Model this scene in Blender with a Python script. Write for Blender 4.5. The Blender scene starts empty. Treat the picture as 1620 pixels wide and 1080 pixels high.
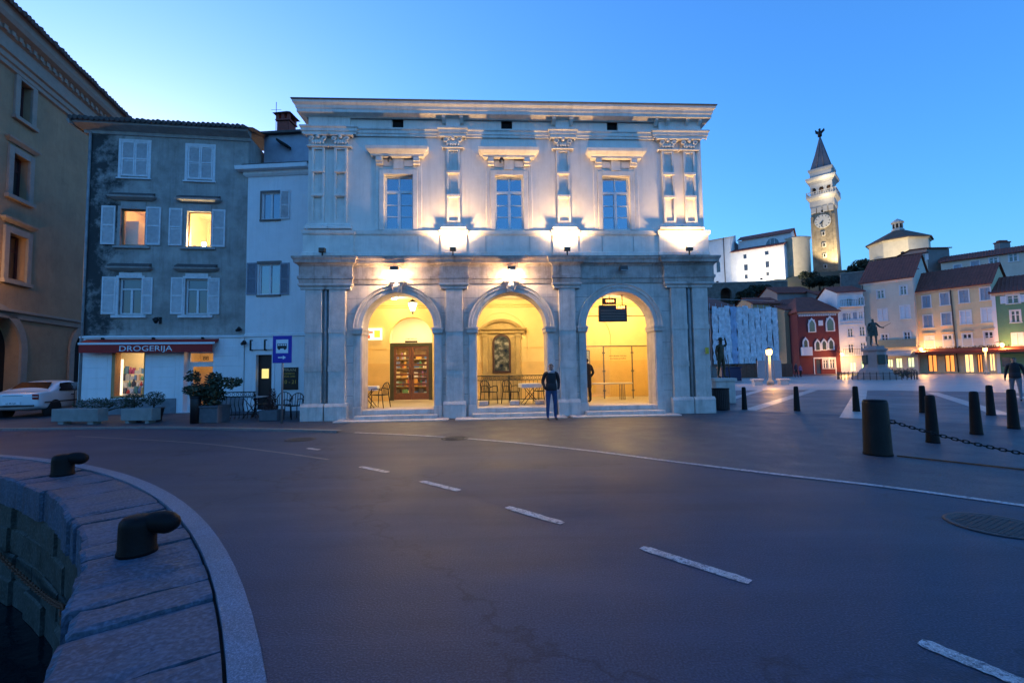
import bpy, math, random
from math import sin, cos, pi, radians, atan2, hypot, sqrt
from mathutils import Matrix, Vector
random.seed(7)
SC = bpy.context.scene
COL = SC.collection
# ------------------------------------------------------------------ camera
FPX, ROLL, PITCH, EYE = 715.0, 0.015, math.atan(43 / 715.0), 1.6
cam = bpy.data.cameras.new('camera'); camo = bpy.data.objects.new('camera', cam); COL.objects.link(camo)
cam.sensor_width = 36.0; cam.lens = FPX / 1620 * 36; cam.clip_start = 0.05; cam.clip_end = 4000
_c, _s, _cp, _sp = cos(ROLL), sin(ROLL), cos(PITCH), sin(PITCH)
camo.matrix_world = Matrix(((_c, _s, 0, 0), (_s * _sp, -_c * _sp, -_cp, 0), (-_s * _cp, _c * _cp, -_sp, EYE), (0, 0, 0, 1)))
SC.camera = camo
# ------------------------------------------------------------------ sky, exposure
SUN_EL, SUN_AZ = radians(2.0), radians(-40)          # azimuth measured from +Y, clockwise
w = bpy.data.worlds.new('World'); SC.world = w; w.use_nodes = True
nt = w.node_tree; bg = nt.nodes['Background']
sky = nt.nodes.new('ShaderNodeTexSky'); sky.sky_type = 'NISHITA'; sky.sun_disc = False
sky.sun_elevation = SUN_EL; sky.sun_rotation = SUN_AZ; sky.altitude = 0
sky.air_density = 1.0; sky.dust_density = 1.5; sky.ozone_density = 4.5
nt.links.new(sky.outputs[0], bg.inputs[0]); bg.inputs[1].default_value = 0.15
vs = SC.view_settings
vs.view_transform = 'Standard'; vs.look = 'None'; vs.gamma = 1.0; vs.use_curve_mapping = False
vs.exposure = 3.35
SC.cycles.max_bounces = 6; SC.cycles.diffuse_bounces = 3; SC.cycles.glossy_bounces = 3
SC.cycles.transmission_bounces = 4; SC.cycles.transparent_max_bounces = 8
SC.cycles.sample_clamp_indirect = 4.0
SC.cycles.use_denoising = True
# ------------------------------------------------------------------ pixel helpers (a pixel gives a direction only)
def ray(x, y):
    a = (x - 810) / FPX; b = -(y - 540) / FPX
    u = a * _c + b * _s; v = -a * _s + b * _c
    return Vector((u, _cp - v * _sp, _sp + v * _cp))
def gp(x, y, z=0.0):
    r = ray(x, y); t = (z - EYE) / r.z
    return (r.x * t, r.y * t)
def at_depth(x, y, Y):
    r = ray(x, y); t = Y / r.y
    return Vector((r.x * t, Y, r.z * t + EYE))
class Frame:
    """vertical facade plane: local x along it, local y into it, local z up"""
    def __init__(s, A, B):
        s.A = Vector(A); d = Vector(B) - s.A; s.L = d.length; s.d = d / s.L; s.n = Vector((-s.d.y, s.d.x))
        s.rot = atan2(s.d.y, s.d.x)
    def px(s, x, y, off=0.0):
        r = ray(x, y); t = (s.n.dot(s.A) + off) / s.n.dot(r.xy)
        p = r * t
        return ((p.xy - s.A).dot(s.d), p.z + EYE)
    def rect(s, x0, y0, x1, y1, off=0.0):
        a = s.px(x0, (y0 + y1) / 2, off)[0]; b = s.px(x1, (y0 + y1) / 2, off)[0]
        return (a, b, s.px((x0 + x1) / 2, y1, off)[1], s.px((x0 + x1) / 2, y0, off)[1])
    def w(s, u, y, z=0):
        p = s.A + s.d * u + s.n * y
        return Vector((p.x, p.y, z))
# ------------------------------------------------------------------ materials
MATS = {}
def mat(name, col, rough=0.8, var=0.12, scale=3.0, bump=0.0, bscale=40.0, metal=0.0, spec=0.4, stain=0.0, col2=None, emit=None, estr=0.0, coat=0.0, streak=0.0, dirt=(0.25, 0.22, 0.18)):
    if name in MATS: return MATS[name]
    m = bpy.data.materials.new(name); m.use_nodes = True; MATS[name] = m
    t = m.node_tree; N = t.nodes; K = t.links
    b = N['Principled BSDF']
    b.inputs['Roughness'].default_value = rough; b.inputs['Metallic'].default_value = metal
    b.inputs['Specular IOR Level'].default_value = spec
    if coat: b.inputs['Coat Weight'].default_value = coat; b.inputs['Coat Roughness'].default_value = 0.08
    c = (*col, 1.0)
    if emit:
        b.inputs['Emission Color'].default_value = (*emit, 1); b.inputs['Emission Strength'].default_value = estr
    if var == 0 and not bump:
        b.inputs['Base Color'].default_value = c; return m
    tc = N.new('ShaderNodeTexCoord')
    n1 = N.new('ShaderNodeTexNoise'); n1.inputs['Scale'].default_value = scale; n1.inputs['Detail'].default_value = 6; n1.inputs['Roughness'].default_value = 0.65
    K.new(tc.outputs['Object'], n1.inputs['Vector'])
    mr = N.new('ShaderNodeMapRange'); mr.inputs[1].default_value = 0.3; mr.inputs[2].default_value = 0.7
    K.new(n1.outputs['Fac'], mr.inputs[0])
    mx = N.new('ShaderNodeMix'); mx.data_type = 'RGBA'
    lo = tuple(max(0, x * (1 - var)) for x in col); hi = tuple(min(1, x * (1 + var * 0.7)) for x in col)
    if col2: lo = col2
    mx.inputs[6].default_value = (*lo, 1); mx.inputs[7].default_value = (*hi, 1)
    K.new(mr.outputs[0], mx.inputs[0])
    out = mx.outputs[2]
    def dirtmix(src, scl, amt, lo_, hi_):
        mp = N.new('ShaderNodeMapping'); mp.inputs['Scale'].default_value = scl
        K.new(tc.outputs['Object'], mp.inputs['Vector'])
        n = N.new('ShaderNodeTexNoise'); n.inputs['Scale'].default_value = 1.0; n.inputs['Detail'].default_value = 8; n.inputs['Roughness'].default_value = 0.7
        K.new(mp.outputs[0], n.inputs['Vector'])
        r = N.new('ShaderNodeMapRange'); r.inputs[1].default_value = lo_; r.inputs[2].default_value = hi_; r.inputs[4].default_value = amt
        K.new(n.outputs['Fac'], r.inputs[0])
        x = N.new('ShaderNodeMix'); x.data_type = 'RGBA'; x.inputs[7].default_value = (*[a * bb for a, bb in zip(col, dirt)], 1)
        K.new(r.outputs[0], x.inputs[0]); K.new(src, x.inputs[6])
        return x.outputs[2]
    if stain: out = dirtmix(out, (0.9, 0.9, 0.7), stain, 0.5, 0.75)
    if streak: out = dirtmix(out, (5, 5, 0.35), streak, 0.5, 0.78)
    K.new(out, b.inputs['Base Color'])
    if bump:
        n2 = N.new('ShaderNodeTexNoise'); n2.inputs['Scale'].default_value = bscale; n2.inputs['Detail'].default_value = 5
        K.new(tc.outputs['Object'], n2.inputs['Vector'])
        bp = N.new('ShaderNodeBump'); bp.inputs['Strength'].default_value = bump; bp.inputs['Distance'].default_value = 0.02
        K.new(n2.outputs['Fac'], bp.inputs['Height']); K.new(bp.outputs[0], b.inputs['Normal'])
        r3 = N.new('ShaderNodeMapRange'); r3.inputs[3].default_value = max(0.02, rough - 0.12); r3.inputs[4].default_value = min(1, rough + 0.12)
        K.new(n1.outputs['Fac'], r3.inputs[0]); K.new(r3.outputs[0], b.inputs['Roughness'])
    return m
def glassmat(name, tint=(0.02, 0.035, 0.06), refl=0.3, rough=0.04):
    if name in MATS: return MATS[name]
    m = bpy.data.materials.new(name); m.use_nodes = True; MATS[name] = m
    t = m.node_tree; N = t.nodes; K = t.links
    b = N['Principled BSDF']; b.inputs['Base Color'].default_value = (*tint, 1); b.inputs['Roughness'].default_value = 0.4
    g = N.new('ShaderNodeBsdfGlossy'); g.inputs['Roughness'].default_value = rough; g.inputs['Color'].default_value = (0.9, 0.95, 1, 1)
    tc = N.new('ShaderNodeTexCoord'); n = N.new('ShaderNodeTexNoise'); n.inputs['Scale'].default_value = 2.2
    bp = N.new('ShaderNodeBump'); bp.inputs['Strength'].default_value = 0.06; bp.inputs['Distance'].default_value = 0.05
    K.new(tc.outputs['Object'], n.inputs['Vector']); K.new(n.outputs['Fac'], bp.inputs['Height']); K.new(bp.outputs[0], g.inputs['Normal'])
    f = N.new('ShaderNodeFresnel'); f.inputs['IOR'].default_value = 1.5
    ad = N.new('ShaderNodeMath'); ad.operation = 'ADD'; ad.inputs[1].default_value = refl; ad.use_clamp = True
    K.new(f.outputs[0], ad.inputs[0])
    x = N.new('ShaderNodeMixShader'); K.new(ad.outputs[0], x.inputs[0]); K.new(b.outputs[0], x.inputs[1]); K.new(g.outputs[0], x.inputs[2])
    K.new(x.outputs[0], N['Material Output'].inputs['Surface'])
    return m
def clearglass(name, refl=0.08, tint=(1, 1, 1)):
    if name in MATS: return MATS[name]
    m = bpy.data.materials.new(name); m.use_nodes = True; MATS[name] = m
    t = m.node_tree; N = t.nodes; K = t.links
    tr = N.new('ShaderNodeBsdfTransparent'); tr.inputs[0].default_value = (*tint, 1)
    g = N.new('ShaderNodeBsdfGlossy'); g.inputs['Roughness'].default_value = 0.03
    x = N.new('ShaderNodeMixShader'); x.inputs[0].default_value = refl
    K.new(tr.outputs[0], x.inputs[1]); K.new(g.outputs[0], x.inputs[2]); K.new(x.outputs[0], N['Material Output'].inputs['Surface'])
    return m
def emat(name, col, s):
    if name in MATS: return MATS[name]
    m = bpy.data.materials.new(name); m.use_nodes = True; MATS[name] = m
    b = m.node_tree.nodes['Principled BSDF']; b.inputs['Base Color'].default_value = (*col, 1)
    b.inputs['Emission Color'].default_value = (*col, 1); b.inputs['Emission Strength'].default_value = s
    return m
# ------------------------------------------------------------------ mesh builder
class MB:
    def __init__(s): s.v = []; s.f = []; s.sm = []
    def add(s, vs_, fs, smooth=False):
        o = len(s.v); s.v += [tuple(p) for p in vs_]
        for f in fs: s.f.append(tuple(o + i for i in f)); s.sm.append(smooth)
        return s
    def box(s, x0, x1, y0, y1, z0, z1, M=None):
        v = [(x0, y0, z0), (x1, y0, z0), (x1, y1, z0), (x0, y1, z0), (x0, y0, z1), (x1, y0, z1), (x1, y1, z1), (x0, y1, z1)]
        if M: v = [M @ Vector(p) for p in v]
        return s.add(v, [(0, 3, 2, 1), (4, 5, 6, 7), (0, 1, 5, 4), (1, 2, 6, 5), (2, 3, 7, 6), (3, 0, 4, 7)])
    def bbox(s, x0, x1, y0, y1, z0, z1, c=0.01, M=None):
        """box with chamfered front (y0) edges and top"""
        def ring(y, k): return [(x0 + k, y, z0 + k), (x1 - k, y, z0 + k), (x1 - k, y, z1 - k), (x0 + k, y, z1 - k)]
        v = ring(y0, c) + ring(y0 + c, 0) + ring(y1, 0)
        if M: v = [M @ Vector(p) for p in v]
        f = [(0, 1, 2, 3)]
        for r in (0, 4):
            for i in range(4):
                j = (i + 1) % 4; f.append((r + i, r + 4 + i, r + 4 + j, r + j))
        f.append((11, 10, 9, 8))
        return s.add(v, f)
    def quad(s, a, b, c, d): return s.add([a, b, c, d], [(0, 1, 2, 3)])
    def poly(s, pts): return s.add(pts, [tuple(range(len(pts)))])
    def prism(s, pts, axis, a, b, smooth=False):
        """polygon pts (2d) extruded along axis from a to b. axis 'x': pts=(y,z); 'y': (x,z); 'z': (x,y)"""
        def P(p, t): return {'x': (t, p[0], p[1]), 'y': (p[0], t, p[1]), 'z': (p[0], p[1], t)}[axis]
        n = len(pts); v = [P(p, a) for p in pts] + [P(p, b) for p in pts]
        o = len(s.v); s.v += v
        s.f.append(tuple(o + i for i in range(n))); s.sm.append(False)
        s.f.append(tuple(o + n + i for i in reversed(range(n)))); s.sm.append(False)
        for i in range(n):
            j = (i + 1) % n; s.f.append((o + i, o + n + i, o + n + j, o + j)); s.sm.append(smooth)
        return s
    def lathe(s, prof, cx=0, cy=0, n=16, smooth=True, M=None, sx=1, sy=1, a0=0.0):
        v = []
        for (r, z) in prof:
            for k in range(n):
                a = 2 * pi * k / n + a0; v.append((cx + r * cos(a) * sx, cy + r * sin(a) * sy, z))
        if M: v = [M @ Vector(p) for p in v]
        f = []
        for i in range(len(prof) - 1):
            for k in range(n):
                l = (k + 1) % n; f.append((i * n + k, i * n + l, (i + 1) * n + l, (i + 1) * n + k))
        s.add(v, f, smooth)
        m = len(prof) - 1; o = len(s.v) - len(v)
        if prof[0][0] > 1e-4: s.f.append(tuple(o + k for k in reversed(range(n)))); s.sm.append(False)
        if prof[-1][0] > 1e-4: s.f.append(tuple(o + m * n + k for k in range(n))); s.sm.append(False)
        return s
    def tube(s, pts, r, n=8, closed=False, smooth=True, bino=None):
        pts = [Vector(p) for p in pts]; m = len(pts); v = []; up = Vector((0, 0, 1))
        rr = r if isinstance(r, (list, tuple)) else [r] * m
        for i, p in enumerate(pts):
            a = pts[(i - 1) % m] if (i or closed) else p; b = pts[(i + 1) % m] if (i < m - 1 or closed) else p
            t = (b - a).normalized()
            x = t.cross(up)
            if x.length < 0.05: x = t.cross(Vector((1, 0, 0)))
            if bino: x = Vector(bino)
            x.normalize(); y = x.cross(t)
            for k in range(n):
                an = 2 * pi * k / n; v.append(p + (x * cos(an) + y * sin(an)) * rr[i])
        f = []
        for i in range(m if closed else m - 1):
            j = (i + 1) % m
            for k in range(n):
                l = (k + 1) % n; f.append((i * n + k, i * n + l, j * n + l, j * n + k))
        s.add(v, f, smooth)
        if not closed:
            o = len(s.v) - len(v)
            s.f.append(tuple(o + k for k in reversed(range(n)))); s.sm.append(False)
            s.f.append(tuple(o + (m - 1) * n + k for k in range(n))); s.sm.append(False)
        return s
    def ball(s, c, r, n=12, m=8, sx=1, sy=1, sz=1, M=None):
        pr = [(r * sin(pi * i / m), -r * cos(pi * i / m)) for i in range(m + 1)]
        v0 = len(s.v); s.lathe([(max(a, 1e-5), b) for a, b in pr], n=n)
        for i in range(v0, len(s.v)):
            p = Vector((s.v[i][0] * sx, s.v[i][1] * sy, s.v[i][2] * sz))
            if M: p = M @ p
            s.v[i] = tuple(p + Vector(c))
        return s
    def profile(s, prof, x0, x1, ret0=False, ret1=False, depth=0.0):
        """moulding: prof = list of (out,z) with out = distance in front of y=0; runs x0..x1; mitred returns along +y"""
        n = len(prof)
        rows = []
        if ret0: rows.append([(x0 - o, depth, z) for o, z in prof])
        rows.append([(x0 - (o if ret0 else 0), -o, z) for o, z in prof])
        rows.append([(x1 + (o if ret1 else 0), -o, z) for o, z in prof])
        if ret1: rows.append([(x1 + o, depth, z) for o, z in prof])
        v = [p for r in rows for p in r]; f = []
        for i in range(len(rows) - 1):
            for k in range(n - 1):
                f.append((i * n + k, (i + 1) * n + k, (i + 1) * n + k + 1, i * n + k + 1))
        s.add(v, f)
        if not ret0: s.add([(x0, -o, z) for o, z in prof] + [(x0, 0, prof[-1][1]), (x0, 0, prof[0][1])], [tuple(range(n + 2))])
        if not ret1: s.add([(x1, -o, z) for o, z in prof] + [(x1, 0, prof[-1][1]), (x1, 0, prof[0][1])], [tuple(reversed(range(n + 2)))])
        return s
    def wall(s, u0, u1, z0, z1, holes=(), y=0.0, rev=0.25, n=24):
        """front sheet at y with openings (a,b,c,d[,'arch']) and their reveals"""
        us = sorted({u0, u1, *[h[0] for h in holes], *[h[1] for h in holes]})
        zs = sorted({z0, z1, *[h[2] for h in holes], *[h[3] for h in holes]})
        us = [u for u in us if u0 - 1e-6 <= u <= u1 + 1e-6]; zs = [z for z in zs if z0 - 1e-6 <= z <= z1 + 1e-6]
        for i in range(len(us) - 1):
            for k in range(len(zs) - 1):
                cu = (us[i] + us[i + 1]) / 2; cz = (zs[k] + zs[k + 1]) / 2
                if any(h[0] < cu < h[1] and h[2] < cz < h[3] for h in holes): continue
                s.quad((us[i], y, zs[k]), (us[i + 1], y, zs[k]), (us[i + 1], y, zs[k + 1]), (us[i], y, zs[k + 1]))
        for h in holes:
            a, b, c, d = h[:4]; y2 = y + rev
            if len(h) > 4:
                r = (b - a) / 2; sp = d - r; m = (a + b) / 2
                A = [(m - r * cos(pi * k / n), sp + r * sin(pi * k / n)) for k in range(n + 1)]
                for k in range(n):
                    (p, q), (p2, q2) = A[k], A[k + 1]
                    s.quad((p, y, q), (p2, y, q2), (p2, y, d), (p, y, d))
                    s.add([(p, y, q), (p, y2, q), (p2, y2, q2), (p2, y, q2)], [(0, 1, 2, 3)], True)
                top = sp
            else:
                top = d; s.quad((a, y, d), (a, y2, d), (b, y2, d), (b, y, d))
            s.quad((a, y, c), (a, y2, c), (a, y2, top), (a, y, top))
            s.quad((b, y, c), (b, y, top), (b, y2, top), (b, y2, c))
            if c > z0 + 1e-4: s.quad((a, y, c), (b, y, c), (b, y2, c), (a, y2, c))
        return s
    def shell(s, u0, u1, y0, y1, z0, z1, front=False, top=True):
        """building body without its front"""
        s.quad((u0, y1, z0), (u0, y0, z0), (u0, y0, z1), (u0, y1, z1)); s.quad((u1, y0, z0), (u1, y1, z0), (u1, y1, z1), (u1, y0, z1))
        s.quad((u1, y1, z0), (u0, y1, z0), (u0, y1, z1), (u1, y1, z1))
        if top: s.quad((u0, y0, z1), (u1, y0, z1), (u1, y1, z1), (u0, y1, z1))
        if front: s.quad((u0, y0, z0), (u1, y0, z0), (u1, y0, z1), (u0, y0, z1))
        return s
    def build(s, name, m=None, parent=None, smooth=None):
        me = bpy.data.meshes.new(name); me.from_pydata(s.v, [], s.f)
        me.polygons.foreach_set('use_smooth', s.sm if smooth is None else [smooth] * len(s.f))
        me.update()
        o = bpy.data.objects.new(name, me); COL.objects.link(o)
        if m: me.materials.append(m)
        if parent: o.parent = parent
        return o
def T(name, label, cat, loc=(0, 0, 0), rot=0.0, group=None):
    o = bpy.data.objects.new(name, None); COL.objects.link(o)
    o.location = loc; o.rotation_euler = (0, 0, rot); o['label'] = label; o['category'] = cat
    if group: o['group'] = group
    o.empty_display_size = 0.2
    return o
def tag(o, label, cat, group=None):
    o['label'] = label; o['category'] = cat
    if group: o['group'] = group
    return o
def struct(o): o['kind'] = 'structure'; return o
def stuff(o): o['kind'] = 'stuff'; return o
def copy_tree(o, parent=None):
    c = o.copy(); COL.objects.link(c); c.parent = parent
    for ch in list(o.children): copy_tree(ch, c)
    return c
def lamp(name, kind, loc, power, col, parent=None, size=0.05, target=None, cone=None, blend=0.4):
    l = bpy.data.lights.new(name, kind); l.energy = power; l.color = col
    if kind in ('POINT', 'SPOT'): l.shadow_soft_size = size
    if kind == 'AREA': l.size = size
    if cone: l.spot_size = cone; l.spot_blend = blend
    o = bpy.data.objects.new(name, l); COL.objects.link(o); o.location = loc
    if target is not None: o.rotation_euler = (Vector(target) - Vector(loc)).to_track_quat('-Z', 'Y').to_euler()
    if parent: o.parent = parent
    return o
def label_text(body, name, size, m, parent, loc, rot=(pi / 2, 0, 0), align='CENTER', ext=0.004, sx=1.0):
    """letters as a thin mesh"""
    cu = bpy.data.curves.new(name, 'FONT'); cu.body = body; cu.size = size; cu.extrude = ext; cu.align_x = align; cu.align_y = 'CENTER'; cu.resolution_u = 3
    o = bpy.data.objects.new(name, cu); COL.objects.link(o)
    bpy.context.view_layer.update()
    me = bpy.data.meshes.new_from_object(o); bpy.data.objects.remove(o); bpy.data.curves.remove(cu)
    q = bpy.data.objects.new(name, me); COL.objects.link(q); me.materials.clear(); me.materials.append(m)
    q.location = loc; q.rotation_euler = rot; q.scale = (sx, 1, 1)
    if parent: q.parent = parent
    return q
WARM = (1.0, 0.66, 0.30); WARM2 = (1.0, 0.74, 0.42); SODIUM = (1.0, 0.50, 0.14)
# ================================================================== setting: road, quay, pavement, square, water
def ground_mat(name, col, var=0.25, fine=220.0, patch=0.6, rough=0.75, bump=0.35, spec=0.3, cracks=0.0, col2=None, chips=None, tracks=False):
    m = bpy.data.materials.new(name); m.use_nodes = True; MATS[name] = m
    t = m.node_tree; N = t.nodes; K = t.links; b = N['Principled BSDF']
    tc = N.new('ShaderNodeTexCoord')
    def noise(sc, det=5, ro=0.6):
        n = N.new('ShaderNodeTexNoise'); n.inputs['Scale'].default_value = sc; n.inputs['Detail'].default_value = det; n.inputs['Roughness'].default_value = ro
        K.new(tc.outputs['Object'], n.inputs['Vector']); return n
    def mix(f, a, c):
        x = N.new('ShaderNodeMix'); x.data_type = 'RGBA'
        K.new(f, x.inputs[0])
        for i, q in ((6, a), (7, c)):
            if isinstance(q, tuple): x.inputs[i].default_value = (*q, 1)
            else: K.new(q, x.inputs[i])
        return x.outputs[2]
    def mr(src, a, c, d=0.0, e=1.0):
        r = N.new('ShaderNodeMapRange'); r.inputs[1].default_value = a; r.inputs[2].default_value = c; r.inputs[3].default_value = d; r.inputs[4].default_value = e
        K.new(src, r.inputs[0]); return r.outputs[0]
    big = noise(patch, 6, 0.6); mid = noise(6.0, 4, 0.6); fin = noise(fine, 2, 0.5)
    lo = col2 or tuple(c * (1 - var) for c in col); hi = tuple(c * (1 + var) for c in col)
    c1 = mix(mr(big.outputs['Fac'], 0.32, 0.68), lo, hi)
    c2 = mix(mr(mid.outputs['Fac'], 0.35, 0.75, 0, 0.45), c1, tuple(c * 0.72 for c in col))
    c3 = mix(mr(fin.outputs['Fac'], 0.5, 0.68, 0, 0.55), c2, tuple(min(1, c * 2.1) for c in col))
    c3 = mix(mr(fin.outputs['Fac'], 0.48, 0.32, 0, 0.55), c3, tuple(c * 0.45 for c in col))
    h = fin.outputs['Fac']
    if cracks:
        vo = N.new('ShaderNodeTexVoronoi'); vo.feature = 'DISTANCE_TO_EDGE'; vo.inputs['Scale'].default_value = cracks
        nd = noise(2.5, 3); ad = N.new('ShaderNodeMixRGB') if False else N.new('ShaderNodeVectorMath'); ad.operation = 'ADD'
        K.new(tc.outputs['Object'], ad.inputs[0]); K.new(nd.outputs['Color'], ad.inputs[1]); K.new(ad.outputs[0], vo.inputs['Vector'])
        c3 = mix(mr(vo.outputs['Distance'], 0.012, 0.0, 0, 0.6), c3, tuple(c * 0.4 for c in col))
    if chips:
        nc = noise(22, 7, 0.75); c3 = mix(mr(nc.outputs['Fac'], 0.52, 0.60, 0, 0.92), c3, chips)
    if tracks:   # oil and polish along the driving lines: long stretched patches round the curve
        mp = N.new('ShaderNodeMapping'); mp.inputs['Rotation'].default_value = (0, 0, 0.75); mp.inputs['Scale'].default_value = (0.22, 1.6, 1); K.new(tc.outputs['Object'], mp.inputs['Vector'])
        nk = noise(1.0, 5, 0.6); K.new(mp.outputs[0], nk.inputs['Vector'])
        c3 = mix(mr(nk.outputs['Fac'], 0.50, 0.66, 0, 0.5), c3, tuple(c * 0.5 for c in col))
        c3 = mix(mr(nk.outputs['Fac'], 0.46, 0.34, 0, 0.35), c3, tuple(c * 1.7 for c in col))
    K.new(c3, b.inputs['Base Color'])
    K.new(mr(big.outputs['Fac'], 0.3, 0.7, rough - 0.14, rough + 0.1), b.inputs['Roughness'])
    b.inputs['Specular IOR Level'].default_value = spec
    bp = N.new('ShaderNodeBump'); bp.inputs['Strength'].default_value = bump; bp.inputs['Distance'].default_value = 0.006
    K.new(h, bp.inputs['Height']); K.new(bp.outputs[0], b.inputs['Normal'])
    return m
ASPH = ground_mat('asphalt', (0.031, 0.045, 0.074), var=0.38, fine=75, patch=0.28, rough=0.66, spec=0.3, bump=0.7, cracks=0.22, tracks=True)
PAVE = ground_mat('worn_paving', (0.056, 0.056, 0.068), var=0.4, fine=60, patch=1.6, rough=0.6, cracks=1.5, bump=0.5)
PLAZA = ground_mat('square_paving', (0.058, 0.058, 0.072), fine=70, patch=0.5, rough=0.5)
MARBLE = ground_mat('pale_paving', (0.30, 0.28, 0.26), var=0.12, fine=40, patch=0.7, rough=0.42, bump=0.15, spec=0.5)
PAINT = ground_mat('road_paint', (0.40, 0.40, 0.40), var=0.3, fine=120, patch=5.0, rough=0.6, col2=(0.2, 0.2, 0.205), chips=(0.06, 0.065, 0.08))
COPING = ground_mat('coping_stone', (0.058, 0.075, 0.108), var=0.4, fine=32, patch=2.2, rough=0.62, bump=0.8, cracks=1.1)
QSTRIP = ground_mat('quay_edge_strip', (0.135, 0.16, 0.205), var=0.2, fine=120, patch=2.0, rough=0.7)
QWALL = ground_mat('quay_wall_stone', (0.05, 0.05, 0.044), var=0.45, fine=25, patch=3.0, rough=0.7, bump=1.0, col2=(0.012, 0.016, 0.010))
C0 = Vector((-15.5, -6.9)); RE, RS0, RS1 = 16.05, 16.82, 17.0
def pol(r, deg, z=0.0):
    a = radians(deg); return (C0.x + r * cos(a), C0.y + r * sin(a), z)
def ring_mesh(mb, r0, r1, z, n=180, a0=0, a1=360):
    for k in range(n):
        p = a0 + (a1 - a0) * k / n; q = a0 + (a1 - a0) * (k + 1) / n
        mb.quad(pol(r0, p, z), pol(r1, p, z), pol(r1, q, z), pol(r0, q, z))
mb = MB()
for a, b in zip((RS1, 19, 24, 34, 60, 140, 400, 1600), (19, 24, 34, 60, 140, 400, 1600, 5000)): ring_mesh(mb, a, b, 0.0)
road = struct(mb.build('road', ASPH))
# pale stone strip between quay and road
mb = MB(); ring_mesh(mb, RS0 + 0.01, RS1, 0.012, 240); ring_mesh(mb, RS1 - 0.001, RS1 + 0.004, 0.0, 240)
for k in range(240):
    p = 360 * k / 240; q = 360 * (k + 1) / 240
    mb.quad(pol(RS1, p, 0.012), pol(RS1, p, -0.05), pol(RS1, q, -0.05), pol(RS1, q, 0.012)); mb.quad(pol(RS0 + .01, p, 0.012), pol(RS0 + .01, q, 0.012), pol(RS0 + .01, q, -0.06), pol(RS0 + .01, p, -0.06))
struct(mb.build('quay_edge_line', QSTRIP))
# quay: coping slabs and wall stones one by one where they show
quay = T('quay_wall', 'curved stone quay wall with worn coping slabs above dark harbour water', 'quay wall', (C0.x, C0.y, 0))
rnd = random.Random(3)
mb = MB()
for k in range(240):       # backing behind the stones and the rest of the ring
    p = 360 * k / 240; q = 360 * (k + 1) / 240
    hid = 12 <= p <= 86
    r = RE + (0.12 if hid else 0.0)
    P = lambda R, d, z: (R * cos(radians(d)), R * sin(radians(d)), z)
    mb.quad(P(r, p, -3.2), P(r, q, -3.2), P(r, q, -0.02 if not hid else -0.05), P(r, p, -0.02 if not hid else -0.05))
    zt = -0.02 if not hid else -0.05
    mb.quad(P(r, p, zt), P(r, q, zt), P(RS1 + 0.6, q, zt), P(RS1 + 0.6, p, zt))
mb.build('wall_core', mat('quay_joint', (0.02, 0.02, 0.018), 0.95, 0.3, 8, 0.5), quay)
def curved_block(r0, r1, a0, a1, z0, z1, j=0.01, tilt=0.0, n=3, ch=0.02):
    mb = MB(); v = []
    for i in range(n + 1):
        a = radians(a0 + (a1 - a0) * i / n); c, s_ = cos(a), sin(a)
        e = ch * 0.7 if 0 < i < n else 0
        for r, z in ((r0 + ch, z1), (r0, z1 - ch), (r0, z0), (r1, z0), (r1, z1)):
            zz = z + (tilt * (i / n - 0.5) if z > z0 else 0)
            v.append((r * c, r * s_, zz))
    f = []
    for i in range(n):
        for k in range(5):
            l = (k + 1) % 5; f.append((i * 5 + k, i * 5 + l, (i + 1) * 5 + l, (i + 1) * 5 + k))
    f.append((0, 1, 2, 3, 4)); f.append(tuple(n * 5 + k for k in (4, 3, 2, 1, 0)))
    return mb.add(v, f)
def coping_block(r0, r1, a0, a1, z0, z1, tilt):
    """worn slab: uneven top, rounded and chipped edges"""
    NA, NR = 7, 6; mb = MB(); v = []; R = rnd
    jit = [[R.uniform(-.003, .003) for _ in range(NR + 1)] for _ in range(NA + 1)]
    for i in range(NA + 1):
        for k in range(NR + 1):
            fa = i / NA; fr = k / NR
            e = min(fa, 1 - fa) * NA; er = fr * NR
            drop = (.006 + R.uniform(0, .012) * (R.random() < .4) if e == 0 else 0) + (.018 + R.uniform(0, .03) * (R.random() < .5) if er == 0 else 0)
            da = (R.uniform(-.035, .035) if e == 0 else 0)
            a = radians(a0 + (a1 - a0) * fa + da); r = r0 + (r1 - r0) * ((0, .05, .2, .4, .6, .8, 1)[k]) + (R.uniform(-.012, .012) if er == 0 else 0)
            v.append((r * cos(a), r * sin(a), z1 + tilt * (fa - .5) + jit[i][k] - drop))
    n = (NR + 1); f = [(i * n + k, i * n + k + 1, (i + 1) * n + k + 1, (i + 1) * n + k) for i in range(NA) for k in range(NR)]
    mb.add(v, f, False)
    rim = [i * n for i in range(NA + 1)] + [NA * n + k for k in range(1, NR + 1)] + [i * n + NR for i in range(NA - 1, -1, -1)] + [k for k in range(NR - 1, 0, -1)]
    top = [v[q] for q in rim]; bot = [(x, y, z0) for x, y, z in top]; m = len(top)
    mb.add(top + bot, [(q, m + q, m + (q + 1) % m, (q + 1) % m) for q in range(m)])
    return mb
a = 12.0
while a < 86:
    wdeg = rnd.choice((1.3, 1.7, 2.1, 2.6, 3.0, 1.5)); b = min(a + wdeg, 86); g = rnd.uniform(.02, .05)
    coping_block(RE - 0.03 + rnd.uniform(-0.03, 0.03), RS0 - 0.012, a + g, b - g, -0.42, rnd.uniform(-0.014, 0.008), rnd.uniform(-0.016, 0.016)).build('coping_slab', COPING, quay)
    a = b
zc = -0.44
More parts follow.
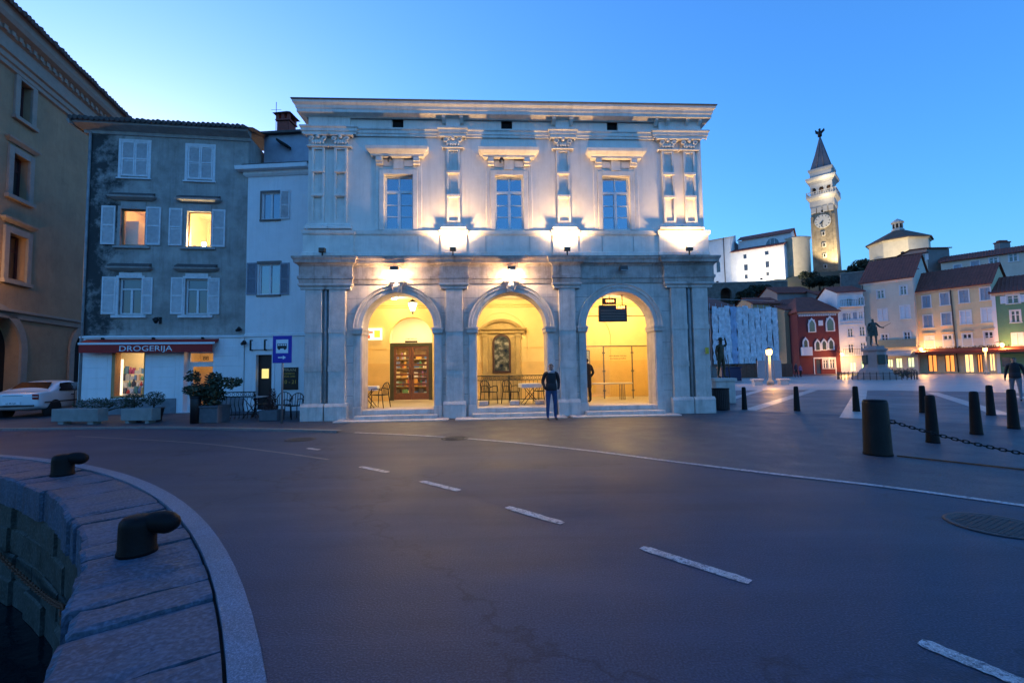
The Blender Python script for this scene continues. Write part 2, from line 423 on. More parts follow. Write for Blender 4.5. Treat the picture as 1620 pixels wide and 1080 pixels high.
for row, h in enumerate((0.34, 0.38, 0.36, 0.4, 0.4, 0.4)):
    a = 14.0 + rnd.uniform(0, 2)
    while a < 84:
        wd = rnd.uniform(1.8, 3.6); b = min(a + wd, 84.5)
        curved_block(RE + rnd.uniform(-0.015, 0.05), RE + 0.14, a + 0.05, b - 0.05, zc - h + 0.012, zc, n=2, ch=rnd.uniform(0.015, 0.045)).build('stone', QWALL, quay)
        a = b
    zc -= h + 0.012
# harbour water
m = bpy.data.materials.new('harbour_water'); m.use_nodes = True
t = m.node_tree; N = t.nodes; b_ = N['Principled BSDF']; b_.inputs['Base Color'].default_value = (0.004, 0.007, 0.010, 1); b_.inputs['Roughness'].default_value = 0.12; b_.inputs['IOR'].default_value = 1.33
tc = N.new('ShaderNodeTexCoord'); n = N.new('ShaderNodeTexNoise'); n.inputs['Scale'].default_value = 2.5; n.inputs['Detail'].default_value = 4
bp = N.new('ShaderNodeBump'); bp.inputs['Strength'].default_value = 0.25; bp.inputs['Distance'].default_value = 0.12
t.links.new(tc.outputs['Object'], n.inputs['Vector']); t.links.new(n.outputs['Fac'], bp.inputs['Height']); t.links.new(bp.outputs[0], b_.inputs['Normal'])
mb = MB(); ring_mesh(mb, 0.01, 16.4, -1.95, 96); struct(mb.build('harbour_water', m))
# pavement in front of the houses and the loggia
EDGE = [(-60, 15.5), (-30, 14.2), (-15.3, 13.65), (-10.9, 13.55), (-7.5, 12.8), (-5.0, 12.15), (-2.4, 11.2), (-0.3, 10.1), (1.4, 8.85), (2.7, 7.68), (3.8, 6.75), (4.8, 5.96), (5.64, 5.11), (7.6, 3.1), (14, -4), (40, -32)]
def smooth(pts, n=6):
    P = [Vector(p) for p in pts]; out = []
    for i in range(len(P) - 1):
        p0 = P[max(i - 1, 0)]; p1 = P[i]; p2 = P[i + 1]; p3 = P[min(i + 2, len(P) - 1)]
        for k in range(n):
            t = k / n
            out.append(0.5 * ((2 * p1) + (p2 - p0) * t + (2 * p0 - 5 * p1 + 4 * p2 - p3) * t * t + (3 * p1 - p0 - 3 * p2 + p3) * t ** 3))
    out.append(P[-1]); return out
ES = smooth(EDGE)
def strip(mb, pts, w, z, off=0.0):
    n = len(pts)
    L = []; R = []
    for i, p in enumerate(pts):
        d = (pts[min(i + 1, n - 1)] - pts[max(i - 1, 0)]).normalized(); nn = Vector((-d.y, d.x))
        L.append(p + nn * (off + w / 2)); R.append(p + nn * (off - w / 2))
    for i in range(n - 1): mb.quad((*R[i], z), (*R[i + 1], z), (*L[i + 1], z), (*L[i], z))
mb = MB()
far = [Vector((p.x + max(0, p.x + 4) * 0.0, 120.0)) for p in ES]
n = len(ES)
top = [Vector((-60 + 210 * i / (n - 1), 110)) for i in range(n)]
for i in range(n - 1):
    for k in range(8):
        f0 = (k / 8) ** 2; f1 = ((k + 1) / 8) ** 2
        P = lambda j, f: (*(ES[j].lerp(top[j], f)), 0.004)
        mb.quad(P(i, f0), P(i + 1, f0), P(i + 1, f1), P(i, f1))
struct(mb.build('pavement', PAVE))
mb = MB(); strip(mb, [p for p in ES if -4.5 < p.x < 30], 0.11, 0.008); struct(mb.build('road_edge_line', PAINT))
KERB = ground_mat('kerb_stone', (0.16, 0.155, 0.15), var=0.3, fine=60, patch=3, rough=0.6)
mb = MB(); kp = [p for p in ES if -60 <= p.x < -4.4]
strip(mb, kp, 0.22, 0.05)
for i in range(len(kp) - 1):
    d = (kp[i + 1] - kp[i]).normalized(); nn = Vector((-d.y, d.x)) * -0.11
    mb.quad((*(kp[i] + nn), 0), (*(kp[i + 1] + nn), 0), (*(kp[i + 1] + nn), 0.05), (*(kp[i] + nn), 0.05))
struct(mb.build('kerb', KERB))
# centre line dashes
def dash(p0, p1, w=0.105, z=0.006):
    a = Vector(gp(*p0)); b = Vector(gp(*p1)); d = (b - a).normalized(); nn = Vector((-d.y, d.x)); mb = MB(); N_ = 14; r = random.Random(int(p0[0]))
    prev = None
    for i in range(N_ + 1):
        p = a.lerp(b, i / N_); e = w / 2 * (0.75 if i in (0, N_) else 1)
        cur = (p + nn * (e + r.uniform(-.006, .006)), p - nn * (e + r.uniform(-.006, .006)))
        if prev: mb.quad((*prev[1], z), (*cur[1], z), (*cur[0], z), (*prev[0], z))
        prev = cur
    return struct(mb.build('road_marking', PAINT))
for p0, p1 in (((1015, 866), (1187, 921)), ((802, 802), (890, 828)), ((666, 761), (726, 776)), ((570, 738), (614, 747)), ((487, 709), (505, 711.5)), ((1455, 1015), (1660, 1098))): dash(p0, p1)
mb = MB(); strip(mb, smooth([Vector(gp(x, y)) for x, y in ((120, 690), (300, 700), (420, 713), (520, 727))]), 0.07, 0.006); struct(mb.build('road_lane_line', ground_mat('faded_paint', (0.15, 0.15, 0.15), var=0.4, fine=90, patch=4)))
# the square: dark paving, pale bands, pale oval
def sheet(name, pts, z, m): return struct(MB().poly([(x, y, z) for x, y in pts]).build(name, m))
K0 = [gp(1060, 649), gp(1160, 649.5), gp(1345, 656), gp(1420, 664), gp(1620, 676), gp(1700, 682)]
sheet('square', K0 + [(60, 10), (160, 60), (140, 140), (10, 140)], 0.008, PLAZA)
def band(a, b, w, z=0.012):
    A = Vector(a); B = Vector(b); d = (B - A).normalized(); nn = Vector((-d.y, d.x)) * w / 2
    return [A + nn, A - nn, B - nn, B + nn]
for i, (a, b, w) in enumerate(((gp(1185, 649), gp(1287, 617), 0.45), (gp(1346, 662), gp(1363, 617), 0.55), (gp(1475, 621), gp(1590, 657), 0.45), (gp(1150, 633), gp(1222, 612), 0.4), (gp(1600, 626), gp(1690, 640), 0.45))):
    sheet('paving_band', [tuple(p) for p in band(a, b, w)], 0.013 + i * 0.0006, MARBLE)
for i, (y0, y1) in enumerate(((649.5, 656), (643, 648), (637.5, 641), (632, 634.5), (627.5, 629), (623.5, 624.5))):
    sheet('paving_joint', [tuple(p) for p in band(gp(1152, y0), gp(1345 if i == 0 else 1640, y1 if i == 0 else y1 + 8 - i), 0.14)], 0.0105, ground_mat('joint_stone%d' % i, (0.2, 0.19, 0.185), var=0.3, fine=60))
ov = [gp(1120, 618), gp(1230, 617), gp(1340, 617), gp(1440, 618.5), gp(1540, 620), gp(1640, 622)]
sheet('square_oval', ov + [(75, 45), (72, 58), (60, 62), (30, 60), (22, 52)], 0.018, MARBLE)
# manhole covers
IRON = mat('cast_iron', (0.042, 0.041, 0.044), 0.6, 0.35, 9, 0.4, 60, metal=0.2)
def manhole(c, r, label, group=None):
    o = T('manhole_cover', label, 'manhole cover', (c[0], c[1], 0.004))
    mb = MB().lathe([(r * 0.995, 0.0), (r * 0.995, 0.0035)], n=40); mb.build('plate', IRON, o)
    mb = MB()
    mb.lathe([(r + 0.045, 0.0), (r + 0.045, 0.005), (r + 0.0, 0.006), (r - 0.005, 0.003)], n=40); mb.build('rim', IRON, o)
    mb = MB(); s_ = r / 7.5
    for i in range(-7, 8):
        for k in range(-7, 8):
            if hypot(i, k) < 7.0: mb.box(i * s_ - s_ * .36, i * s_ + s_ * .36, k * s_ - s_ * .36, k * s_ + s_ * .36, 0.0035, 0.0075)
    mb.build('tread_grid', IRON, o)
    o.rotation_euler = (0, 0, 0.5); return o
manhole((4.72, 4.52), 0.35, 'round cast iron manhole cover with a square stud grid near the road edge line')
manhole((-5.05, 10.83), 0.30, 'small round manhole cover in the road near the faded lane line')
manhole((-1.36, 10.66), 0.28, 'small round manhole cover in front of the loggia steps')
# ================================================================== the loggia (main building)
STONE = mat('white_stone', (0.80, 0.70, 0.62), 0.75, 0.16, 2.2, 0.25, 30, stain=0.45, streak=0.5, dirt=(0.5, 0.46, 0.42))
STONE_LOW = mat('grey_stone', (0.60, 0.51, 0.46), 0.78, 0.2, 2.6, 0.35, 26, stain=0.6, streak=0.75, dirt=(0.42, 0.38, 0.35))
CORN_LOW = mat('weathered_cornice', (0.46, 0.38, 0.34), 0.85, 0.3, 3.0, 0.4, 22, stain=0.8, streak=0.9, dirt=(0.28, 0.24, 0.2))
PLASTER = mat('white_plaster', (0.82, 0.72, 0.64), 0.85, 0.07, 1.6, 0.12, 50, stain=0.35, streak=0.5, dirt=(0.55, 0.5, 0.46))
YELLOW = mat('yellow_plaster', (0.74, 0.55, 0.23), 0.8, 0.07, 1.5, 0.1, 40, stain=0.2, dirt=(0.7, 0.62, 0.5))
OCHRE = mat('ochre_dado', (0.68, 0.46, 0.17), 0.7, 0.1, 2.0, 0.1, 40)
CREAMW = mat('cream_plaster', (0.78, 0.68, 0.48), 0.8, 0.06, 2.0)
FLOORT = mat('loggia_floor', (0.42, 0.36, 0.24), 0.35, 0.15, 3.0, 0.1, 20, spec=0.5)
WPAINT = mat('white_paint', (0.66, 0.66, 0.66), 0.5, 0.1, 12, 0.1, 60)
DARK = mat('dark_void', (0.012, 0.012, 0.013), 0.95, 0)
GLASS = glassmat('window_glass', (0.012, 0.03, 0.07), 0.22)
CURT = mat('net_curtain', (0.16, 0.2, 0.27), 0.95, 0.15, 10)
DWOOD = mat('brown_wood', (0.15, 0.055, 0.025), 0.45, 0.3, 8, 0.2, 40, spec=0.45)
BLACKM = mat('black_metal', (0.018, 0.018, 0.02), 0.45, 0.2, 12, metal=0.5)
TERRA = mat('terracotta', (0.21, 0.085, 0.05), 0.85, 0.35, 3.0, 0.4, 20, stain=0.5)
FL = Frame((-6.833, 14.84), (6.837, 15.565)); LW = FL.L
LG = T('loggia_building', 'white two storey arcaded loggia with three lit arches and uplit pilasters', 'building', (FL.A.x, FL.A.y, 0), FL.rot)
ARC = (3.05, 6.83, 10.55); AR = 1.18; SPR = 3.0; FLZ = 0.31
THK = 0.75
# lower wall
mb = MB(); mb.wall(0.05, LW - 0.05, 0, 5.24, [(c - AR, c + AR, 0.0, SPR + AR, 'arch') for c in ARC], 0, THK, 32)
mb.build('arcade_wall', STONE_LOW, LG)
for c in ARC:   # archivolt, imposts, keystone
    mb = MB(); n = 36
    prof = [(AR + 0.0, 0.0), (AR + 0.0, 0.05), (AR + 0.14, 0.055), (AR + 0.15, 0.085), (AR + 0.235, 0.09), (AR + 0.255, 0.12), (AR + 0.28, 0.12), (AR + 0.28, 0.0)]
    m_ = len(prof); v = []
    for k in range(n + 1):
        a = pi * k / n
        for r, o in prof: v.append((c - r * cos(a), -o, SPR + r * sin(a)))
    f = [(k * m_ + i, k * m_ + i + 1, (k + 1) * m_ + i + 1, (k + 1) * m_ + i) for k in range(n) for i in range(m_ - 1)]
    mb.add(v, f); mb.build('archivolt', STONE_LOW, LG)
    for s_ in (-1, 1):
        x0, x1 = sorted((c + s_ * (AR - 0.04), c + s_ * (AR + 0.31)))
        mb = MB().box(x0, x1, -0.13, THK - 0.02, SPR - 0.17, SPR - 0.06).box(x0 - .02, x1 + .02, -0.16, THK - 0.01, SPR - 0.06, SPR + 0.004).box(x0 + .02, x1 - .02, -0.10, THK - 0.03, SPR - 0.2, SPR - 0.17)
        mb.build('impost', STONE_LOW, LG)
        x0, x1 = sorted((c + s_ * (AR + 0.02), c + s_ * (AR + 0.26)))
        MB().bbox(x0, x1, -0.05, 0.02, 0.0, SPR - 0.2, 0.012).bbox(x0 - .03, x1 + .03, -0.10, 0.02, 0.0, 0.42, 0.015).build('jamb', STONE_LOW, LG)
    if c < 10:
        mb = MB().prism([(c - 0.12, 4.16), (c + 0.12, 4.16), (c + 0.2, 4.56), (c - 0.2, 4.56)], 'y', -0.24, 0.0).box(c - .24, c + .24, -0.29, 0, 4.5, 4.58)
        mb.ball((c, -0.24, 4.34), 0.13, 10, 8, 0.9, 0.7, 1.2); mb.ball((c - .17, -0.2, 4.48), 0.07, 8, 6); mb.ball((c + .17, -0.2, 4.48), 0.07, 8, 6); mb.ball((c, -0.26, 4.2), 0.06, 8, 6)
        mb.build('keystone', STONE_LOW, LG)
# lower pilasters with pedestals
def low_pil(u, hw, ped=True, proj=0.13):
    mb = MB()
    mb.bbox(u - hw, u + hw, -proj, 0.01, 0.5, 4.3, 0.012)
    mb.box(u - hw - .012, u + hw + .012, -proj - .015, 0.01, 2.86, 3.02); mb.box(u - hw - .012, u + hw + .012, -proj - .015, 0.01, 1.6, 1.78)
    mb.build('pilaster', STONE_LOW, LG)
    e = 0.09 if ped else 0.05
    MB().bbox(u - hw - e, u + hw + e, -proj - 0.10, 0.01, 0.0, 0.46, 0.015).prism([(-proj - 0.10, 0.46), (-proj - 0.02, 0.56), (0.0, 0.56), (0.0, 0.46)], 'x', u - hw - e, u + hw + e).build('pedestal', STONE_LOW, LG)
    mb = MB(); P = [(proj, 4.28), (proj + .03, 4.30), (proj + .03, 4.36), (proj + .09, 4.42), (proj + .09, 4.48), (proj, 4.48)]
    mb.profile(P, u - hw, u + hw, True, True, 0.0); mb.build('capital', STONE_LOW, LG)
for u in (4.92, 8.72): low_pil(u, 0.28)
for u in (0.33, 1.09, 12.58, 13.33): low_pil(u, 0.27)
# lower entablature, breaking forward over the pilasters
def entab(u0, u1, pr, r0, r1, e=0.0):
    P = [(pr, 4.48 + e), (pr + .02, 4.62), (pr + .05, 4.64), (pr + .05, 4.73), (pr + .01, 4.74), (pr + .01, 5.05), (pr + .04, 5.09), (pr + .06, 5.12), (pr + .14, 5.16), (pr + .15, 5.24), (pr + .19, 5.30), (pr + .2, 5.36), (0.0, 5.42)]
    MB().profile(P, u0, u1, r0, r1, 0.0).build('cornice', CORN_LOW, LG)
entab(1.4, 12.27, 0.04, False, False)
entab(0.03, 1.41, 0.16, True, True); entab(4.6, 5.24, 0.15, True, True, 0.001); entab(8.4, 9.04, 0.15, True, True, 0.001)
entab(12.26, LW - 0.03, 0.16, True, True)
# upper wall with windows
WIN = ((2.58, 3.55), (6.34, 7.31), (10.06, 11.03)); WZ0, WZ1 = 6.36, 8.24
vents = (3.04, 6.77, 10.48)
mb = MB(); mb.wall(0.06, LW - 0.06, 5.24, 10.3, [(a, b, WZ0, WZ1) for a, b in WIN] + [(v - .19, v + .19, 9.88, 10.16) for v in vents], 0, 0.28)
mb.shell(0.06, LW - 0.06, THK + 4.4, 13.0, 0.0, 10.3)
mb.quad((0.06, 0, 5.24), (0.06, 13, 5.24), (0.06, 13, 10.3), (0.06, 0, 10.3)); mb.quad((LW - .06, 0, 5.24), (LW - .06, 13, 5.24), (LW - .06, 13, 10.3), (LW - .06, 0, 10.3))
mb.quad((0.05, 0, 0), (0.05, 5.2, 0), (0.05, 5.2, 5.3), (0.05, 0, 5.3)); mb.quad((LW - .05, 0, 0), (LW - .05, 5.2, 0), (LW - .05, 5.2, 5.3), (LW - .05, 0, 5.3))
mb.quad((0.06, 0, 10.29), (LW - .06, 0, 10.29), (LW - .06, 13, 10.29), (0.06, 13, 10.29))
mb.build('upper_wall', PLASTER, LG)
for v in vents:
    MB().box(v - .2, v + .2, 0.10, 0.14, 9.87, 10.17).build('vent_opening', DARK, LG)
    MB().box(v - .22, v - .19, -.012, .1, 9.85, 10.19).box(v + .19, v + .22, -.012, .1, 9.85, 10.19).box(v - .19, v + .19, -.012, .1, 10.16, 10.19).box(v - .19, v + .19, -.012, .1, 9.85, 9.88).build('vent_frame', STONE, LG)
# dado zone above the cornice, sill course
def course(u0, u1, pr, r0, r1):
    MB().profile([(pr, 5.42), (pr + .03, 5.43), (pr + .03, 5.54), (pr, 5.56), (pr, 6.12), (pr + .03, 6.15), (pr + .045, 6.17), (pr + .06, 6.28), (0.0, 6.31)], u0, u1, r0, r1).build('sill_course', STONE, LG)
course(1.5, 12.2, 0.03, False, False); course(0.06, 1.5, 0.10, True, True); course(12.08, LW - 0.06, 0.10, True, True)
for u in (4.92, 8.72): course(u - 0.33, u + 0.33, 0.10, True, True)
for x in (3.72, 6.0, 7.5, 10.0, 11.1): MB().box(x - .006, x + .006, -.04, 0, 5.57, 6.1).build('joint', mat('joint_dark', (0.3, 0.28, 0.27), 0.9, 0), LG)
# upper pilasters: frame with three sunk panels, base, ornate capital
def up_pil(u, hw, pr=0.10):
    t = 0.075; z0, z1 = 6.52, 9.12; cuts = [(6.62, 7.42), (7.54, 8.24), (8.36, 9.06)]
    mb = MB()
    us = [u - hw, u - hw + t, u + hw - t, u + hw]
    mb.bbox(us[0], us[1], -pr, 0.01, z0, z1, 0.008); mb.bbox(us[2], us[3], -pr, 0.01, z0, z1, 0.008)
    zz = [z0] + [z for c in cuts for z in c] + [z1]
    for i in range(0, len(zz), 2): mb.box(us[1] - .004, us[2] + .004, -pr + .004, 0.01, zz[i], zz[i + 1])
    mb.box(us[1] - .004, us[2] + .004, -pr + 0.07, 0.01, z0, z1)
    mb.build('pilaster', STONE, LG)
    for a, b in cuts[:2]:
        MB().box(us[0] + .01, us[3] - .01, -pr - .035, -pr + .02, b + .02, b + .1).build('panel_ledge', STONE, LG)
    MB().profile([(pr + .09, 6.31), (pr + .09, 6.38), (pr + .05, 6.42), (pr + .05, 6.46), (pr + .01, 6.52), (0, 6.53)], u - hw, u + hw, True, True).build('pilaster_base', STONE, LG)
    mb = MB(); mb.profile([(pr + .02, 9.12), (pr + .05, 9.14), (pr + .05, 9.18), (pr, 9.2), (pr, 9.22)], u - hw, u + hw, True, True)
    mb.prism([(u - hw, 9.2), (u + hw, 9.2), (u + hw + .03, 9.5), (u - hw - .03, 9.5)], 'y', -pr, 0.01)
    for s_ in (-1, 1):
        mb.tube([(u + s_ * (hw + .0) + .075 * cos(a) * (1 - k * .035), -pr - .045, 9.40 + .075 * sin(a) * (1 - k * .035)) for k, a in enumerate([i * 0.55 for i in range(18)])], 0.028, 6, bino=(0, 1, 0))
        for k in range(2): mb.ball((u + s_ * hw * (0.35 + .45 * k), -pr - .02, 9.28), 0.062, 8, 6, 0.8, 0.8, 1.3)
    mb.ball((u, -pr - .04, 9.46), 0.07, 8, 6); mb.ball((u, -pr - .02, 9.29), 0.062, 8, 6, .8, .8, 1.3)
    mb.profile([(pr + .03, 9.49), (pr + .1, 9.51), (pr + .1, 9.57), (0, 9.58)], u - hw - .02, u + hw + .02, True, True)
    mb.build('capital', STONE, LG)
for u in (4.92, 8.70): up_pil(u, 0.23)
for u in (0.41, 1.15, 12.40, 13.16): up_pil(u, 0.21)
# upper entablature and crowning cornice
def uent(u0, u1, pr, r0, r1):
    MB().profile([(pr, 9.54), (pr + .03, 9.55), (pr + .03, 9.63), (pr + .06, 9.64), (pr + .06, 9.74), (pr + .1, 9.77), (pr + .1, 9.82), (0, 9.84)], u0, u1, r0, r1).build('architrave', STONE, LG)
uent(1.5, 12.1, 0.03, False, False); uent(0.08, 1.5, 0.15, True, True); uent(12.06, LW - 0.08, 0.15, True, True)
for u in (4.92, 8.70):
    uent(u - 0.27, u + 0.27, 0.15, True, True)
    MB().box(u - .24, u + .24, -0.09, 0.01, 9.84, 10.17).build('frieze_block', STONE, LG)
    for s_ in (-1, 1): MB().prism([(-.09, 10.02), (-.24, 10.16), (-.24, 10.235), (0, 10.235), (0, 10.02)], 'x', u + s_ * .3 - .06, u + s_ * .3 + .06).build('bracket', STONE, LG)
for a, b in ((0.08, 1.46), (12.1, LW - .08)): MB().box(a, b, -0.09, 0.01, 9.84, 10.17).build('frieze_block', STONE, LG)
for u in (12.0, 12.4, 13.1, 13.55): MB().prism([(-.09, 10.02), (-.23, 10.16), (-.23, 10.235), (0, 10.235), (0, 10.02)], 'x', u - .05, u + .05).build('bracket', STONE, LG)
MB().profile([(0.06, 10.16), (0.10, 10.20), (0.29, 10.24), (0.29, 10.34), (0.32, 10.37), (0.33, 10.45), (0.37, 10.49), (0.40, 10.52), (0.41, 10.60), (0.0, 10.64)], 0.06, LW - 0.06, True, True, 13.0).build('crown_cornice', STONE, LG)
mb = MB(); c = LW / 2
mb.add([(-0.38, -0.43, 10.615), (LW + .38, -0.43, 10.615), (LW + .38, 13.4, 10.615), (-0.38, 13.4, 10.615), (4.5, 6.5, 11.9), (LW - 4.5, 6.5, 11.9)], [(0, 1, 5, 4), (1, 2, 5), (2, 3, 4, 5), (3, 0, 4)])
rf = mb.build('roof', TERRA, LG)
MB().profile([(0.42, 10.59), (0.45, 10.62), (0.42, 10.65)], 0.06, LW - .06, True, True, 13).build('gutter', mat('zinc', (0.12, 0.12, 0.13), 0.5, 0.2, 5, metal=0.5), LG)
# windows with surrounds and hoods
for i, (a, b) in enumerate(WIN):
    m_ = (a + b) / 2
    wn = T('window', '', 'window'); del wn['label']; del wn['category']; wn.parent = LG; wn.name = 'window'
    MB().bbox(a - .16, a, -.05, .01, WZ0 - .05, WZ1 + .16, .01).bbox(b, b + .16, -.05, .01, WZ0 - .05, WZ1 + .16, .01).box(a, b, -.048, .01, WZ1, WZ1 + .158).build('surround', STONE, wn)
    MB().bbox(a - .3, a - .17, -.025, .01, WZ0 - .05, 8.66, .008).bbox(b + .17, b + .3, -.025, .01, WZ0 - .05, 8.66, .008).box(a - .29, b + .29, -.023, .01, 8.42, 8.46).build('side_panel', STONE, wn)
    mb = MB()
    for s_ in (-1, 1): mb.box(m_ + s_ * .62 - .11, m_ + s_ * .62 + .11, -.14, .01, 8.56, 8.64); mb.box(m_ + s_ * .62 - .1, m_ + s_ * .62 + .1, -.2, .01, 8.64, 8.78)
    mb.box(m_ - .16, m_ + .16, -.06, .01, 8.42, 8.78)
    mb.box(m_ - .5, m_ - .2, -.03, .01, 8.52, 8.74); mb.box(m_ + .2, m_ + .5, -.03, .01, 8.52, 8.74)
    mb.build('hood_bracket', STONE, wn)
    MB().profile([(0.08, 8.78), (0.2, 8.8), (0.2, 8.86), (0.26, 8.9), (0.34, 8.98), (0.36, 9.08), (0, 9.13)], m_ - .68, m_ + .68, True, True).build('hood', STONE, wn)
    if i < 2:
        MB().tube([(m_ - .25 + .06 * cos(t), -.2, 8.66 + .09 * sin(t)) for t in [k * .5 for k in range(9)]], .03, 6, bino=(0, 1, 0)).build('ornament', mat('dark_bird', (.06, .05, .045), .8, 0.2), wn)
    fr = MB(); y0, y1 = 0.13, 0.19; tz = 7.68
    for x0, x1, z0, z1 in ((a, a + .06, WZ0, WZ1), (b - .06, b, WZ0, WZ1), (a + .06, b - .06, WZ0, WZ0 + .06), (a + .06, b - .06, WZ1 - .06, WZ1), (a + .06, b - .06, tz - .045, tz + .045)): fr.box(x0, x1, y0, y1, z0, z1)
    fr.box(m_ - .05, m_ + .05, y0 - .012, y1, WZ0 + .06, tz - .045); fr.box(m_ - .02, m_ + .02, y0, y1, tz + .045, WZ1 - .06)
    hb = [WZ0 + .06 + (tz - .045 - WZ0 - .06) * k / 3 for k in range(4)]
    for s_ in (0, 1):
        xa, xb = ((a + .06, m_ - .05), (m_ + .05, b - .06))[s_]
        for k in (1, 2): fr.box(xa, xb, y0 + .015, y1 - .005, hb[k] - .014, hb[k] + .014)
    fr.build('frame', WPAINT, wn)
    for s_ in (0, 1):
        xa, xb = ((a + .06, m_ - .05), (m_ + .05, b - .06))[s_]
        for k in range(3): MB().box(xa, xb, y0 + .035, y0 + .042, hb[k] + .01, hb[k + 1] - .01).build('pane', GLASS, wn)
        xa, xb = ((a + .06, m_ - .02), (m_ + .02, b - .06))[s_]
        MB().box(xa, xb, y0 + .035, y0 + .042, tz + .045, WZ1 - .06).build('pane', GLASS, wn)
    MB().box(a - .0, b + .0, 0.268, 0.29, WZ0 - .0, WZ1).build('curtain', CURT, wn)
# thin dark joint lines of the ashlar in the spandrels and piers
JM = mat('ashlar_joint', (0.2, 0.18, 0.17), 0.95, 0)
for z in (0.78, 1.32, 1.86, 2.42):
    for x0, x1 in ((1.38, 1.58), (4.53, 4.62), (5.22, 5.36), (8.30, 8.42), (9.02, 9.10), (12.0, 12.29)): MB().box(x0, x1, -.0035, .002, z, z + .012).build('joint', JM, LG)
for z in (3.5, 4.0): 
    for x0, x1 in ((1.38, 1.62 + (z - 3.5) * 1.0), (4.50 - (z - 3.5) * 1.0, 4.62), (5.22, 5.40 + (z - 3.5) * 1.0), (8.28 - (z - 3.5), 8.42), (9.02, 9.12 + (z - 3.5)), (12.02 - (z - 3.5), 12.29)): MB().box(x0, x1, -.0035, .002, z, z + .012).build('joint', JM, LG)
# steps
for c in ARC:
    MB().bbox(c - 1.32, c + 1.32, -0.42, 0.6, 0.004, 0.155, 0.012).build('step', STONE_LOW, LG)
    MB().bbox(c - AR + .002, c + AR - .002, -0.06, 0.9, 0.155, FLZ, 0.012).build('step', STONE_LOW, LG)
    MB().bbox(c - 1.85, c + 1.7, -0.8, 0.2, 0.0, 0.04, 0.01).build('step', STONE_LOW, LG)
# flat darker grey strips and downpipes between the paired pilasters
for u in (0.71, 12.955):
    MB().box(u - .1, u + .1, -.012, .01, .05, 4.3).build('grey_strip', mat('strip_grey', (0.3, 0.28, 0.28), .9, .3, 4), LG)
    MB().tube([(u, -.07, 4.35), (u, -.07, 0.12)], 0.045, 8).tube([(u, -.07, 4.28), (u, -.07, 4.42)], 0.07, 8).build('downpipe', mat('grey_pipe', (0.27, 0.26, 0.26), .6, .3, 4), LG)
# room behind the arches
IY0, IY1, IZ1 = THK, 4.55, 4.62
mb = MB()
A = [(c - AR, c + AR, 0.0, SPR + AR, 'arch') for c in ARC]
mb.wall(0.06, LW - .06, FLZ - 0.02, IZ1, [(c - AR, c + AR, FLZ - .02, SPR + AR, 'arch') for c in ARC], IY0, -0.001, 32)
mb.quad((0.3, IY0, FLZ), (0.3, IY1, FLZ), (0.3, IY1, IZ1), (0.3, IY0, IZ1)); mb.quad((LW - .3, IY0, FLZ), (LW - .3, IY1, FLZ), (LW - .3, IY1, IZ1), (LW - .3, IY0, IZ1))
DOOR = (1.87, 3.72, FLZ, 3.86, 'arch')
mb.wall(0.3, LW - .3, FLZ - .02, IZ1, [(1.80, 3.62, FLZ - .02, 3.90, 'arch')], IY1, 0.3, 32)
mb.build('arcade_inner_wall', YELLOW, LG)
MB().box(0.1, LW - .1, 0.76, IY1 + .3, 0.0, FLZ - .004).build('loggia_floor', FLOORT, LG)
MB().quad((0.1, IY0, IZ1), (LW - .1, IY0, IZ1), (LW - .1, IY1 + .2, IZ1), (0.1, IY1 + .2, IZ1)).build('ceiling', CREAMW, LG)
MB().box(0.3, LW - .3, 0.74, IY1 + .2, IZ1 + .03, IZ1 + .1).build('floor_slab', STONE_LOW, LG)
for x0, x1 in ((0.31, 1.78), (3.64, LW - .31)): MB().box(x0, x1, IY1 - .012, IY1 - .002, FLZ, 1.9).build('dado', OCHRE, LG)
for x0, x1 in ((0.31, LW - .31),): MB().profile([(0, 4.28), (.05, 4.3), (.05, 4.36), (.1, 4.4), (.1, 4.46), (0, 4.48)], x0, x1).build('inner_moulding', OCHRE, LG).location = (0, IY1, 0)
for x0, x1 in ((0.5, 1.7), (7.6, 9.3), (11.2, 13.2)): MB().box(x0, x1, IY1 - .02, IY1 - .002, 2.5, 2.54).build('wall_band', OCHRE, LG)
for c in (6.62, 10.3):       # shallow blind arches
    mb = MB(); n = 28; v = []
    for k in range(n + 1):
        a = pi * k / n
        for r, o in ((1.15, 0), (1.15, .05), (1.2, .05), (1.2, 0)): v.append((c - r * cos(a), IY1 - o, 2.9 + r * sin(a)))
    mb.add(v, [(k * 4 + i, k * 4 + i + 1, (k + 1) * 4 + i + 1, (k + 1) * 4 + i) for k in range(n) for i in range(3)])
    for s_ in (-1, 1): mb.box(c + s_ * 1.175 - .025, c + s_ * 1.175 + .025, IY1 - .05, IY1, 1.9, 2.9)
    mb.build('blind_arch', YELLOW, LG)
for u in (4.92, 8.72): MB().box(u - .4, u + .4, IY0 + .02, IY0 + .3, FLZ, IZ1 - .001).build('inner_pier', YELLOW, LG)
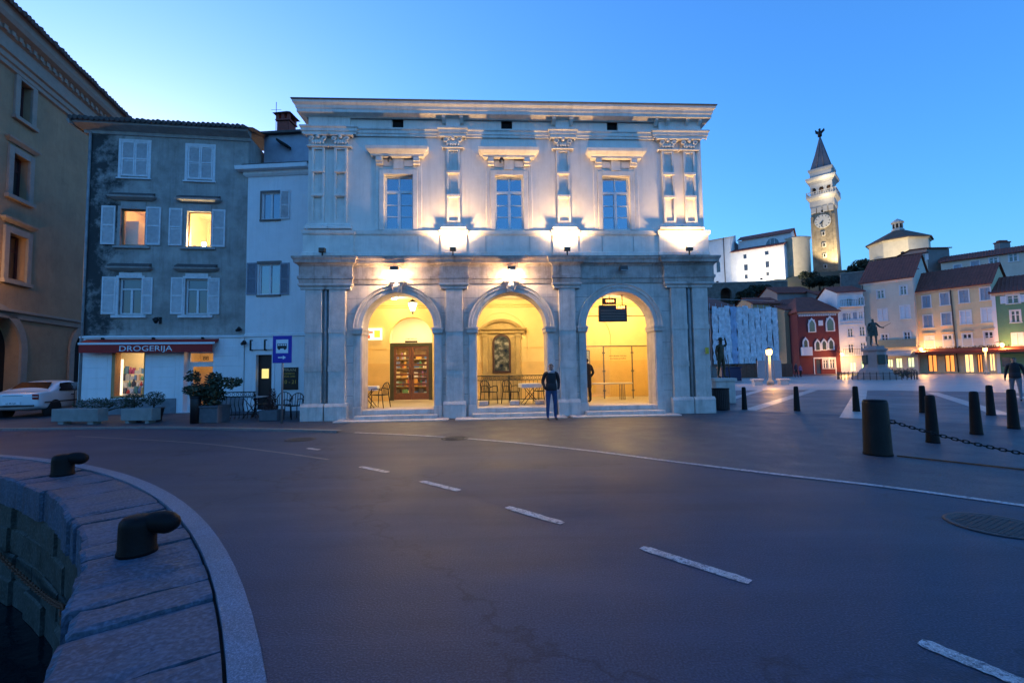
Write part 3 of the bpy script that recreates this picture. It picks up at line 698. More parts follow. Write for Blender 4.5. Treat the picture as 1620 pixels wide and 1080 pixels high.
# doorway into the shop: frame, double glazed door, lunette
dr = T('shop_door', '', 'door'); del dr['label']; del dr['category']; dr.parent = LG
x0, x1 = 1.80, 3.62; yd = IY1 + .06; mid = (x0 + x1) / 2
DFR = mat('dark_green_frame', (0.05, 0.05, 0.025), .55, .2, 6)
MB().box(x0, x0 + .16, yd - .03, yd + .1, FLZ, 2.78).box(x1 - .16, x1, yd - .03, yd + .1, FLZ, 2.78).box(x0 + .16, x1 - .16, yd - .028, yd + .1, 2.64, 2.78).build('frame', DFR, dr)
for s_ in (0, 1):
    a, b = ((x0 + .16, mid - .005), (mid + .005, x1 - .16))[s_]
    leaf = MB()
    leaf.box(a, a + .1, yd, yd + .06, FLZ + .02, 2.64).box(b - .1, b, yd, yd + .06, FLZ + .02, 2.64)
    zs = [FLZ + .02, 0.64, 1.02, 1.10, 1.46, 1.54, 1.86, 1.93, 2.23, 2.30, 2.55, 2.64]
    zs = [FLZ + .02, 0.58] ; zz = [(FLZ + .02, .62), (0.95, 1.04), (1.37, 1.46), (1.78, 1.87), (2.18, 2.27), (2.54, 2.64)]
    for p, q in zz: leaf.box(a + .1, b - .1, yd + .004, yd + .056, p, q)
    lf = leaf.build('door_leaf', DWOOD, dr)
    for k in range(5): MB().box(a + .1, b - .1, yd + .025, yd + .031, zz[k][1], zz[k + 1][0]).build('pane', clearglass('shop_glass', 0.05), lf)
    MB().tube([(b - .05 if s_ == 0 else a + .05, yd - .04, 1.2), (b - .05 if s_ == 0 else a + .05, yd - .04, 1.45)], .012, 6).build('handle', BLACKM, lf)
MB().box(2.45, 2.98, yd - .06, yd - .03, 2.79, 2.87).build('sign_board', BLACKM, dr)
label_text('KNJIGARNA', 'lettering', 0.09, mat('red_letters', (0.45, 0.08, 0.05), .6, 0), dr, (mid, yd - .05, 2.95))
# shop room behind the door
mb = MB(); mb.shell(0.9, 4.6, IY1 + .3, IY1 + 2.6, FLZ - .01, 4.3)
mb.quad((.9, IY1 + .3, FLZ - .005), (4.6, IY1 + .3, FLZ - .005), (4.6, IY1 + 2.6, FLZ - .005), (.9, IY1 + 2.6, FLZ - .005))
mb.build('shop_room', CREAMW, LG)
lamp('shop_room_light', 'AREA', (2.7, IY1 + .9, 4.2), 18.0, WARM2, LG, .7, (2.7, IY1 + 1.0, 0))
# ------------------------------------------------------------------ books and shelves in the shop
def LP(u, y, z=0): return FL.w(u, y, z)
SHW = mat('shelf_wood', (0.42, 0.27, 0.13), .6, .2, 6)
bs = T('bookcase', 'wooden bookcase with book rows seen through the brown shop door', 'bookcase', LP(2.7, IY1 + 1.75, FLZ), FL.rot)
MB().box(-1.0, 1.0, .0, .02, 0, 2.35).build('back', SHW, bs)
for s_ in (-1, 1): MB().box(s_ * 1.0 - .02, s_ * 1.0 + .02, -.3, 0, 0, 2.35).build('side', SHW, bs)
SHZ = (0.08, 0.52, 0.94, 1.36, 1.78)
for z in SHZ + (2.3,): MB().box(-.98, .98, -.3, 0, z, z + .03).build('shelf', SHW, bs)
BC = [mat('book%d' % i, c, .6, .1, 20) for i, c in enumerate(((.5, .08, .05), (.08, .15, .35), (.7, .6, .35), (.1, .25, .12), (.75, .73, .68), (.35, .15, .3), (.7, .35, .06), (.05, .05, .06), (.3, .45, .5)))]
rb = random.Random(11)
BN = ('red', 'dark blue', 'cream', 'green', 'white', 'purple', 'orange', 'black', 'pale blue'); SN = ('bottom', 'second', 'middle', 'fourth', 'top')
for z in SHZ:
    u = -.95
    while u < .9:
        w_ = rb.choice((.06, .09, .14, .2, .25)); h = rb.uniform(.17, .33)
        bc = rb.randrange(9); b = MB().box(0, w_ - .008, -.12, 0, 0, h).build('book', BC[bc]); b.location = LP(2.7 + u, IY1 + 1.75 - .17, FLZ + z + .03); b.rotation_euler = (0, 0, FL.rot)
        tag(b, '%s book on the %s bookcase shelf behind the glazed shop door' % (BN[bc], SN[SHZ.index(z)]), 'book', 'books in the shop behind the door')
        u += w_ + rb.choice((.004, .004, .02, .12))
# ------------------------------------------------------------------ altar-like aedicule with painting on the back wall
AED = mat('aedicule_stone', (0.40, 0.29, 0.12), .75, .2, 4, .3, 30, stain=.4)
ae = T('wall_aedicule', 'carved stone aedicule with segmental pediment on the yellow loggia back wall', 'aedicule', LP(6.62, IY1 - .03, FLZ), FL.rot)
for s_ in (-1, 1):
    MB().bbox(s_ * .72 - .1, s_ * .72 + .1, -.14, 0, 1.15, 2.82, .01).box(s_ * .72 - .13, s_ * .72 + .13, -.17, 0, 1.05, 1.17).box(s_ * .72 - .13, s_ * .72 + .13, -.17, 0, 2.7, 2.8).build('column', AED, ae)
MB().profile([(.1, 2.82), (.14, 2.85), (.14, 2.92), (.24, 3.0), (.25, 3.05), (0, 3.07)], -.86, .86, True, True).build('entablature', AED, ae)
mb = MB(); n = 20; R = 1.25; zc = 3.05 - sqrt(R * R - .9 * .9); th = math.asin(.9 / R); v = []
for k in range(n + 1):
    a = -th + 2 * th * k / n
    for r, o in ((R - .1, .0), (R - .1, .14), (R, .2), (R + .03, .2), (R + .03, 0)): v.append((r * sin(a), -o, zc + r * cos(a)))
mb.add(v, [(k * 5 + i, k * 5 + i + 1, (k + 1) * 5 + i + 1, (k + 1) * 5 + i) for k in range(n) for i in range(4)])
mb.poly([(-.84, -.04, 3.06)] + [((R - .09) * sin(-th + 2 * th * k / n), -.04, zc + (R - .09) * cos(-th + 2 * th * k / n)) for k in range(n + 1)] + [(.84, -.04, 3.06)])
mb.build('pediment', AED, ae)
MB().box(-.62, .62, -.05, 0, 1.05, 2.82).box(-.9, .9, -.2, 0, .95, 1.05).box(-.8, .8, -.12, 0, 0, .95).build('back_panel', AED, ae)
pt = T('arched_painting', 'dark arched painting in a brown frame inside the stone aedicule', 'painting', LP(6.62, IY1 - .09, FLZ + 1.12), FL.rot)
def arch_outline(hw, z0, top, n=18):
    sp = top - hw; return [(-hw, z0), (hw, z0)] + [(hw * cos(pi * k / n), sp + hw * sin(pi * k / n)) for k in range(n + 1)]
MB().prism(arch_outline(.4, 0, 1.68), 'y', -.06, 0).build('frame', mat('walnut', (.06, .028, .015), .4, .2, 8), pt)
m = bpy.data.materials.new('dark_oil_paint'); m.use_nodes = True; t = m.node_tree; N = t.nodes
tc = N.new('ShaderNodeTexCoord'); n1 = N.new('ShaderNodeTexNoise'); n1.inputs['Scale'].default_value = 4.5; n1.inputs['Detail'].default_value = 3; rp = N.new('ShaderNodeValToRGB')
rp.color_ramp.elements[0].position = .35; rp.color_ramp.elements[0].color = (.012, .014, .012, 1); rp.color_ramp.elements[1].position = .72; rp.color_ramp.elements[1].color = (.35, .32, .24, 1)
e = rp.color_ramp.elements.new(.52); e.color = (.06, .065, .045, 1)
t.links.new(tc.outputs['Object'], n1.inputs['Vector']); t.links.new(n1.outputs['Fac'], rp.inputs[0]); t.links.new(rp.outputs[0], N['Principled BSDF'].inputs['Base Color']); N['Principled BSDF'].inputs['Roughness'].default_value = .25
MB().prism(arch_outline(.31, .08, 1.59), 'y', -.07, -.055).build('canvas', m, pt)
# ------------------------------------------------------------------ lantern, ceiling lights
def lantern(name, label, loc, power, s=1.0):
    o = T(name, label, 'lantern', loc, FL.rot)
    G = emat('lantern_glow', (1.0, .80, .50), .8)
    MB().lathe([(.075 * s, -.30 * s), (.16 * s, -.05 * s), (.17 * s, .02 * s)], n=6, smooth=False).build('glass_shade', G, o)
    mb = MB()
    for k in range(6):
        a = 2 * pi * k / 6; mb.tube([(.078 * s * cos(a), .078 * s * sin(a), -.3 * s), (.175 * s * cos(a), .175 * s * sin(a), .03 * s)], .008 * s, 5)
    mb.lathe([(.19 * s, .02 * s), (.19 * s, .035 * s), (.09 * s, .11 * s), (.03 * s, .15 * s)], n=6, smooth=False); mb.lathe([(.085 * s, -.32 * s), (.085 * s, -.3 * s)], n=6); mb.lathe([(.02 * s, -.42 * s), (.03 * s, -.36 * s), (.015 * s, -.32 * s)], n=8)
    mb.build('cage', BLACKM, o)
    MB().tube([(0, 0, .14 * s), (0, 0, .5 * s)], .008, 6).build('rod', BLACKM, o)
    return o
L1 = LP(3.2, 2.0, 4.12); lantern('hanging_lantern', 'lit glass lantern hanging inside the arch with the bookshop door', L1, 1)
lamp('lantern_light', 'POINT', LP(3.2, 2.0, 4.14 - .62), 9.0, WARM2, None, .12)
L3 = LP(9.7, 2.2, 4.2); lantern('hanging_lantern', 'lit glass lantern hanging behind the departures display', L3, 1)
lamp('lantern_light', 'POINT', LP(10.9, 2.6, 3.95), 20, (1, .78, .42), None, .12)
def dome_light(u, y, label, power):
    o = T('ceiling_light', label, 'ceiling light', LP(u, y, IZ1 - .002), FL.rot)
    MB().lathe([(.17, 0), (.17, -.025)], n=20).build('base', WPAINT, o)
    MB().lathe([(.001, -.11), (.09, -.095), (.14, -.06), (.155, -.025)], n=20).build('glass_dome', emat('dome_glow', (1, .82, .5), 2.0), o)
    lamp('ceiling_light_lamp', 'POINT', LP(u, y, IZ1 - .3), power, (1, .78, .42), None, .12)
dome_light(6.83, 2.6, 'round ceiling light above the aedicule and railing in the loggia', 20)
dome_light(12.2, 3.2, 'round ceiling light above the glass partition and bench', 10)
dome_light(2.2, 3.5, 'round ceiling light near the bookshop door', 8)
# ------------------------------------------------------------------ wall floodlights
def flood(u, z, y, label, on, power, tgt, size=0.11, cone=2.7, group=None, glow=40):
    o = T('floodlight', label, 'floodlight', LP(u, y, z), FL.rot)
    MB().bbox(-.1, .1, -.09, .05, -.08, .06, .015).build('housing', mat('bronze_housing', (.07, .055, .04), .5, .2, 10), o)
    MB().box(-.02, .02, -.02, .02, -.22, -.08).build('bracket', BLACKM, o)
    MB().box(-.08, .08, -.07, .035, .061, .068).build('lens', emat('flood_lens', WARM2, glow) if on else GLASS, o)
    if on: lamp('floodlight_lamp', 'SPOT', LP(u, y, z + .09), power, (1, .63, .25), None, size, LP(u + tgt[0], y + tgt[1], z + tgt[2]), cone, .35)
    return o
UPW = 50.0
for u, t_ in ((4.92, 'on the cornice below the uplit pilaster between the first two windows'), (8.70, 'on the cornice below the uplit pilaster between the second and third windows'), (12.86, 'on the cornice below the uplit pilaster pair at the square corner')):
    flood(u, 5.56, -.47, 'small lit floodlight ' + t_, True, UPW, (0, .06, 1), cone=2.45)
flood(.66, 5.56, -.30, 'small unlit floodlight on the cornice beside the narrow white house', False, 0, (0, 0, 1))
def arch_lamp(c, on, label):
    o = T('arch_lamp', label, 'wall lamp', LP(c, -.07, 4.9), FL.rot)
    MB().box(-.05, .05, -.16, 0.0, .06, .11).build('arm', BLACKM, o)
    MB().prism([(-.16, .1), (-.3, .1), (-.34, -.04), (-.12, -.04)], 'x', -.13, .13).build('housing', mat('lamp_housing', (.05, .045, .04), .5, .2, 10), o)
    MB().box(-.11, .11, -.33, -.13, -.05, -.041).build('lens', emat('arch_lens', (1, .72, .36), 60) if on else GLASS, o)
    if on:
        MB().ball((0, -.23, -.08), .075, 12, 8, 1.2, 1, .8).build('bulb', emat('arch_bulb', (1, .70, .34), 45), o)
        lamp('arch_lamp_light', 'POINT', LP(c, -.07 - .26, 4.9 - .18), 11.0, (1, .64, .32), None, .06)
arch_lamp(2.99, True, 'lit lamp above the keystone of the bookshop arch'); arch_lamp(6.84, True, 'lit lamp above the keystone of the arch with the aedicule'); arch_lamp(10.63, False, 'unlit black lamp above the arch with the departures display')
# ------------------------------------------------------------------ departures display and signs in the third arch
dp = T('departures_display', 'dark departures board with orange digits hanging in the third arch', 'display', LP(10.45, .45, 0), FL.rot)
MB().bbox(-.5, .5, 0, .12, 3.2, 3.78, .01).build('housing', mat('display_case', (.025, .02, .02), .4, .15, 8), dp)
for k in range(4): MB().box(-.44, .44, -.006, .002, 3.26 + k * .1, 3.32 + k * .1).build('display_row', mat('display_row', (.07, .06, .055), .35, 0), dp)
label_text('18:04', 'digits', .13, emat('orange_led', (1, .22, .03), 3), dp, (.26, -.012, 3.70), sx=1.1)
for x in (-.35, .35): MB().tube([(x, .06, 3.78), (x, .06, 4.6)], .015, 6).build('hanger', BLACKM, dp)
MB().tube([(-1.15, .06, 3.4), (-.5, .06, 3.4)], .015, 6).tube([(.5, .06, 3.4), (1.15, .06, 3.4)], .015, 6).build('tie_bar', BLACKM, dp)
ck = T('clock_display', 'small lit orange clock display above the departures board', 'display', LP(10.42, .75, 0), FL.rot)
MB().bbox(-.24, .24, 0, .1, 3.86, 4.08, .01).build('housing', mat('display_case', (0, 0, 0)), ck)
label_text('18:04', 'digits', .13, emat('orange_led', (1, .22, .03), 3), ck, (0, -.012, 3.97), sx=1.1)
MB().tube([(0, .05, 4.08), (0, .05, 4.6)], .012, 6).build('hanger', BLACKM, ck)
ic = T('ice_cream_sign', 'small lit white and orange sign on the yellow wall beside the bookshop door', 'sign', LP(1.12, IY1 - .16, 2.92), FL.rot)
MB().bbox(-.36, .36, 0, .14, 0, .5, .01).build('light_box', emat('sign_white', (1, .93, .8), .1), ic)
MB().box(-.32, -.12, -.006, .002, .05, .2).build('red_patch', emat('sign_red', (.8, .08, .02), .12), ic)
MB().box(-.3, .0, -.006, .002, .28, .36).build('red_stripe', emat('sign_red', (.8, .08, .02), .12), ic)
MB().box(.06, .3, -.006, .002, .1, .4).build('orange_patch', emat('sign_orange', (1, .45, .04), .15), ic)
# ------------------------------------------------------------------ glass partition and bench in the third arch
gl = T('glass_partition', 'glazed waiting area partition with metal posts in the third arch', 'partition', LP(9.3, 3.3, FLZ), FL.rot)
for k in range(3):
    x = .3 + 1.2 * k
    MB().box(x + .03, x + 1.17, 0, .012, .1, 2.1).build('pane', clearglass('partition_glass', .10, (1, .97, .88)), gl)
for k in range(4): MB().box(.3 + 1.2 * k - .02, .3 + 1.2 * k + .02, -.02, .03, 0, 2.14).build('post', mat('steel', (.18, .17, .15), .4, .1, 10, metal=.7), gl)
for k in range(4):
    for z in (.3, 1.1, 1.85): MB().box(.3 + 1.2 * k - .06, .3 + 1.2 * k + .06, -.03, .0, z, z + .06).build('clamp', MATS['steel'], gl)
MB().box(.3, 3.9, -.02, .03, 2.14, 2.18).build('top_rail', MATS['steel'], gl)
label_text('AUTOBUSNA POSTAJA', 'lettering', .07, DFR, gl, (2.1, -.012, 1.75)); label_text('STAZIONE AUTOBUS', 'lettering', .07, DFR, gl, (2.1, -.012, 1.64))
bn = T('waiting_bench', 'slim metal bench in front of the glass partition', 'bench', LP(10.75, 2.7, FLZ), FL.rot)
MB().bbox(-1.2, 1.0, -.18, .18, .62, .67, .01).build('seat', mat('pale_bench', (.55, .5, .38), .5, .1, 6), bn)
for x in (-.85, -.72, .55, .68): MB().tube([(x, -.12, .62), (x, -.12, 0)], .016, 6).tube([(x, .12, .62), (x, .12, 0)], .016, 6).build('leg', MATS['steel'], bn)
nb = T('notice_board', 'glass fronted timetable board on the partition beside the waiting person', 'notice board', LP(9.86, 3.05, FLZ), FL.rot)
MB().box(-.32, .32, 0, .05, 1.0, 2.0).build('frame', MATS['steel'], nb); MB().box(-.28, .28, -.006, 0, 1.04, 1.96).build('timetable', mat('paper', (.45, .48, .42), .7, .25, 30), nb)
for x in (-.25, .25): MB().box(x - .02, x + .02, 0.01, .05, 0, 1.0).build('post', MATS['steel'], nb)
# ------------------------------------------------------------------ cafe furniture
def chair(label, u, y, z, rot, m=None, group=None, fr=FL):
    o = T('cafe_chair', label, 'chair', fr.w(u, y, z), rot, group); m = m or BLACKM
    mb = MB()
    for k in range(5): mb.bbox(-.21 + k * .085, -.21 + k * .085 + .07, -.21, .21, .43, .455, .005)
    mb.build('seat', m, o)
    mb = MB(); mb.tube([(-.24 * cos(a), .2 + .06 * sin(a), .62 + .26 * sin(a)) for a in [pi * k / 10 for k in range(11)]], .016, 6)
    for k in range(-2, 3): mb.tube([(k * .08, .2, .44), (k * .09, .255, .62 + .25 * cos(k * .42))], .011, 5)
    mb.build('backrest', m, o)
    for sx in (-1, 1):
        MB().tube([(sx * .24, .2, .62), (sx * .26, 0, .67), (sx * .25, -.19, .65), (sx * .23, -.22, .44)], .016, 6).build('armrest', m, o)
        MB().tube([(sx * .21, -.2, .44), (sx * .23, -.23, 0)], .017, 6).build('leg', m, o)
        MB().tube([(sx * .22, .2, .62), (sx * .21, .2, .44), (sx * .23, .27, 0)], .017, 6).build('leg', m, o)
    return o
def table(label, u, y, z, fr=FL, cloth=True, group=None, m=None):
    o = T('cafe_table', label, 'table', fr.w(u, y, z), fr.rot + .1, group); m = m or BLACKM
    MB().bbox(-.35, .35, -.35, .35, .71, .74, .01).build('table_top', mat('table_top', (.35, .36, .37), .4, .15, 9), o)
    for s_ in (-1, 1):
        MB().tube([(s_ * .28, -.3, .71), (-s_ * .28, -.3, 0)], .014, 6).build('leg', m, o); MB().tube([(s_ * .28, .3, .71), (-s_ * .28, .3, 0)], .014, 6).build('leg', m, o)
    return o
def cloth(label, u, y, z, fr=FL):
    mb = MB(); n = 40; v = []; f = []
    P = []
    for k in range(n):
        t = k / n * 4; s_ = int(t); q = t - s_; e = .37
        x, yy = ((-e + 2 * e * q, -e), (e, -e + 2 * e * q), (e - 2 * e * q, e), (-e, e - 2 * e * q))[s_]; P.append((x, yy))
    for i, (sc, zz) in enumerate(((1, .746), (1.01, .74), (1.03, .6))):
        for k, (x, yy) in enumerate(P): w_ = 1 + (.035 * sin(k * 2.4) if i == 2 else 0); v.append((x * sc * w_, yy * sc * w_, zz))
    for i in range(2):
        for k in range(n): l = (k + 1) % n; f.append((i * n + k, i * n + l, (i + 1) * n + l, (i + 1) * n + k))
    mb.add(v, f, True); mb.poly([v[k] for k in range(n)])
    o = mb.build('tablecloth', mat('white_cloth', (.6, .58, .55), .9, .1, 12)); o.location = fr.w(u, y, z); o.rotation_euler = (0, 0, fr.rot + .1)
    return tag(o, label, 'tablecloth')
chair('black cafe chair beside the round table in the bookshop arch', 2.24, .98, FLZ, FL.rot - 1.9)
table('cafe table at the jamb of the bookshop arch', 1.72, 1.25, FLZ); cloth('pale cloth on the table at the jamb of the bookshop arch', 1.72, 1.25, FLZ)
chair('dark cafe chair at the jamb behind the railing', 6.05, 1.75, FLZ, FL.rot + 2.4); chair('dark cafe chair below the painting, turned towards the table', 6.85, 1.6, FLZ, FL.rot + .7)
chair('dark cafe chair behind the standing man', 8.0, 1.75, FLZ, FL.rot - 1.2)
table('folding cafe table with crossed legs beside the standing man', 7.55, 1.35, FLZ); cloth('white cloth hanging over the folding cafe table', 7.55, 1.35, FLZ)
# railing on stone feet in the second arch
ra = T('loggia_railing', 'low black iron railing across the arch with the aedicule', 'railing', LP(6.83, 2.35, FLZ), FL.rot)
GRN = mat('green_iron', (.045, .055, .03), .5, .2, 10)
MB().box(-1.75, 1.75, -.02, .02, 1.0, 1.04).build('top_rail', GRN, ra); MB().box(-1.75, 1.75, -.015, .015, .84, .87).build('lower_rail', GRN, ra); MB().box(-1.75, 1.75, -.015, .015, .1, .13).build('bottom_rail', GRN, ra)
for k in range(23): MB().box(-1.74 + k * .158 - .008, -1.74 + k * .158 + .008, -.008, .008, .13, .84).build('baluster', GRN, ra)
for k in range(22): MB().tube([(-1.66 + k * .158 + .05 * cos(a), 0, .935 + .05 * sin(a)) for a in [2 * pi * i / 8 for i in range(8)]], .007, 4, True, bino=(0, 1, 0)).build('ring', GRN, ra)
for k in (-1.72, 0, 1.72): MB().box(k - .025, k + .025, -.025, .025, 0, 1.05).build('post', GRN, ra)
for i, u in enumerate((5.85, 6.95, 7.85)):
    b = MB().bbox(-.17, .17, -.12, .12, 0, .16, .02).build('stone_block', STONE_LOW); b.location = LP(u, .95, FLZ); b.rotation_euler = (0, 0, FL.rot); tag(b, ('low stone block on the loggia threshold at the bookshop side of the middle arch', 'low stone block in the middle of the threshold below the painting', 'low stone block on the threshold behind the standing man')[i], 'stone block')
# leaning pale board at the left pilasters and yellow sticker
ys = MB().box(-.06, .06, -.012, 0, 0, .22).build('yellow_sticker', mat('yellow_tape', (.6, .38, .03), .6, .3, 20)); ys.location = LP(13.45, -.222, 2.0); ys.rotation_euler = (0, 0, FL.rot); tag(ys, 'small yellow notice stuck on the corner pilaster of the loggia', 'notice')
# ================================================================== houses on the quay side
GREYP = mat('grey_stained_plaster', (0.37, 0.34, 0.31), 0.9, 0.35, 1.1, 0.3, 25, stain=0.7, streak=0.65, dirt=(0.35, 0.33, 0.3))
def corner_stain(m, x1, colr):
    # black mould spreading from one corner of the wall
    t = m.node_tree; N = t.nodes; K = t.links; b = N['Principled BSDF']; src = b.inputs['Base Color'].links[0].from_socket
    tc = N.new('ShaderNodeTexCoord'); sp = N.new('ShaderNodeSeparateXYZ'); K.new(tc.outputs['Object'], sp.inputs[0])
    r = N.new('ShaderNodeMapRange'); r.inputs[1].default_value = x1; r.inputs[2].default_value = 0.0; r.inputs[4].default_value = 0.42; K.new(sp.outputs['X'], r.inputs[0])
    n = N.new('ShaderNodeTexNoise'); n.inputs['Scale'].default_value = 1.5; n.inputs['Detail'].default_value = 9; n.inputs['Roughness'].default_value = .72; K.new(tc.outputs['Object'], n.inputs['Vector'])
    a = N.new('ShaderNodeMath'); a.operation = 'ADD'; K.new(r.outputs[0], a.inputs[0]); K.new(n.outputs['Fac'], a.inputs[1])
    q = N.new('ShaderNodeMapRange'); q.inputs[1].default_value = .68; q.inputs[2].default_value = .86; q.inputs[4].default_value = .92; K.new(a.outputs[0], q.inputs[0])
    x = N.new('ShaderNodeMix'); x.data_type = 'RGBA'; x.inputs[7].default_value = (*colr, 1); K.new(q.outputs[0], x.inputs[0]); K.new(src, x.inputs[6]); K.new(x.outputs[2], b.inputs['Base Color'])
corner_stain(GREYP, 2.6, (.02, .022, .024))
WHITEP = mat('white_painted_plaster', (0.80, 0.77, 0.76), 0.85, 0.06, 1.5, 0.15, 40, stain=0.2, streak=0.3, dirt=(0.6, 0.57, 0.53))
SHUT = mat('pale_shutter_paint', (0.68, 0.66, 0.66), 0.6, 0.15, 8, 0.1, 50, stain=.25)
SHUTG = mat('grey_shutter_paint', (0.25, 0.27, 0.32), 0.6, 0.15, 8)
TRIM = mat('stone_trim', (0.36, 0.34, 0.32), 0.85, 0.2, 4, 0.3, 30, stain=.4)
def subthing(name, parent):
    o = bpy.data.objects.new(name, None); COL.objects.link(o); o.parent = parent; o.empty_display_size = .1; return o
def shutter(parent, a, b, c, d, y, m, slat=.05, rot=0.0, hinge=None):
    """louvred shutter leaf, front at y"""
    mb = MB(); t = .055; W = b - a
    mb.box(a, a + t, y, y + .04, c, d).box(b - t, b, y, y + .04, c, d)
    zm = (c + d) / 2
    for z0, z1 in ((c, c + .07), (zm - .03, zm + .03), (d - .07, d)): mb.box(a + t, b - t, y + .002, y + .038, z0, z1)
    z = c + .08
    while z < d - .1:
        if abs(z + .02 - zm) > .05: mb.add([(a + t, y + .006, z), (b - t, y + .006, z), (b - t, y + .034, z + slat * .8), (a + t, y + .034, z + slat * .8)], [(0, 1, 2, 3)])
        z += slat
    mb.box(a + t, b - t, y + .036, y + .04, c, d)
    return mb.build('shutter', m, parent)
def casement(parent, a, b, c, d, y, transom=.3, fm=WPAINT, gm=GLASS, bars=0):
    """white framed window: frame, panes as children"""
    w_ = subthing('window', parent); m_ = (a + b) / 2; t = .06; tz = d - (d - c) * transom if transom else d - t
    fr = MB().box(a, a + t, y, y + .06, c, d).box(b - t, b, y, y + .06, c, d).box(a + t, b - t, y + .002, y + .058, c, c + t).box(a + t, b - t, y + .002, y + .058, d - t, d)
    fr.box(m_ - .04, m_ + .04, y - .01, y + .056, c + t, tz if transom else d - t)
    if transom: fr.box(a + t, b - t, y - .008, y + .056, tz - .03, tz + .03)
    fr.build('frame', fm, w_)
    for xa, xb in ((a + t, m_ - .04), (m_ + .04, b - t)):
        MB().box(xa, xb, y + .03, y + .036, c + t, (tz - .03) if transom else d - t).build('pane', gm, w_)
    if transom: MB().box(a + t, b - t, y + .03, y + .036, tz + .03, d - t).build('pane', gm, w_)
    return w_
# ------------------------------------------------------------------ grey house with the shop
pA = at_depth(124, 650, 18.1); pB = at_depth(385, 650, 18.95)
FG = Frame(pA.xy, pB.xy); GW = FG.L
GH = T('grey_house', 'weathered grey plaster house with white shutters above the shop', 'house', (*FG.A, 0), FG.rot)
EZ = FG.px(260, 208)[1]; SZ = FG.px(260, 534)[1]
def G(x0, y0, x1, y1): return FG.rect(x0, y0, x1, y1)
W_top = [G(192, 224, 235, 279), G(297, 231, 337, 284)]; W_mid = [G(191, 331, 230, 388), G(296, 335, 334, 390)]; W_low = [G(188, 440, 224, 497), G(293, 441, 329, 497)]
mb = MB(); mb.wall(0, GW, SZ, EZ, W_top + W_mid + W_low, 0, .22); mb.shell(0, GW, 0, 10, 0, EZ); mb.build('wall', GREYP, GH)
SW = G(177, 556, 230, 629); SD = G(291, 556, 337, 652); SD = (SD[0], SD[1], 0.03, SD[3])
mb = MB(); mb.wall(-.03, GW, 0, SZ, [SW, SD], -.04, .45)
z = .45
mb.quad((-.03, -.04, SZ), (GW, -.04, SZ), (GW, .02, SZ), (-.03, .02, SZ)); mb.quad((-.03, -.04, 0), (-.03, .5, 0), (-.03, .5, SZ), (-.03, -.04, SZ))
mb.build('shop_front_wall', WHITEP, GH)
# painted rendered blocks of the shop front: shallow raised courses
zb = [0.62 + k * .42 for k in range(6)]; rg = random.Random(5)
for i in range(len(zb) - 1):
    u = 0.0; segs = []
    for a, b in ((0.0, SW[0] - .14), (SW[1] + .1, SD[0] - .3), (SD[1] + .05, GW - .02)):
        x = a
        while x < b - .15:
            w_ = min(rg.uniform(.9, 1.6), b - x)
            if b - x - w_ < .3: w_ = b - x
            MB().bbox(x + .006, x + w_ - .006, -.055, -.035, zb[i] + .006, zb[i + 1] - .006, .006).build('stone_block', WHITEP, GH); x += w_
MB().box(-.035, SD[0] - .25, -.085, -.03, 0, .6).box(SD[1] + .06, GW, -.085, -.03, 0, .6).build('plinth', mat('grey_plinth', (.2, .2, .21), .9, .25, 3, .3, 30), GH)
MB().profile([(.04, SZ - .02), (.1, SZ + .0), (.1, SZ + .06), (0, SZ + .09)], -.02, GW, False, False).build('string_course', WHITEP, GH)
# eaves, roof, eave tiles
MB().profile([(0, EZ - .28), (.05, EZ - .26), (.07, EZ - .14), (.2, EZ - .08), (.42, EZ + .0), (.45, EZ + .12), (.0, EZ + .16)], -.12, GW + .1, True, False, .5).build('eaves_cornice', TRIM, GH)
rf = MB().add([(-.45, -.5, EZ + .13), (GW + .35, -.5, EZ + .13), (GW + .35, 5, EZ + 1.75), (-.45, 5, EZ + 1.75)], [(0, 1, 2, 3)]).add([(-.45, -.5, EZ + .09), (GW + .35, -.5, EZ + .09), (GW + .35, 5, EZ + 1.71), (-.45, 5, EZ + 1.71)], [(3, 2, 1, 0)]).build('roof', mat('old_tiles', (.10, .085, .08), .9, .35, 5, .4, 20), GH)
tile = MB().tube([(0, -.56, EZ + .13), (0, 1.5, EZ + .13 + 2.06 * .2945)], .085, 8); tm = tile.build('roof_tile', MATS['old_tiles'], rf)
k = 0; n_ = int((GW + .7) / .19)
for i in range(n_):
    o = tm if i == 0 else tm.copy()
    if i: COL.objects.link(o); o.parent = rf
    o.location = (-.36 + i * .19, rg.uniform(-.03, .03), 0)
MB().box(-.45, -.40, -.5, 5, EZ - .1, EZ + .12).build('verge', TRIM, rf)
# windows
for a, b, c, d in W_top:
    w_ = subthing('window', GH); m_ = (a + b) / 2
    MB().bbox(a - .1, a, -.03, .02, c - .08, d + .08, .006).bbox(b, b + .1, -.03, .02, c - .08, d + .08, .006).box(a, b, -.028, .02, d, d + .078).box(a - .14, b + .14, -.07, .02, c - .13, c - .075).build('surround', SHUT, w_)
    shutter(w_, a + .01, m_ - .005, c, d, -.02, SHUT); shutter(w_, m_ + .005, b - .01, c, d, -.02, SHUT)
    MB().box(a, b, .15, .16, c, d).build('pane', GLASS, w_)
def hood(w_, a, b, d, off=.42):
    MB().profile([(.04, d + off - .1), (.1, d + off - .07), (.22, d + off), (.24, d + off + .06), (0, d + off + .1)], a - .18, b + .18, True, True).build('hood', TRIM, w_)
    MB().prism([(-.22, d + off + .065), (-.2, d + off + .13), (0, d + off + .24), (0, d + off + .07)], 'x', a - .34, b + .34).build('hood_tiles', MATS['old_tiles'], w_)
WMID_SH = [((161, 326, 183, 387), (232, 328, 255, 388)), ((268, 330, 289, 389), (336, 332, 357, 391))]
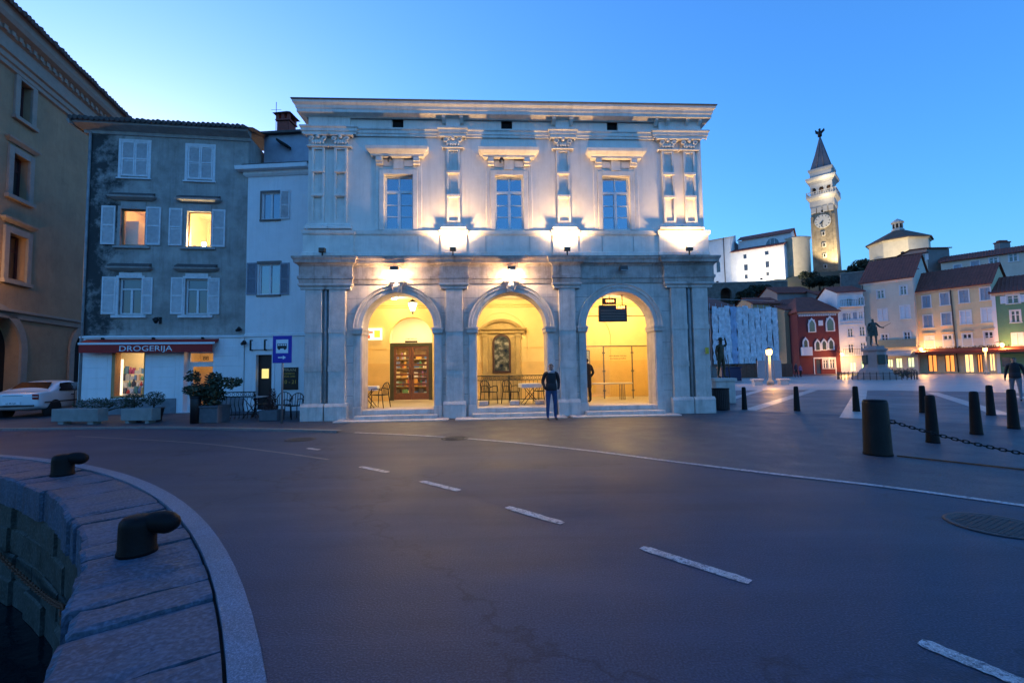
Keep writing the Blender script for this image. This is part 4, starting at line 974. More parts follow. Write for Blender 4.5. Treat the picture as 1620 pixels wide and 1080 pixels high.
WLOW_SH = [((162, 438, 184, 497), (225, 439, 242, 497)), ((271, 439, 291, 497), (329, 440, 348, 497))]
WARMROOM = mat('warm_room_wall', (.72, .55, .33), .9, .1, 2)
for i, (a, b, c, d) in enumerate(W_mid):
    w_ = subthing('window', GH)
    MB().bbox(a - .11, a, -.04, .02, c - .06, d + .12, .008).bbox(b, b + .11, -.04, .02, c - .06, d + .12, .008).box(a, b, -.038, .02, d, d + .3).box(a - .22, b + .22, -.1, .02, c - .13, c - .05).build('surround', SHUT if False else TRIM, w_)
    hood(w_, a, b, d, .45)
    for s_ in WMID_SH[i]: shutter(w_, *G(*s_), -.06, SHUT)
    MB().box(a, a + .05, .1, .15, c, d).box(b - .05, b, .1, .15, c, d).box(a + .05, b - .05, .1, .15, d - .05, d).box(a + .05, b - .05, .1, .15, c, c + .05).build('frame', mat('wood_frame', (.35, .2, .1), .6, .2, 6), w_)
    MB().box(a + .05, b - .05, .12, .126, c + .05, d - .05).build('pane', clearglass('shop_glass'), w_)
    r_ = MB(); r_.shell(a - .5, b + .6, .3, 2.6, c - .6, d + .4); r_.quad((a - .5, .3, c - .6), (b + .6, .3, c - .6), (b + .6, 2.6, c - .6), (a - .5, 2.6, c - .6))
    r_.wall(a - .5, b + .6, c - .6, d + .4, [(a, b, c, d)], .3, -.08); r_.build('room', WARMROOM, w_)
    if i == 0: MB().box(a - .4, a + .35, .5, 1.4, c - .6, d - .35).build('wardrobe', mat('pale_wardrobe', (.7, .58, .4), .7, .1, 4), w_)
    lamp('room_lamp', 'POINT', FG.w((a + b) / 2 + .1, 1.3, d + .1), 5.0, (1, .60, .24), None, .1)
a, b, c, d = W_mid[1]
bu = T('window_glint', 'bright globe added behind the pane of the lit upper window as a reflected glint', 'lamp', FG.w(*[(a + b) / 2 + .06, .28, c + .001]), FG.rot)  # glowing globe added in place of a bright reflection in the pane
MB().lathe([(.07, 0), (.07, .02), (.015, .03), (.015, .1)], n=12).build('base', BLACKM, bu); MB().ball((0, 0, .17), .085, 14, 10).build('bulb', emat('glint_globe', (1, .8, .42), 90), bu)
for i, (a, b, c, d) in enumerate(W_low):
    w_ = casement(GH, a, b, c, d, .1, .3, gm=glassmat('grey_house_glass', (.012, .025, .055), .06))
    MB().bbox(a - .1, a, -.04, .02, c - .04, d + .1, .008).bbox(b, b + .1, -.04, .02, c - .04, d + .1, .008).box(a, b, -.038, .02, d, d + .22).box(a - .22, b + .22, -.1, .02, c - .15, c - .04).build('surround', SHUT, w_)
    hood(w_, a, b, d, .38)
    for s_ in WLOW_SH[i]: shutter(w_, *G(*s_), -.06, SHUT)
    MB().box(a, b, .2, .21, c, d).build('curtain', CURT, w_)
# awning with lettering
AW = T('shop_awning', 'folded dark red awning with white stripe and shop lettering', 'awning', (*FG.A, 0), FG.rot)
AWx0, AWx1 = FG.px(134, 548)[0] + .1, FG.px(352, 545)[0] - .12; az = SZ - .02
RED = mat('red_canvas', (.36, .025, .02), .75, .12, 5, .1, 60)
MB().prism([(-.06, az - .04), (-.06, az - .12), (-.42, az - .26), (-.42, az - .2)], 'x', AWx0, AWx1).build('canopy', RED, AW)
MB().box(AWx0 - .02, AWx1 + .02, -.46, -.40, az - .275, az - .195).build('front_bar', mat('white_bar', (.7, .7, .7), .4, .05, 5), AW)
MB().box(AWx0 + .01, AWx1 - .06, -.445, -.43, az - .60, az - .27).build('valance', RED, AW)
label_text('DROGERIJA', 'lettering', .30, mat('white_letters', (.75, .75, .75), .6, 0), AW, ((FG.px(242, 551)[0]), -.452, az - .45), sx=1.25)
for x in (AWx0 + .6, (AWx0 + AWx1) / 2, AWx1 - .6): MB().box(x - .04, x + .04, -.14, -.04, az - .05, az + .03).build('bracket', BLACKM, AW)
# shop window
a, b, c, d = SW
sw = subthing('shop_window', GH)
TANW = mat('tan_wood', (.5, .26, .1), .6, .15, 5)
MB().box(a, a + .12, -.03, .3, c, d).box(b - .05, b, -.03, .3, c, d).box(a + .12, b - .05, -.03, .3, c, c + .08).box(a + .12, b - .05, -.03, .3, d - .05, d).build('frame', TANW, sw)
MB().box(a + .12, b - .05, .05, .056, c + .08, d - .05).build('pane', clearglass('shop_glass'), sw)
r_ = MB().shell(a - .75, b + .15, .41, 1.5, c - .05, d + .3); r_.quad((a - .75, .41, c - .04), (b + .15, .41, c - .04), (b + .15, 1.5, c - .04), (a - .75, 1.5, c - .04)); r_.wall(a - .75, b + .15, c - .05, d + .3, [(a, b, c, d)], .41, -.01); r_.build('display_box', CREAMW, sw)
lamp('shop_window_light', 'AREA', FG.w((a + b) / 2 - .2, .55, d + .2), 2.2, (1, .70, .38), None, .7, FG.w((a + b) / 2, .85, c))
lamp('shop_window_tube', 'POINT', FG.w(a + .25, .7, (c + d) / 2 + .4), .25, (1, .78, .48), None, .15)
MB().box(a - .05, a + .1, .425, .48, c + .1, d - .3).build('light_panel', emat('tube_glow', (1, .85, .6), .15), sw)
ICOL = [mat('goods%d' % i, q, .5, .1, 20) for i, q in enumerate(((.55, .07, .05), (.07, .2, .45), (.7, .7, .68), (.1, .3, .25), (.6, .35, .1), (.04, .05, .08), (.35, .4, .5), (.65, .5, .4), (.3, .05, .2)))]
ri = random.Random(21)
stg = T('display_steps', 'stepped white display shelves inside the lit shop window', 'display shelf', FG.w(a - .7, .5, c - .035), FG.rot)
SW_ = b - a + .6
for k in range(4): MB().box(0, SW_, .2 * k, .2 * k + .2, 0, .18 + .27 * k).build('shelf', CREAMW, stg)
for k in range(4):
    x = .02
    while x < SW_ - .1:
        w_ = ri.uniform(.07, .17); h = ri.uniform(.14, .34)
        if ri.random() < .5: mb = MB().box(0, w_, -.05, .05, 0, h); nm = 'goods_box'
        else: mb = MB().lathe([(w_ * .42, 0), (w_ * .45, h * .55), (w_ * .2, h * .72), (w_ * .2, h)], cx=w_ / 2, n=10); nm = 'goods_bottle'
        gi = ri.randrange(9); gc = ('red', 'blue', 'white', 'green', 'orange', 'black', 'grey', 'beige', 'purple')[gi]; gs = ('lowest', 'second', 'third', 'topmost')[k]; o = mb.build(nm, ICOL[gi]); o.location = FG.w(a - .7 + x, .5 + .2 * k + .1, c - .034 + .18 + .27 * k); o.rotation_euler = (0, 0, FG.rot)
        tag(o, ('%s box on the %s display step in the lit shop window' if nm == 'goods_box' else '%s bottle on the %s display step in the lit shop window') % (gc, gs), 'box' if nm == 'goods_box' else 'bottle', 'boxes in the shop window' if nm == 'goods_box' else 'bottles in the shop window')
        x += w_ + ri.uniform(.0, .04)
cb = MB().bbox(0, .32, 0, .2, 0, .42, .01).build('cardboard_display', mat('yellow_card', (.7, .45, .15), .7, .1, 8)); cb.location = FG.w(b - .42, .2 + .24, c - .03); cb.rotation_euler = (0, 0, FG.rot); tag(cb, 'tall yellow cardboard display standing in the corner of the lit shop window', 'box')
# shop door in its recess
a, b, c, d = SD; dn = subthing('shop_door', GH); yd = .3
MB().box(a, a + .07, yd, yd + .07, c, d).box(b - .07, b, yd, yd + .07, c, d).box(a + .07, b - .07, yd, yd + .07, d - .06, d).box(a + .07, b - .07, yd, yd + .07, d - .62, d - .42).build('frame', WHITEP, dn)
lf = MB().box(a + .07, a + .17, yd + .01, yd + .06, c, d - .62).box(b - .17, b - .07, yd + .01, yd + .06, c, d - .62).box(a + .17, b - .17, yd + .01, yd + .06, c, c + .25).build('door_leaf', WHITEP, dn)
MB().box(a + .17, b - .17, yd + .03, yd + .036, c + .25, d - .62).build('pane', clearglass('shop_glass'), dn); MB().box(a + .07, b - .07, yd + .03, yd + .036, d - .42, d - .06).build('transom_pane', clearglass('shop_glass'), dn)
label_text('88', 'number', .24, BLACKM, dn, ((a + b) / 2 + .1, yd + .02, d - .28))
r_ = MB().shell(a - .6, b + .6, .41, 2.4, c, d + .1); r_.quad((a - .6, .41, c + .002), (b + .6, .41, c + .002), (b + .6, 2.4, c + .002), (a - .6, 2.4, c + .002)); r_.wall(a - .6, b + .6, c, d + .1, [(a, b, c, d)], .41, -.01); r_.build('shop_interior', WARMROOM, dn)
lamp('shop_door_light', 'POINT', FG.w((a + b) / 2, 1.3, d - .15), 2.2, (1, .66, .32), None, .12)
# wall lamp bracket
wl = T('wall_lamp', 'unlit black wall lamp between the lower grey house windows and awning', 'wall lamp', FG.w(FG.px(254, 507)[0], 0, FG.px(254, 507)[1]), FG.rot)
MB().box(-.05, .05, -.02, 0, -.14, .14).build('plate', BLACKM, wl); MB().tube([(0, 0, .08), (0, -.16, .12), (0, -.3, .04)], .02, 6).build('arm', BLACKM, wl); MB().lathe([(.03, .1), (.13, .02), (.05, -.13), (.03, -.15)], cy=-.3, n=10).build('lamp_head', BLACKM, wl)
# downpipe at the left edge
MB().tube([(.06, -.06, EZ - .2), (.06, -.06, .1)], .05, 8).build('downpipe', mat('grey_pipe', (.16, .15, .155)), GH)
# ------------------------------------------------------------------ narrow white house
pA = at_depth(385, 650, 18.95); pB = at_depth(487, 652, 18.75)
FW = Frame(pA.xy, pB.xy); WW = FW.L
WH = T('white_house', 'narrow white plaster house squeezed between the grey house and the loggia', 'house', (*FW.A, 0), FW.rot)
EZ2 = FW.px(430, 276)[1]
def Wp(x0, y0, x1, y1): return FW.rect(x0, y0, x1, y1)
w1 = Wp(414, 304, 443, 347); w2 = Wp(409, 417, 443, 466); dd = Wp(405, 561, 430, 652); dd = (dd[0], dd[1], .05, dd[3])
mb = MB(); mb.wall(0, WW, 0, EZ2, [w1, w2, dd], 0, .2); mb.shell(0, WW, 0, 10, 0, EZ2); mb.build('wall', WHITEP, WH)
MB().profile([(0, EZ2 - .1), (.05, EZ2 - .08), (.12, EZ2), (.12, EZ2 + .12), (.34, EZ2 + .14), (.36, EZ2 + .3), (0, EZ2 + .34)], -.03, WW, True, False, .3).build('eaves_cornice', WHITEP, WH)
UP = FW.px(440, 213, 1.2)[1]
mb = MB(); mb.wall(-.1, WW + .3, EZ2, UP, [], 1.2, .1); mb.shell(-.1, WW + .3, 1.2, 8, EZ2, UP); mb.build('attic_wall', mat('blue_grey_plaster', (.33, .36, .42), .9, .15, 1.5, .2, 30, stain=.5), WH)
MB().box(-.1, WW + .3, -.3, 1.2, EZ2 + .33, EZ2 + .37).build('ledge', MATS['old_tiles'], WH)
MB().prism([(1.0, UP - .02), (1.0, UP + .08), (8, UP + .7), (8, UP)], 'x', -.3, WW + .3).build('roof', MATS['old_tiles'], WH)
u_, z_ = FW.px(447, 226, 1.0); MB().prism([(u_ - .25, z_ + .2), (u_ + .3, z_ - .15), (u_ + .3, z_ - .25), (u_ - .25, z_ + .08)], 'y', .9, 1.2).build('small_hood', DARK, WH)
w_ = casement(WH, *w1, .08, 0); shutter(w_, *Wp(444, 301, 459, 347), -.05, SHUT)
MB().box(w1[0] - .06, w1[1] + .06, -.06, .0, w1[2] - .08, w1[2] - .01).box(w1[0] - .06, w1[0], -.03, 0, w1[2], w1[3]).box(w1[0] - .06, w1[1] + .06, -.03, 0, w1[3], w1[3] + .06).build('surround', mat('brown_trim', (.2, .16, .14), .8, .2, 5), w_)
MB().box(w1[0], w1[1], .18, .19, w1[2], w1[3]).build('curtain', CURT, w_)
w_ = casement(WH, *w2, .08, 0); shutter(w_, *Wp(391, 416, 407, 466), -.05, SHUTG); shutter(w_, *Wp(444, 416, 458, 466), -.05, SHUTG)
MB().box(w2[0] - .06, w2[1] + .06, -.06, .0, w2[2] - .08, w2[2] - .01).build('sill', MATS['brown_trim'], w_); MB().box(w2[0] - .06, w2[1] + .06, -.05, 0, w2[3], w2[3] + .1).build('lintel', MATS['brown_trim'], w_)
MB().box(w2[0], w2[1], .18, .19, w2[2], w2[3]).build('curtain', CURT, w_)
dw = subthing('door', WH); a, b, c, d = dd
MB().box(a - .12, a, -.03, .03, c - .05, d + .1).box(b, b + .12, -.03, .03, c - .05, d + .1).box(a, b, -.028, .03, d, d + .1).build('frame', WHITEP, dw)
MB().box(a, b, .14, .19, c, d).build('door_leaf', mat('dark_door', (.025, .012, .012), .4, .2, 6), dw)
MB().box(a + .16, a + .46, .13, .14, 1.35, 1.75).build('lit_pane', emat('dim_lit_pane', (1, .75, .2), .10), dw)
MB().profile([(0, FW.px(430, 533)[1]), (.05, FW.px(430, 532)[1]), (.05, FW.px(430, 528)[1]), (0, FW.px(430, 527)[1])], 0, WW).build('string_course', WHITEP, WH)
bp_ = Wp(398, 539, 424, 553)
sg = T('wall_sign', 'pale blank shop sign plate above the dark door of the white house', 'sign', FW.w(bp_[0], 0, 0), FW.rot)
MB().bbox(0, bp_[1] - bp_[0] + 1.0, -.1, -.02, bp_[2], bp_[3], .01).build('plate', mat('sign_plate', (.75, .74, .76), .3, .2, 2), sg)
for k in (0.0, .62, 1.6): MB().box(k - .03 + .03, k + .03 + .03, -.13, 0, bp_[2] - .04, bp_[3] + .04).build('bracket', BLACKM, sg)
for (x, y), t_ in (((390, 543), 'small black spotlight beside the sign plate of the white house'), ((382, 522), 'small black spotlight at the string course between the grey and white houses')):
    u_, z_ = FW.px(x, y); s_ = T('spotlight', t_, 'spotlight', FW.w(u_, 0, z_), FW.rot); MB().tube([(0, 0, 0), (0, -.12, 0)], .02, 6).build('arm', BLACKM, s_); MB().lathe([(.05, -.1), (.1, .08), (.07, .1)], n=10, M=Matrix.Translation((.0, -.2, 0)) @ Matrix.Rotation(1.1, 4, 'Y')).build('lamp_head', BLACKM, s_)
q = Wp(446, 581, 472, 616)
ob = T('opening_hours_sign', 'black sign with yellow opening hours on the white house wall', 'sign', FW.w((q[0] + q[1]) / 2, 0, 0), FW.rot)
hw = (q[1] - q[0]) / 2
MB().bbox(-hw, hw, -.05, 0, q[2], q[3], .008).build('board', mat('black_board', (.01, .01, .012), .35, 0), ob)
YL = mat('gold_letters', (.6, .36, .06), .5, 0); GL_ = mat('pale_gold_letters', (.5, .38, .2), .5, 0); h_ = q[3] - q[2]
label_text('PIRAN', 'lettering', .16, GL_, ob, (0, -.054, q[3] - h_ * .12), sx=1.25); label_text('ODPRTO', 'lettering', .11, YL, ob, (0, -.054, q[3] - h_ * .29)); label_text('VSAK DAN', 'lettering', .10, YL, ob, (0, -.054, q[3] - h_ * .41)); label_text('10 - 21', 'lettering', .22, YL, ob, (0, -.054, q[3] - h_ * .66))
# brick chimney
cx, cz = FW.px(453, 216, 3.0); ch = T('chimney', 'red brick chimney with tiled cap above the narrow white house', 'chimney', FW.w(cx, 3.0, UP - .3), FW.rot)
BRK = mat('red_brick', (.30, .075, .055), .9, .3, 9, .5, 30)
top = FW.px(453, 187, 3.0)[1] - UP + .3
MB().box(-.36, .36, -.36, .36, 0, top).build('core', mat('mortar', (.12, .08, .07), .95, .2, 8), ch)
nr = int(top / .11)
for r_i in range(nr):
    for s_ in range(4):
        for k in range(3):
            x0 = -.39 + k * .26 - (.0 if r_i % 2 else .0); e = .004
            M_ = Matrix.Rotation(s_ * pi / 2, 4, 'Z'); sh = .0 if r_i % 2 else .065
            xa, xb = max(x0 + e - sh, -.385), min(x0 + .26 - e - sh, .385)
            MB().box(xa, xb, -.385, -.35, r_i * .11 + e, r_i * .11 + .11 - e, M_).build('brick', BRK, ch)
MB().box(-.46, .46, -.46, .46, top, top + .08).build('collar', BRK, ch)
for sx in (-1, 1):
    for sy in (-1, 1): MB().box(sx * .34 - .08, sx * .34 + .08, sy * .34 - .08, sy * .34 + .08, top + .08, top + .4).build('cap_pillar', BRK, ch)
MB().box(-.1, .1, -.42, .42, top + .08, top + .4).build('cap_pillar', BRK, ch)
MB().add([(-.58, -.58, top + .4), (.58, -.58, top + .4), (.58, .58, top + .4), (-.58, .58, top + .4), (0, 0, top + .78)], [(0, 1, 4), (1, 2, 4), (2, 3, 4), (3, 0, 4), (3, 2, 1, 0)]).build('cap', MATS['terracotta'], ch)
ch.scale = (.8, .8, .86)
an = MB().tube([(0, 0, 0), (0, 0, 2.6)], .015, 5).tube([(-.25, 0, 2.2), (.25, 0, 2.2)], .01, 4).build('roof_aerial', BLACKM); an.location = FW.w(cx - .55, 3.0, UP + .1); tag(an, 'thin rooftop aerial standing beside the brick chimney', 'aerial')
# ------------------------------------------------------------------ large orange building along the alley
Q = at_depth(123, 650, 26.5).xy; dv = Vector((-.27, .963)).normalized()
FO = Frame(Q - dv * 13, Q + dv * 7); OW = FO.L
ORG = mat('ochre_facade', (0.34, 0.215, 0.125), .9, .2, .8, .2, 30, stain=.45, streak=.3, dirt=(.5, .45, .4))
OTR = mat('ochre_trim', (0.29, .235, .19), .85, .15, 3, .2, 30)
OB = T('ochre_building', 'tall dark ochre palazzo with heavy cornice and arched doorways along the alley', 'building', (*FO.A, 0), FO.rot)
OWN = [FO.rect(29, 133, 49, 190), FO.rect(18, 248, 44, 312), FO.rect(11, 372, 40, 442)]
def O(u): return u
ar = FO.px(2, 520); ar_b = FO.px(28, 600)[0]; ar_a = ar_b - 3.6
ar2a, ar2b = FO.px(113, 600)[0], FO.px(113, 600)[0] + 2.6
OEZ = FO.px(60, 128)[1]
allw = []
for a, b, c, d in OWN:
    for k in (0, -1):
        allw.append((a + k * 5.2, b + k * 5.2, c, d))
OZ = 14.9
OEZ = max(w_[3] for w_ in allw) + 1.3
mb = MB(); mb.wall(0, OW, 0, OEZ, allw + [(ar_a, ar_b, 0, 4.6, 'arch'), (ar2a, ar2b, 0, 4.3, 'arch')], 0, .6); mb.shell(0, OW, 0, 14, 0, OEZ); mb.build('wall', ORG, OB)
sc = FO.px(60, 502)[1]
MB().profile([(0, sc - .3), (.1, sc - .25), (.1, sc), (.2, sc + .05), (.2, sc + .15), (0, sc + .2)], 0, OW).build('string_course', OTR, OB)
for a_, b_, t_ in ((ar_a, ar_b, 4.6), (ar2a, ar2b, 4.3)):
    c_ = (a_ + b_) / 2; r0 = (b_ - a_) / 2; sp = t_ - r0; mb = MB(); n = 24; v = []
    for k in range(n + 1):
        a = pi * k / n
        for r, o in ((r0, 0), (r0, .1), (r0 + .4, .1), (r0 + .4, 0)): v.append((c_ - r * cos(a), -o, sp + r * sin(a)))
    mb.add(v, [(k * 4 + i, k * 4 + i + 1, (k + 1) * 4 + i + 1, (k + 1) * 4 + i) for k in range(n) for i in range(3)])
    for s_ in (-1, 1): x0, x1 = sorted((c_ + s_ * r0, c_ + s_ * (r0 + .4))); mb.box(x0, x1, -.1, .0, 0, sp)
    mb.build('arch_surround', OTR, OB); MB().box(a_, b_, .55, .59, 0, t_).build('dark_door', DARK, OB)
for a, b, c, d in allw:
    w_ = subthing('window', OB)
    MB().bbox(a - .3, a, -.1, .02, c - .1, d + .3, .02).bbox(b, b + .3, -.1, .02, c - .1, d + .3, .02).box(a, b, -.098, .02, d, d + .3).box(a - .36, b + .36, -.18, .02, c - .28, c - .1).build('surround', OTR, w_)
    if c < OEZ - 5: MB().profile([(.05, d + .45), (.1, d + .5), (.2, d + .6), (.22, d + .68), (0, d + .72)], a - .3, b + .3, True, True).build('hood', OTR, w_)
    m_ = (a + b) / 2
    MB().box(a, a + .1, .3, .38, c, d).box(b - .1, b, .3, .38, c, d).box(m_ - .05, m_ + .05, .3, .38, c, d).box(a + .1, m_ - .05, .3, .38, d - .1, d).box(m_ + .05, b - .1, .3, .38, d - .1, d).box(a + .1, b - .1, .302, .37, (c + d) / 2 + .3, (c + d) / 2 + .4).build('frame', mat('maroon_frame', (.06, .02, .02), .6, .2, 6), w_)
    for xa, xb in ((a + .1, m_ - .05), (m_ + .05, b - .1)): MB().box(xa, xb, .34, .346, c, d - .1).build('pane', glassmat('dark_glass', (.006, .007, .012), .03), w_)
OEZ -= .3
MB().profile([(0, OEZ - .9), (.12, OEZ - .85), (.12, OEZ - .65), (.2, OEZ - .6), (.2, OEZ - .35), (.3, OEZ - .3), (.3, OEZ + .35), (.42, OEZ + .42), (.42, OEZ + .62), (.7, OEZ + .75), (.8, OEZ + .95), (.84, OEZ + 1.25), (.92, OEZ + 1.35), (0, OEZ + 1.5)], 0, OW).build('cornice', OTR, OB)
k = 0.4
while k < OW:
    MB().box(k, k + .22, -.5, -.29, OEZ + .42, OEZ + .64).build('dentil', OTR, OB); k += .45
orf = MB().add([(-.2, -1.02, OEZ + 1.36), (OW + .3, -1.02, OEZ + 1.36), (OW + .3, 7, OEZ + 4.2), (-.2, 7, OEZ + 4.2)], [(0, 1, 2, 3)]).box(-.2, OW + .3, -1.02, -.9, OEZ + 1.3, OEZ + 1.37).build('roof', MATS['old_tiles'], OB)
tm = MB().tube([(0, -1.1, OEZ + 1.36), (0, .6, OEZ + 1.36 + 2.02 * .34)], .11, 8).build('roof_tile', MATS['old_tiles'], orf)
for i in range(int(OW / .25)):
    o = tm if i == 0 else tm.copy()
    if i: COL.objects.link(o); o.parent = orf
    o.location = (i * .25, rg.uniform(-.04, .04), 0)
u_ = FO.px(0, 420)[0] - 2.6
lt = T('wall_lantern', 'lit lantern on a bracket on the ochre palazzo beside its lower window', 'lantern', FO.w(u_, 0, 6.6), FO.rot)
MB().tube([(0, 0, .3), (0, -.5, .35), (0, -.9, .2)], .03, 6).build('arm', BLACKM, lt); MB().lathe([(.08, -.4), (.2, 0), (.05, .2)], cy=-.9, n=8).build('lamp_head', emat('sodium_glow', (1, .55, .2), 12), lt)
lamp('wall_lantern_light', 'POINT', FO.w(u_, -1.3, 6.4), 12, SODIUM, None, .15)
# ================================================================== far side of the square
def col(name, c, **k): return mat(name, c, .9, .1, .7, .1, 12, stain=k.pop('stain', .3), streak=k.pop('streak', .25), dirt=(.55, .5, .45), **k)
CREAM = col('cream_facade', (.60, .52, .42)); YELF = col('pale_yellow_facade', (.62, .48, .29)); GRNF = col('green_facade', (.10, .22, .14)); REDF = col('venetian_red_facade', (.14, .03, .032)); EWF = col('white_facade', (.68, .66, .65)); BEI = col('beige_facade', (.38, .28, .17)); GREYB = col('grey_rear_wall', (.22, .2, .19))
ROOF = mat('red_roof_tiles', (.22, .06, .04), .9, .3, 2.0, .6, 9, stain=.4)
WFR = mat('window_white', (.62, .62, .64), .6, .05, 5); BSH = mat('blue_grey_shutter', (.33, .37, .44), .7, .12, 6); WSH = mat('white_shutter', (.66, .68, .72), .7, .08, 6); DGL = glassmat('far_glass', (.012, .014, .02), .06)
def facade(name, label, x0, Y0, x1, Y1, ytop, m, depth=9.0, cat='house', group=None, ridge=3.0, holes=(), base_z=0.0, roofm=None, over=.4, yb=590, cornice=True, hip=False):
    A = at_depth(x0, yb, Y0); B = at_depth(x1, yb, Y1); fr = Frame(A.xy, B.xy)
    H = (fr.px(x0 + 2, ytop[0])[1] + fr.px(x1 - 2, ytop[1])[1]) / 2
    o = T(name, label, cat, (*fr.A, 0), fr.rot, group); W = fr.L
    rect = [fr.rect(*h[:4]) for h in holes]
    mb = MB(); mb.wall(0, W, base_z, H, rect, 0, .22); mb.shell(0, W, 0, depth, base_z, H)
    if ridge and not hip:
        for u in (0, W): mb.add([(u, 0, H), (u, depth, H), (u, depth / 2, H + ridge)], [(0, 1, 2)])
    mb.build('wall', m, o)
    if cornice: MB().profile([(0, H - .3), (.1, H - .25), (.12, H - .1), (.28, H), (.28, H + .1), (0, H + .12)], 0, W).build('eaves_cornice', WFR if m in (CREAM, EWF) else TRIM, o)
    if ridge:
        e = over; k = ridge / (depth / 2); hp = min(depth / 2, W / 3) if hip else 0
        v = [(-e * .6, -e, H + .12), (W + e * .6, -e, H + .12), (W + e * .6 - hp, depth / 2, H + ridge + .12), (-e * .6 + hp, depth / 2, H + ridge + .12), (-e * .6, depth + e, H + .12), (W + e * .6, depth + e, H + .12)]
        f = [(0, 1, 2, 3), (3, 2, 5, 4)] + ([(0, 3, 4), (1, 5, 2)] if hip else [])
        rf = MB().add(v, f).add([(a, b, c - .12) for a, b, c in v], [tuple(reversed(q)) for q in f]).box(-e * .6, W + e * .6, -e, -e + .1, H, H + .125).build('roof', roofm or ROOF, o)
        # rows of roof tiles
        mb = MB(); n = int(W / .34)
        if not hip and Y0 < 90:
            for i in range(n + 1):
                x = -e * .5 + i * (W + e) / n
                mb.prism([(x - .08, 0), (x, .07), (x + .08, 0)], 'y', 0, 1)
                for q in range(len(mb.v) - 6, len(mb.v)):
                    a, b, c = mb.v[q]; t_ = b; mb.v[q] = (a, -e + t_ * (depth / 2 + e), H + .12 + c + t_ * ridge * (1.0))
            stuff(mb.build('roof_tiles', roofm or ROOF, rf))
    for h, (a, b, c, d) in zip(holes, rect):
        kind = h[4] if len(h) > 4 else 'dark'; w_ = subthing('window', o); m_ = (a + b) / 2; t = .1
        if kind == 'plain': MB().box(a, b, .1, .12, c, d).build('pane', DGL, w_); continue
        if kind in ('lit', 'litg', 'lito'):
            MB().box(a, b, .15, .17, c, d).build('pane', {'lit': emat('far_lit', (1, .6, .2), .2), 'litg': emat('far_lit_green', (.75, .85, .35), .17), 'lito': emat('far_lit_orange', (1, .3, .06), .16)}[kind], w_)
            MB().box(a, a + t, .04, .1, c, d).box(b - t, b, .04, .1, c, d).box(a + t, b - t, .04, .1, d - t, d).box(m_ - .06, m_ + .06, .06, .1, c, d - t).build('frame', WFR if kind != 'lito' else DWOOD, w_); continue
        MB().box(a - .12, a, -.04, .02, c - .1, d + .12).box(b, b + .12, -.04, .02, c - .1, d + .12).box(a, b, -.038, .02, d, d + .12).box(a - .18, b + .18, -.1, .02, c - .16, c - .06).build('surround', WFR, w_)
        if kind in ('blue', 'white'):
            sm = BSH if kind == 'blue' else WSH
            for xa, xb in ((a, m_ - .02), (m_ + .02, b)): shutter(w_, xa, xb, c, d, .02, sm, .11)
        else:
            fm = WFR
            MB().box(a, a + t, .06, .12, c, d).box(b - t, b, .06, .12, c, d).box(m_ - t * .7, m_ + t * .7, .055, .12, c, d).box(a + t, m_ - t * .7, .06, .12, d - t, d).box(m_ + t * .7, b - t, .06, .12, d - t, d).box(a + t, b - t, .062, .118, c + (d - c) * .6, c + (d - c) * .6 + .07).build('frame', fm, w_)
            for xa, xb in ((a + t, m_ - t * .7), (m_ + t * .7, b - t)): MB().box(xa, xb, .1, .106, c, d - t).build('pane', DGL, w_)
            if kind == 'open':
                for xa, xb in ((a - (b - a) * .48 - .1, a - .1), (b + .1, b + (b - a) * .48 + .1)): shutter(w_, xa, xb, c, d, -.07, WSH, .11)
    return o, fr, H
def z2(x0, y0, x1, y1, k='dark'): return (1340 + x0 * .2778, 320 + y0 * .2778, 1340 + x1 * .2778, 320 + y1 * .2778, k)
def z1(x0, y0, x1, y1, k='dark'): return (1100 + x0 * .2778, 320 + y0 * .2778, 1100 + x1 * .2778, 320 + y1 * .2778, k)
# yellow house
hs = [z2(*q, 'blue') for q in ((430, 533, 475, 598), (532, 517, 580, 583), (640, 500, 692, 570), (760, 487, 815, 555), (436, 643, 486, 710))] + [z2(540, 630, 592, 697, 'blue'), z2(647, 617, 705, 690, 'white'), z2(768, 602, 828, 680, 'white'), z2(445, 762, 495, 825, 'white'), z2(550, 755, 600, 820), z2(660, 748, 712, 815), z2(782, 735, 835, 805)]
hs += [(1468, 561, 1483, 587, 'lito'), (1495, 561, 1511, 587, 'lito'), (1526, 560, 1541, 588, 'lit'), (1546, 560, 1555, 588, 'lito'), (1565, 559, 1575, 586, 'lit')]
o, fr, H = facade('yellow_house', 'pale yellow four storey house with blue shutters above a red awning', 1453, 68, 1578, 61, (463, 448), YELF, holes=hs, ridge=3.4)
for h in hs[8:12]:
    a, b, c, d = fr.rect(*h[:4]); MB().profile([(.03, d + .35), (.18, d + .4), (.2, d + .5), (0, d + .52)], a - .2, b + .2).build('hood', TRIM, o)
u_, z_ = fr.px(1505, 520); MB().tube([(fr.px(1508, 520)[0], -.08, H - .2), (fr.px(1516, 580)[0], -.08, .2)], .07, 6).build('downpipe', mat('brown_pipe', (.07, .05, .045), .7, .2, 5), o)
a = fr.px(1456, 556)[0]; zz = fr.px(1515, 553)[1]
aw = T('restaurant_awning', 'long thin dark red awning over the restaurant front on the square', 'awning', (*fr.A, 0), fr.rot)
MB().prism([(-.02, zz + .25), (-.02, zz + .1), (-2.2, zz - .35), (-2.2, zz - .2)], 'x', a, fr.L + 6.5).build('canopy', mat('far_red_canvas', (.25, .04, .02), .8, .15, 3), aw); MB().box(a, fr.L + 6.5, -2.25, -2.2, zz - .55, zz - .2).build('valance', MATS['far_red_canvas'], aw)
BL = mat('black_letters', (.02, .02, .02), .6, 0)
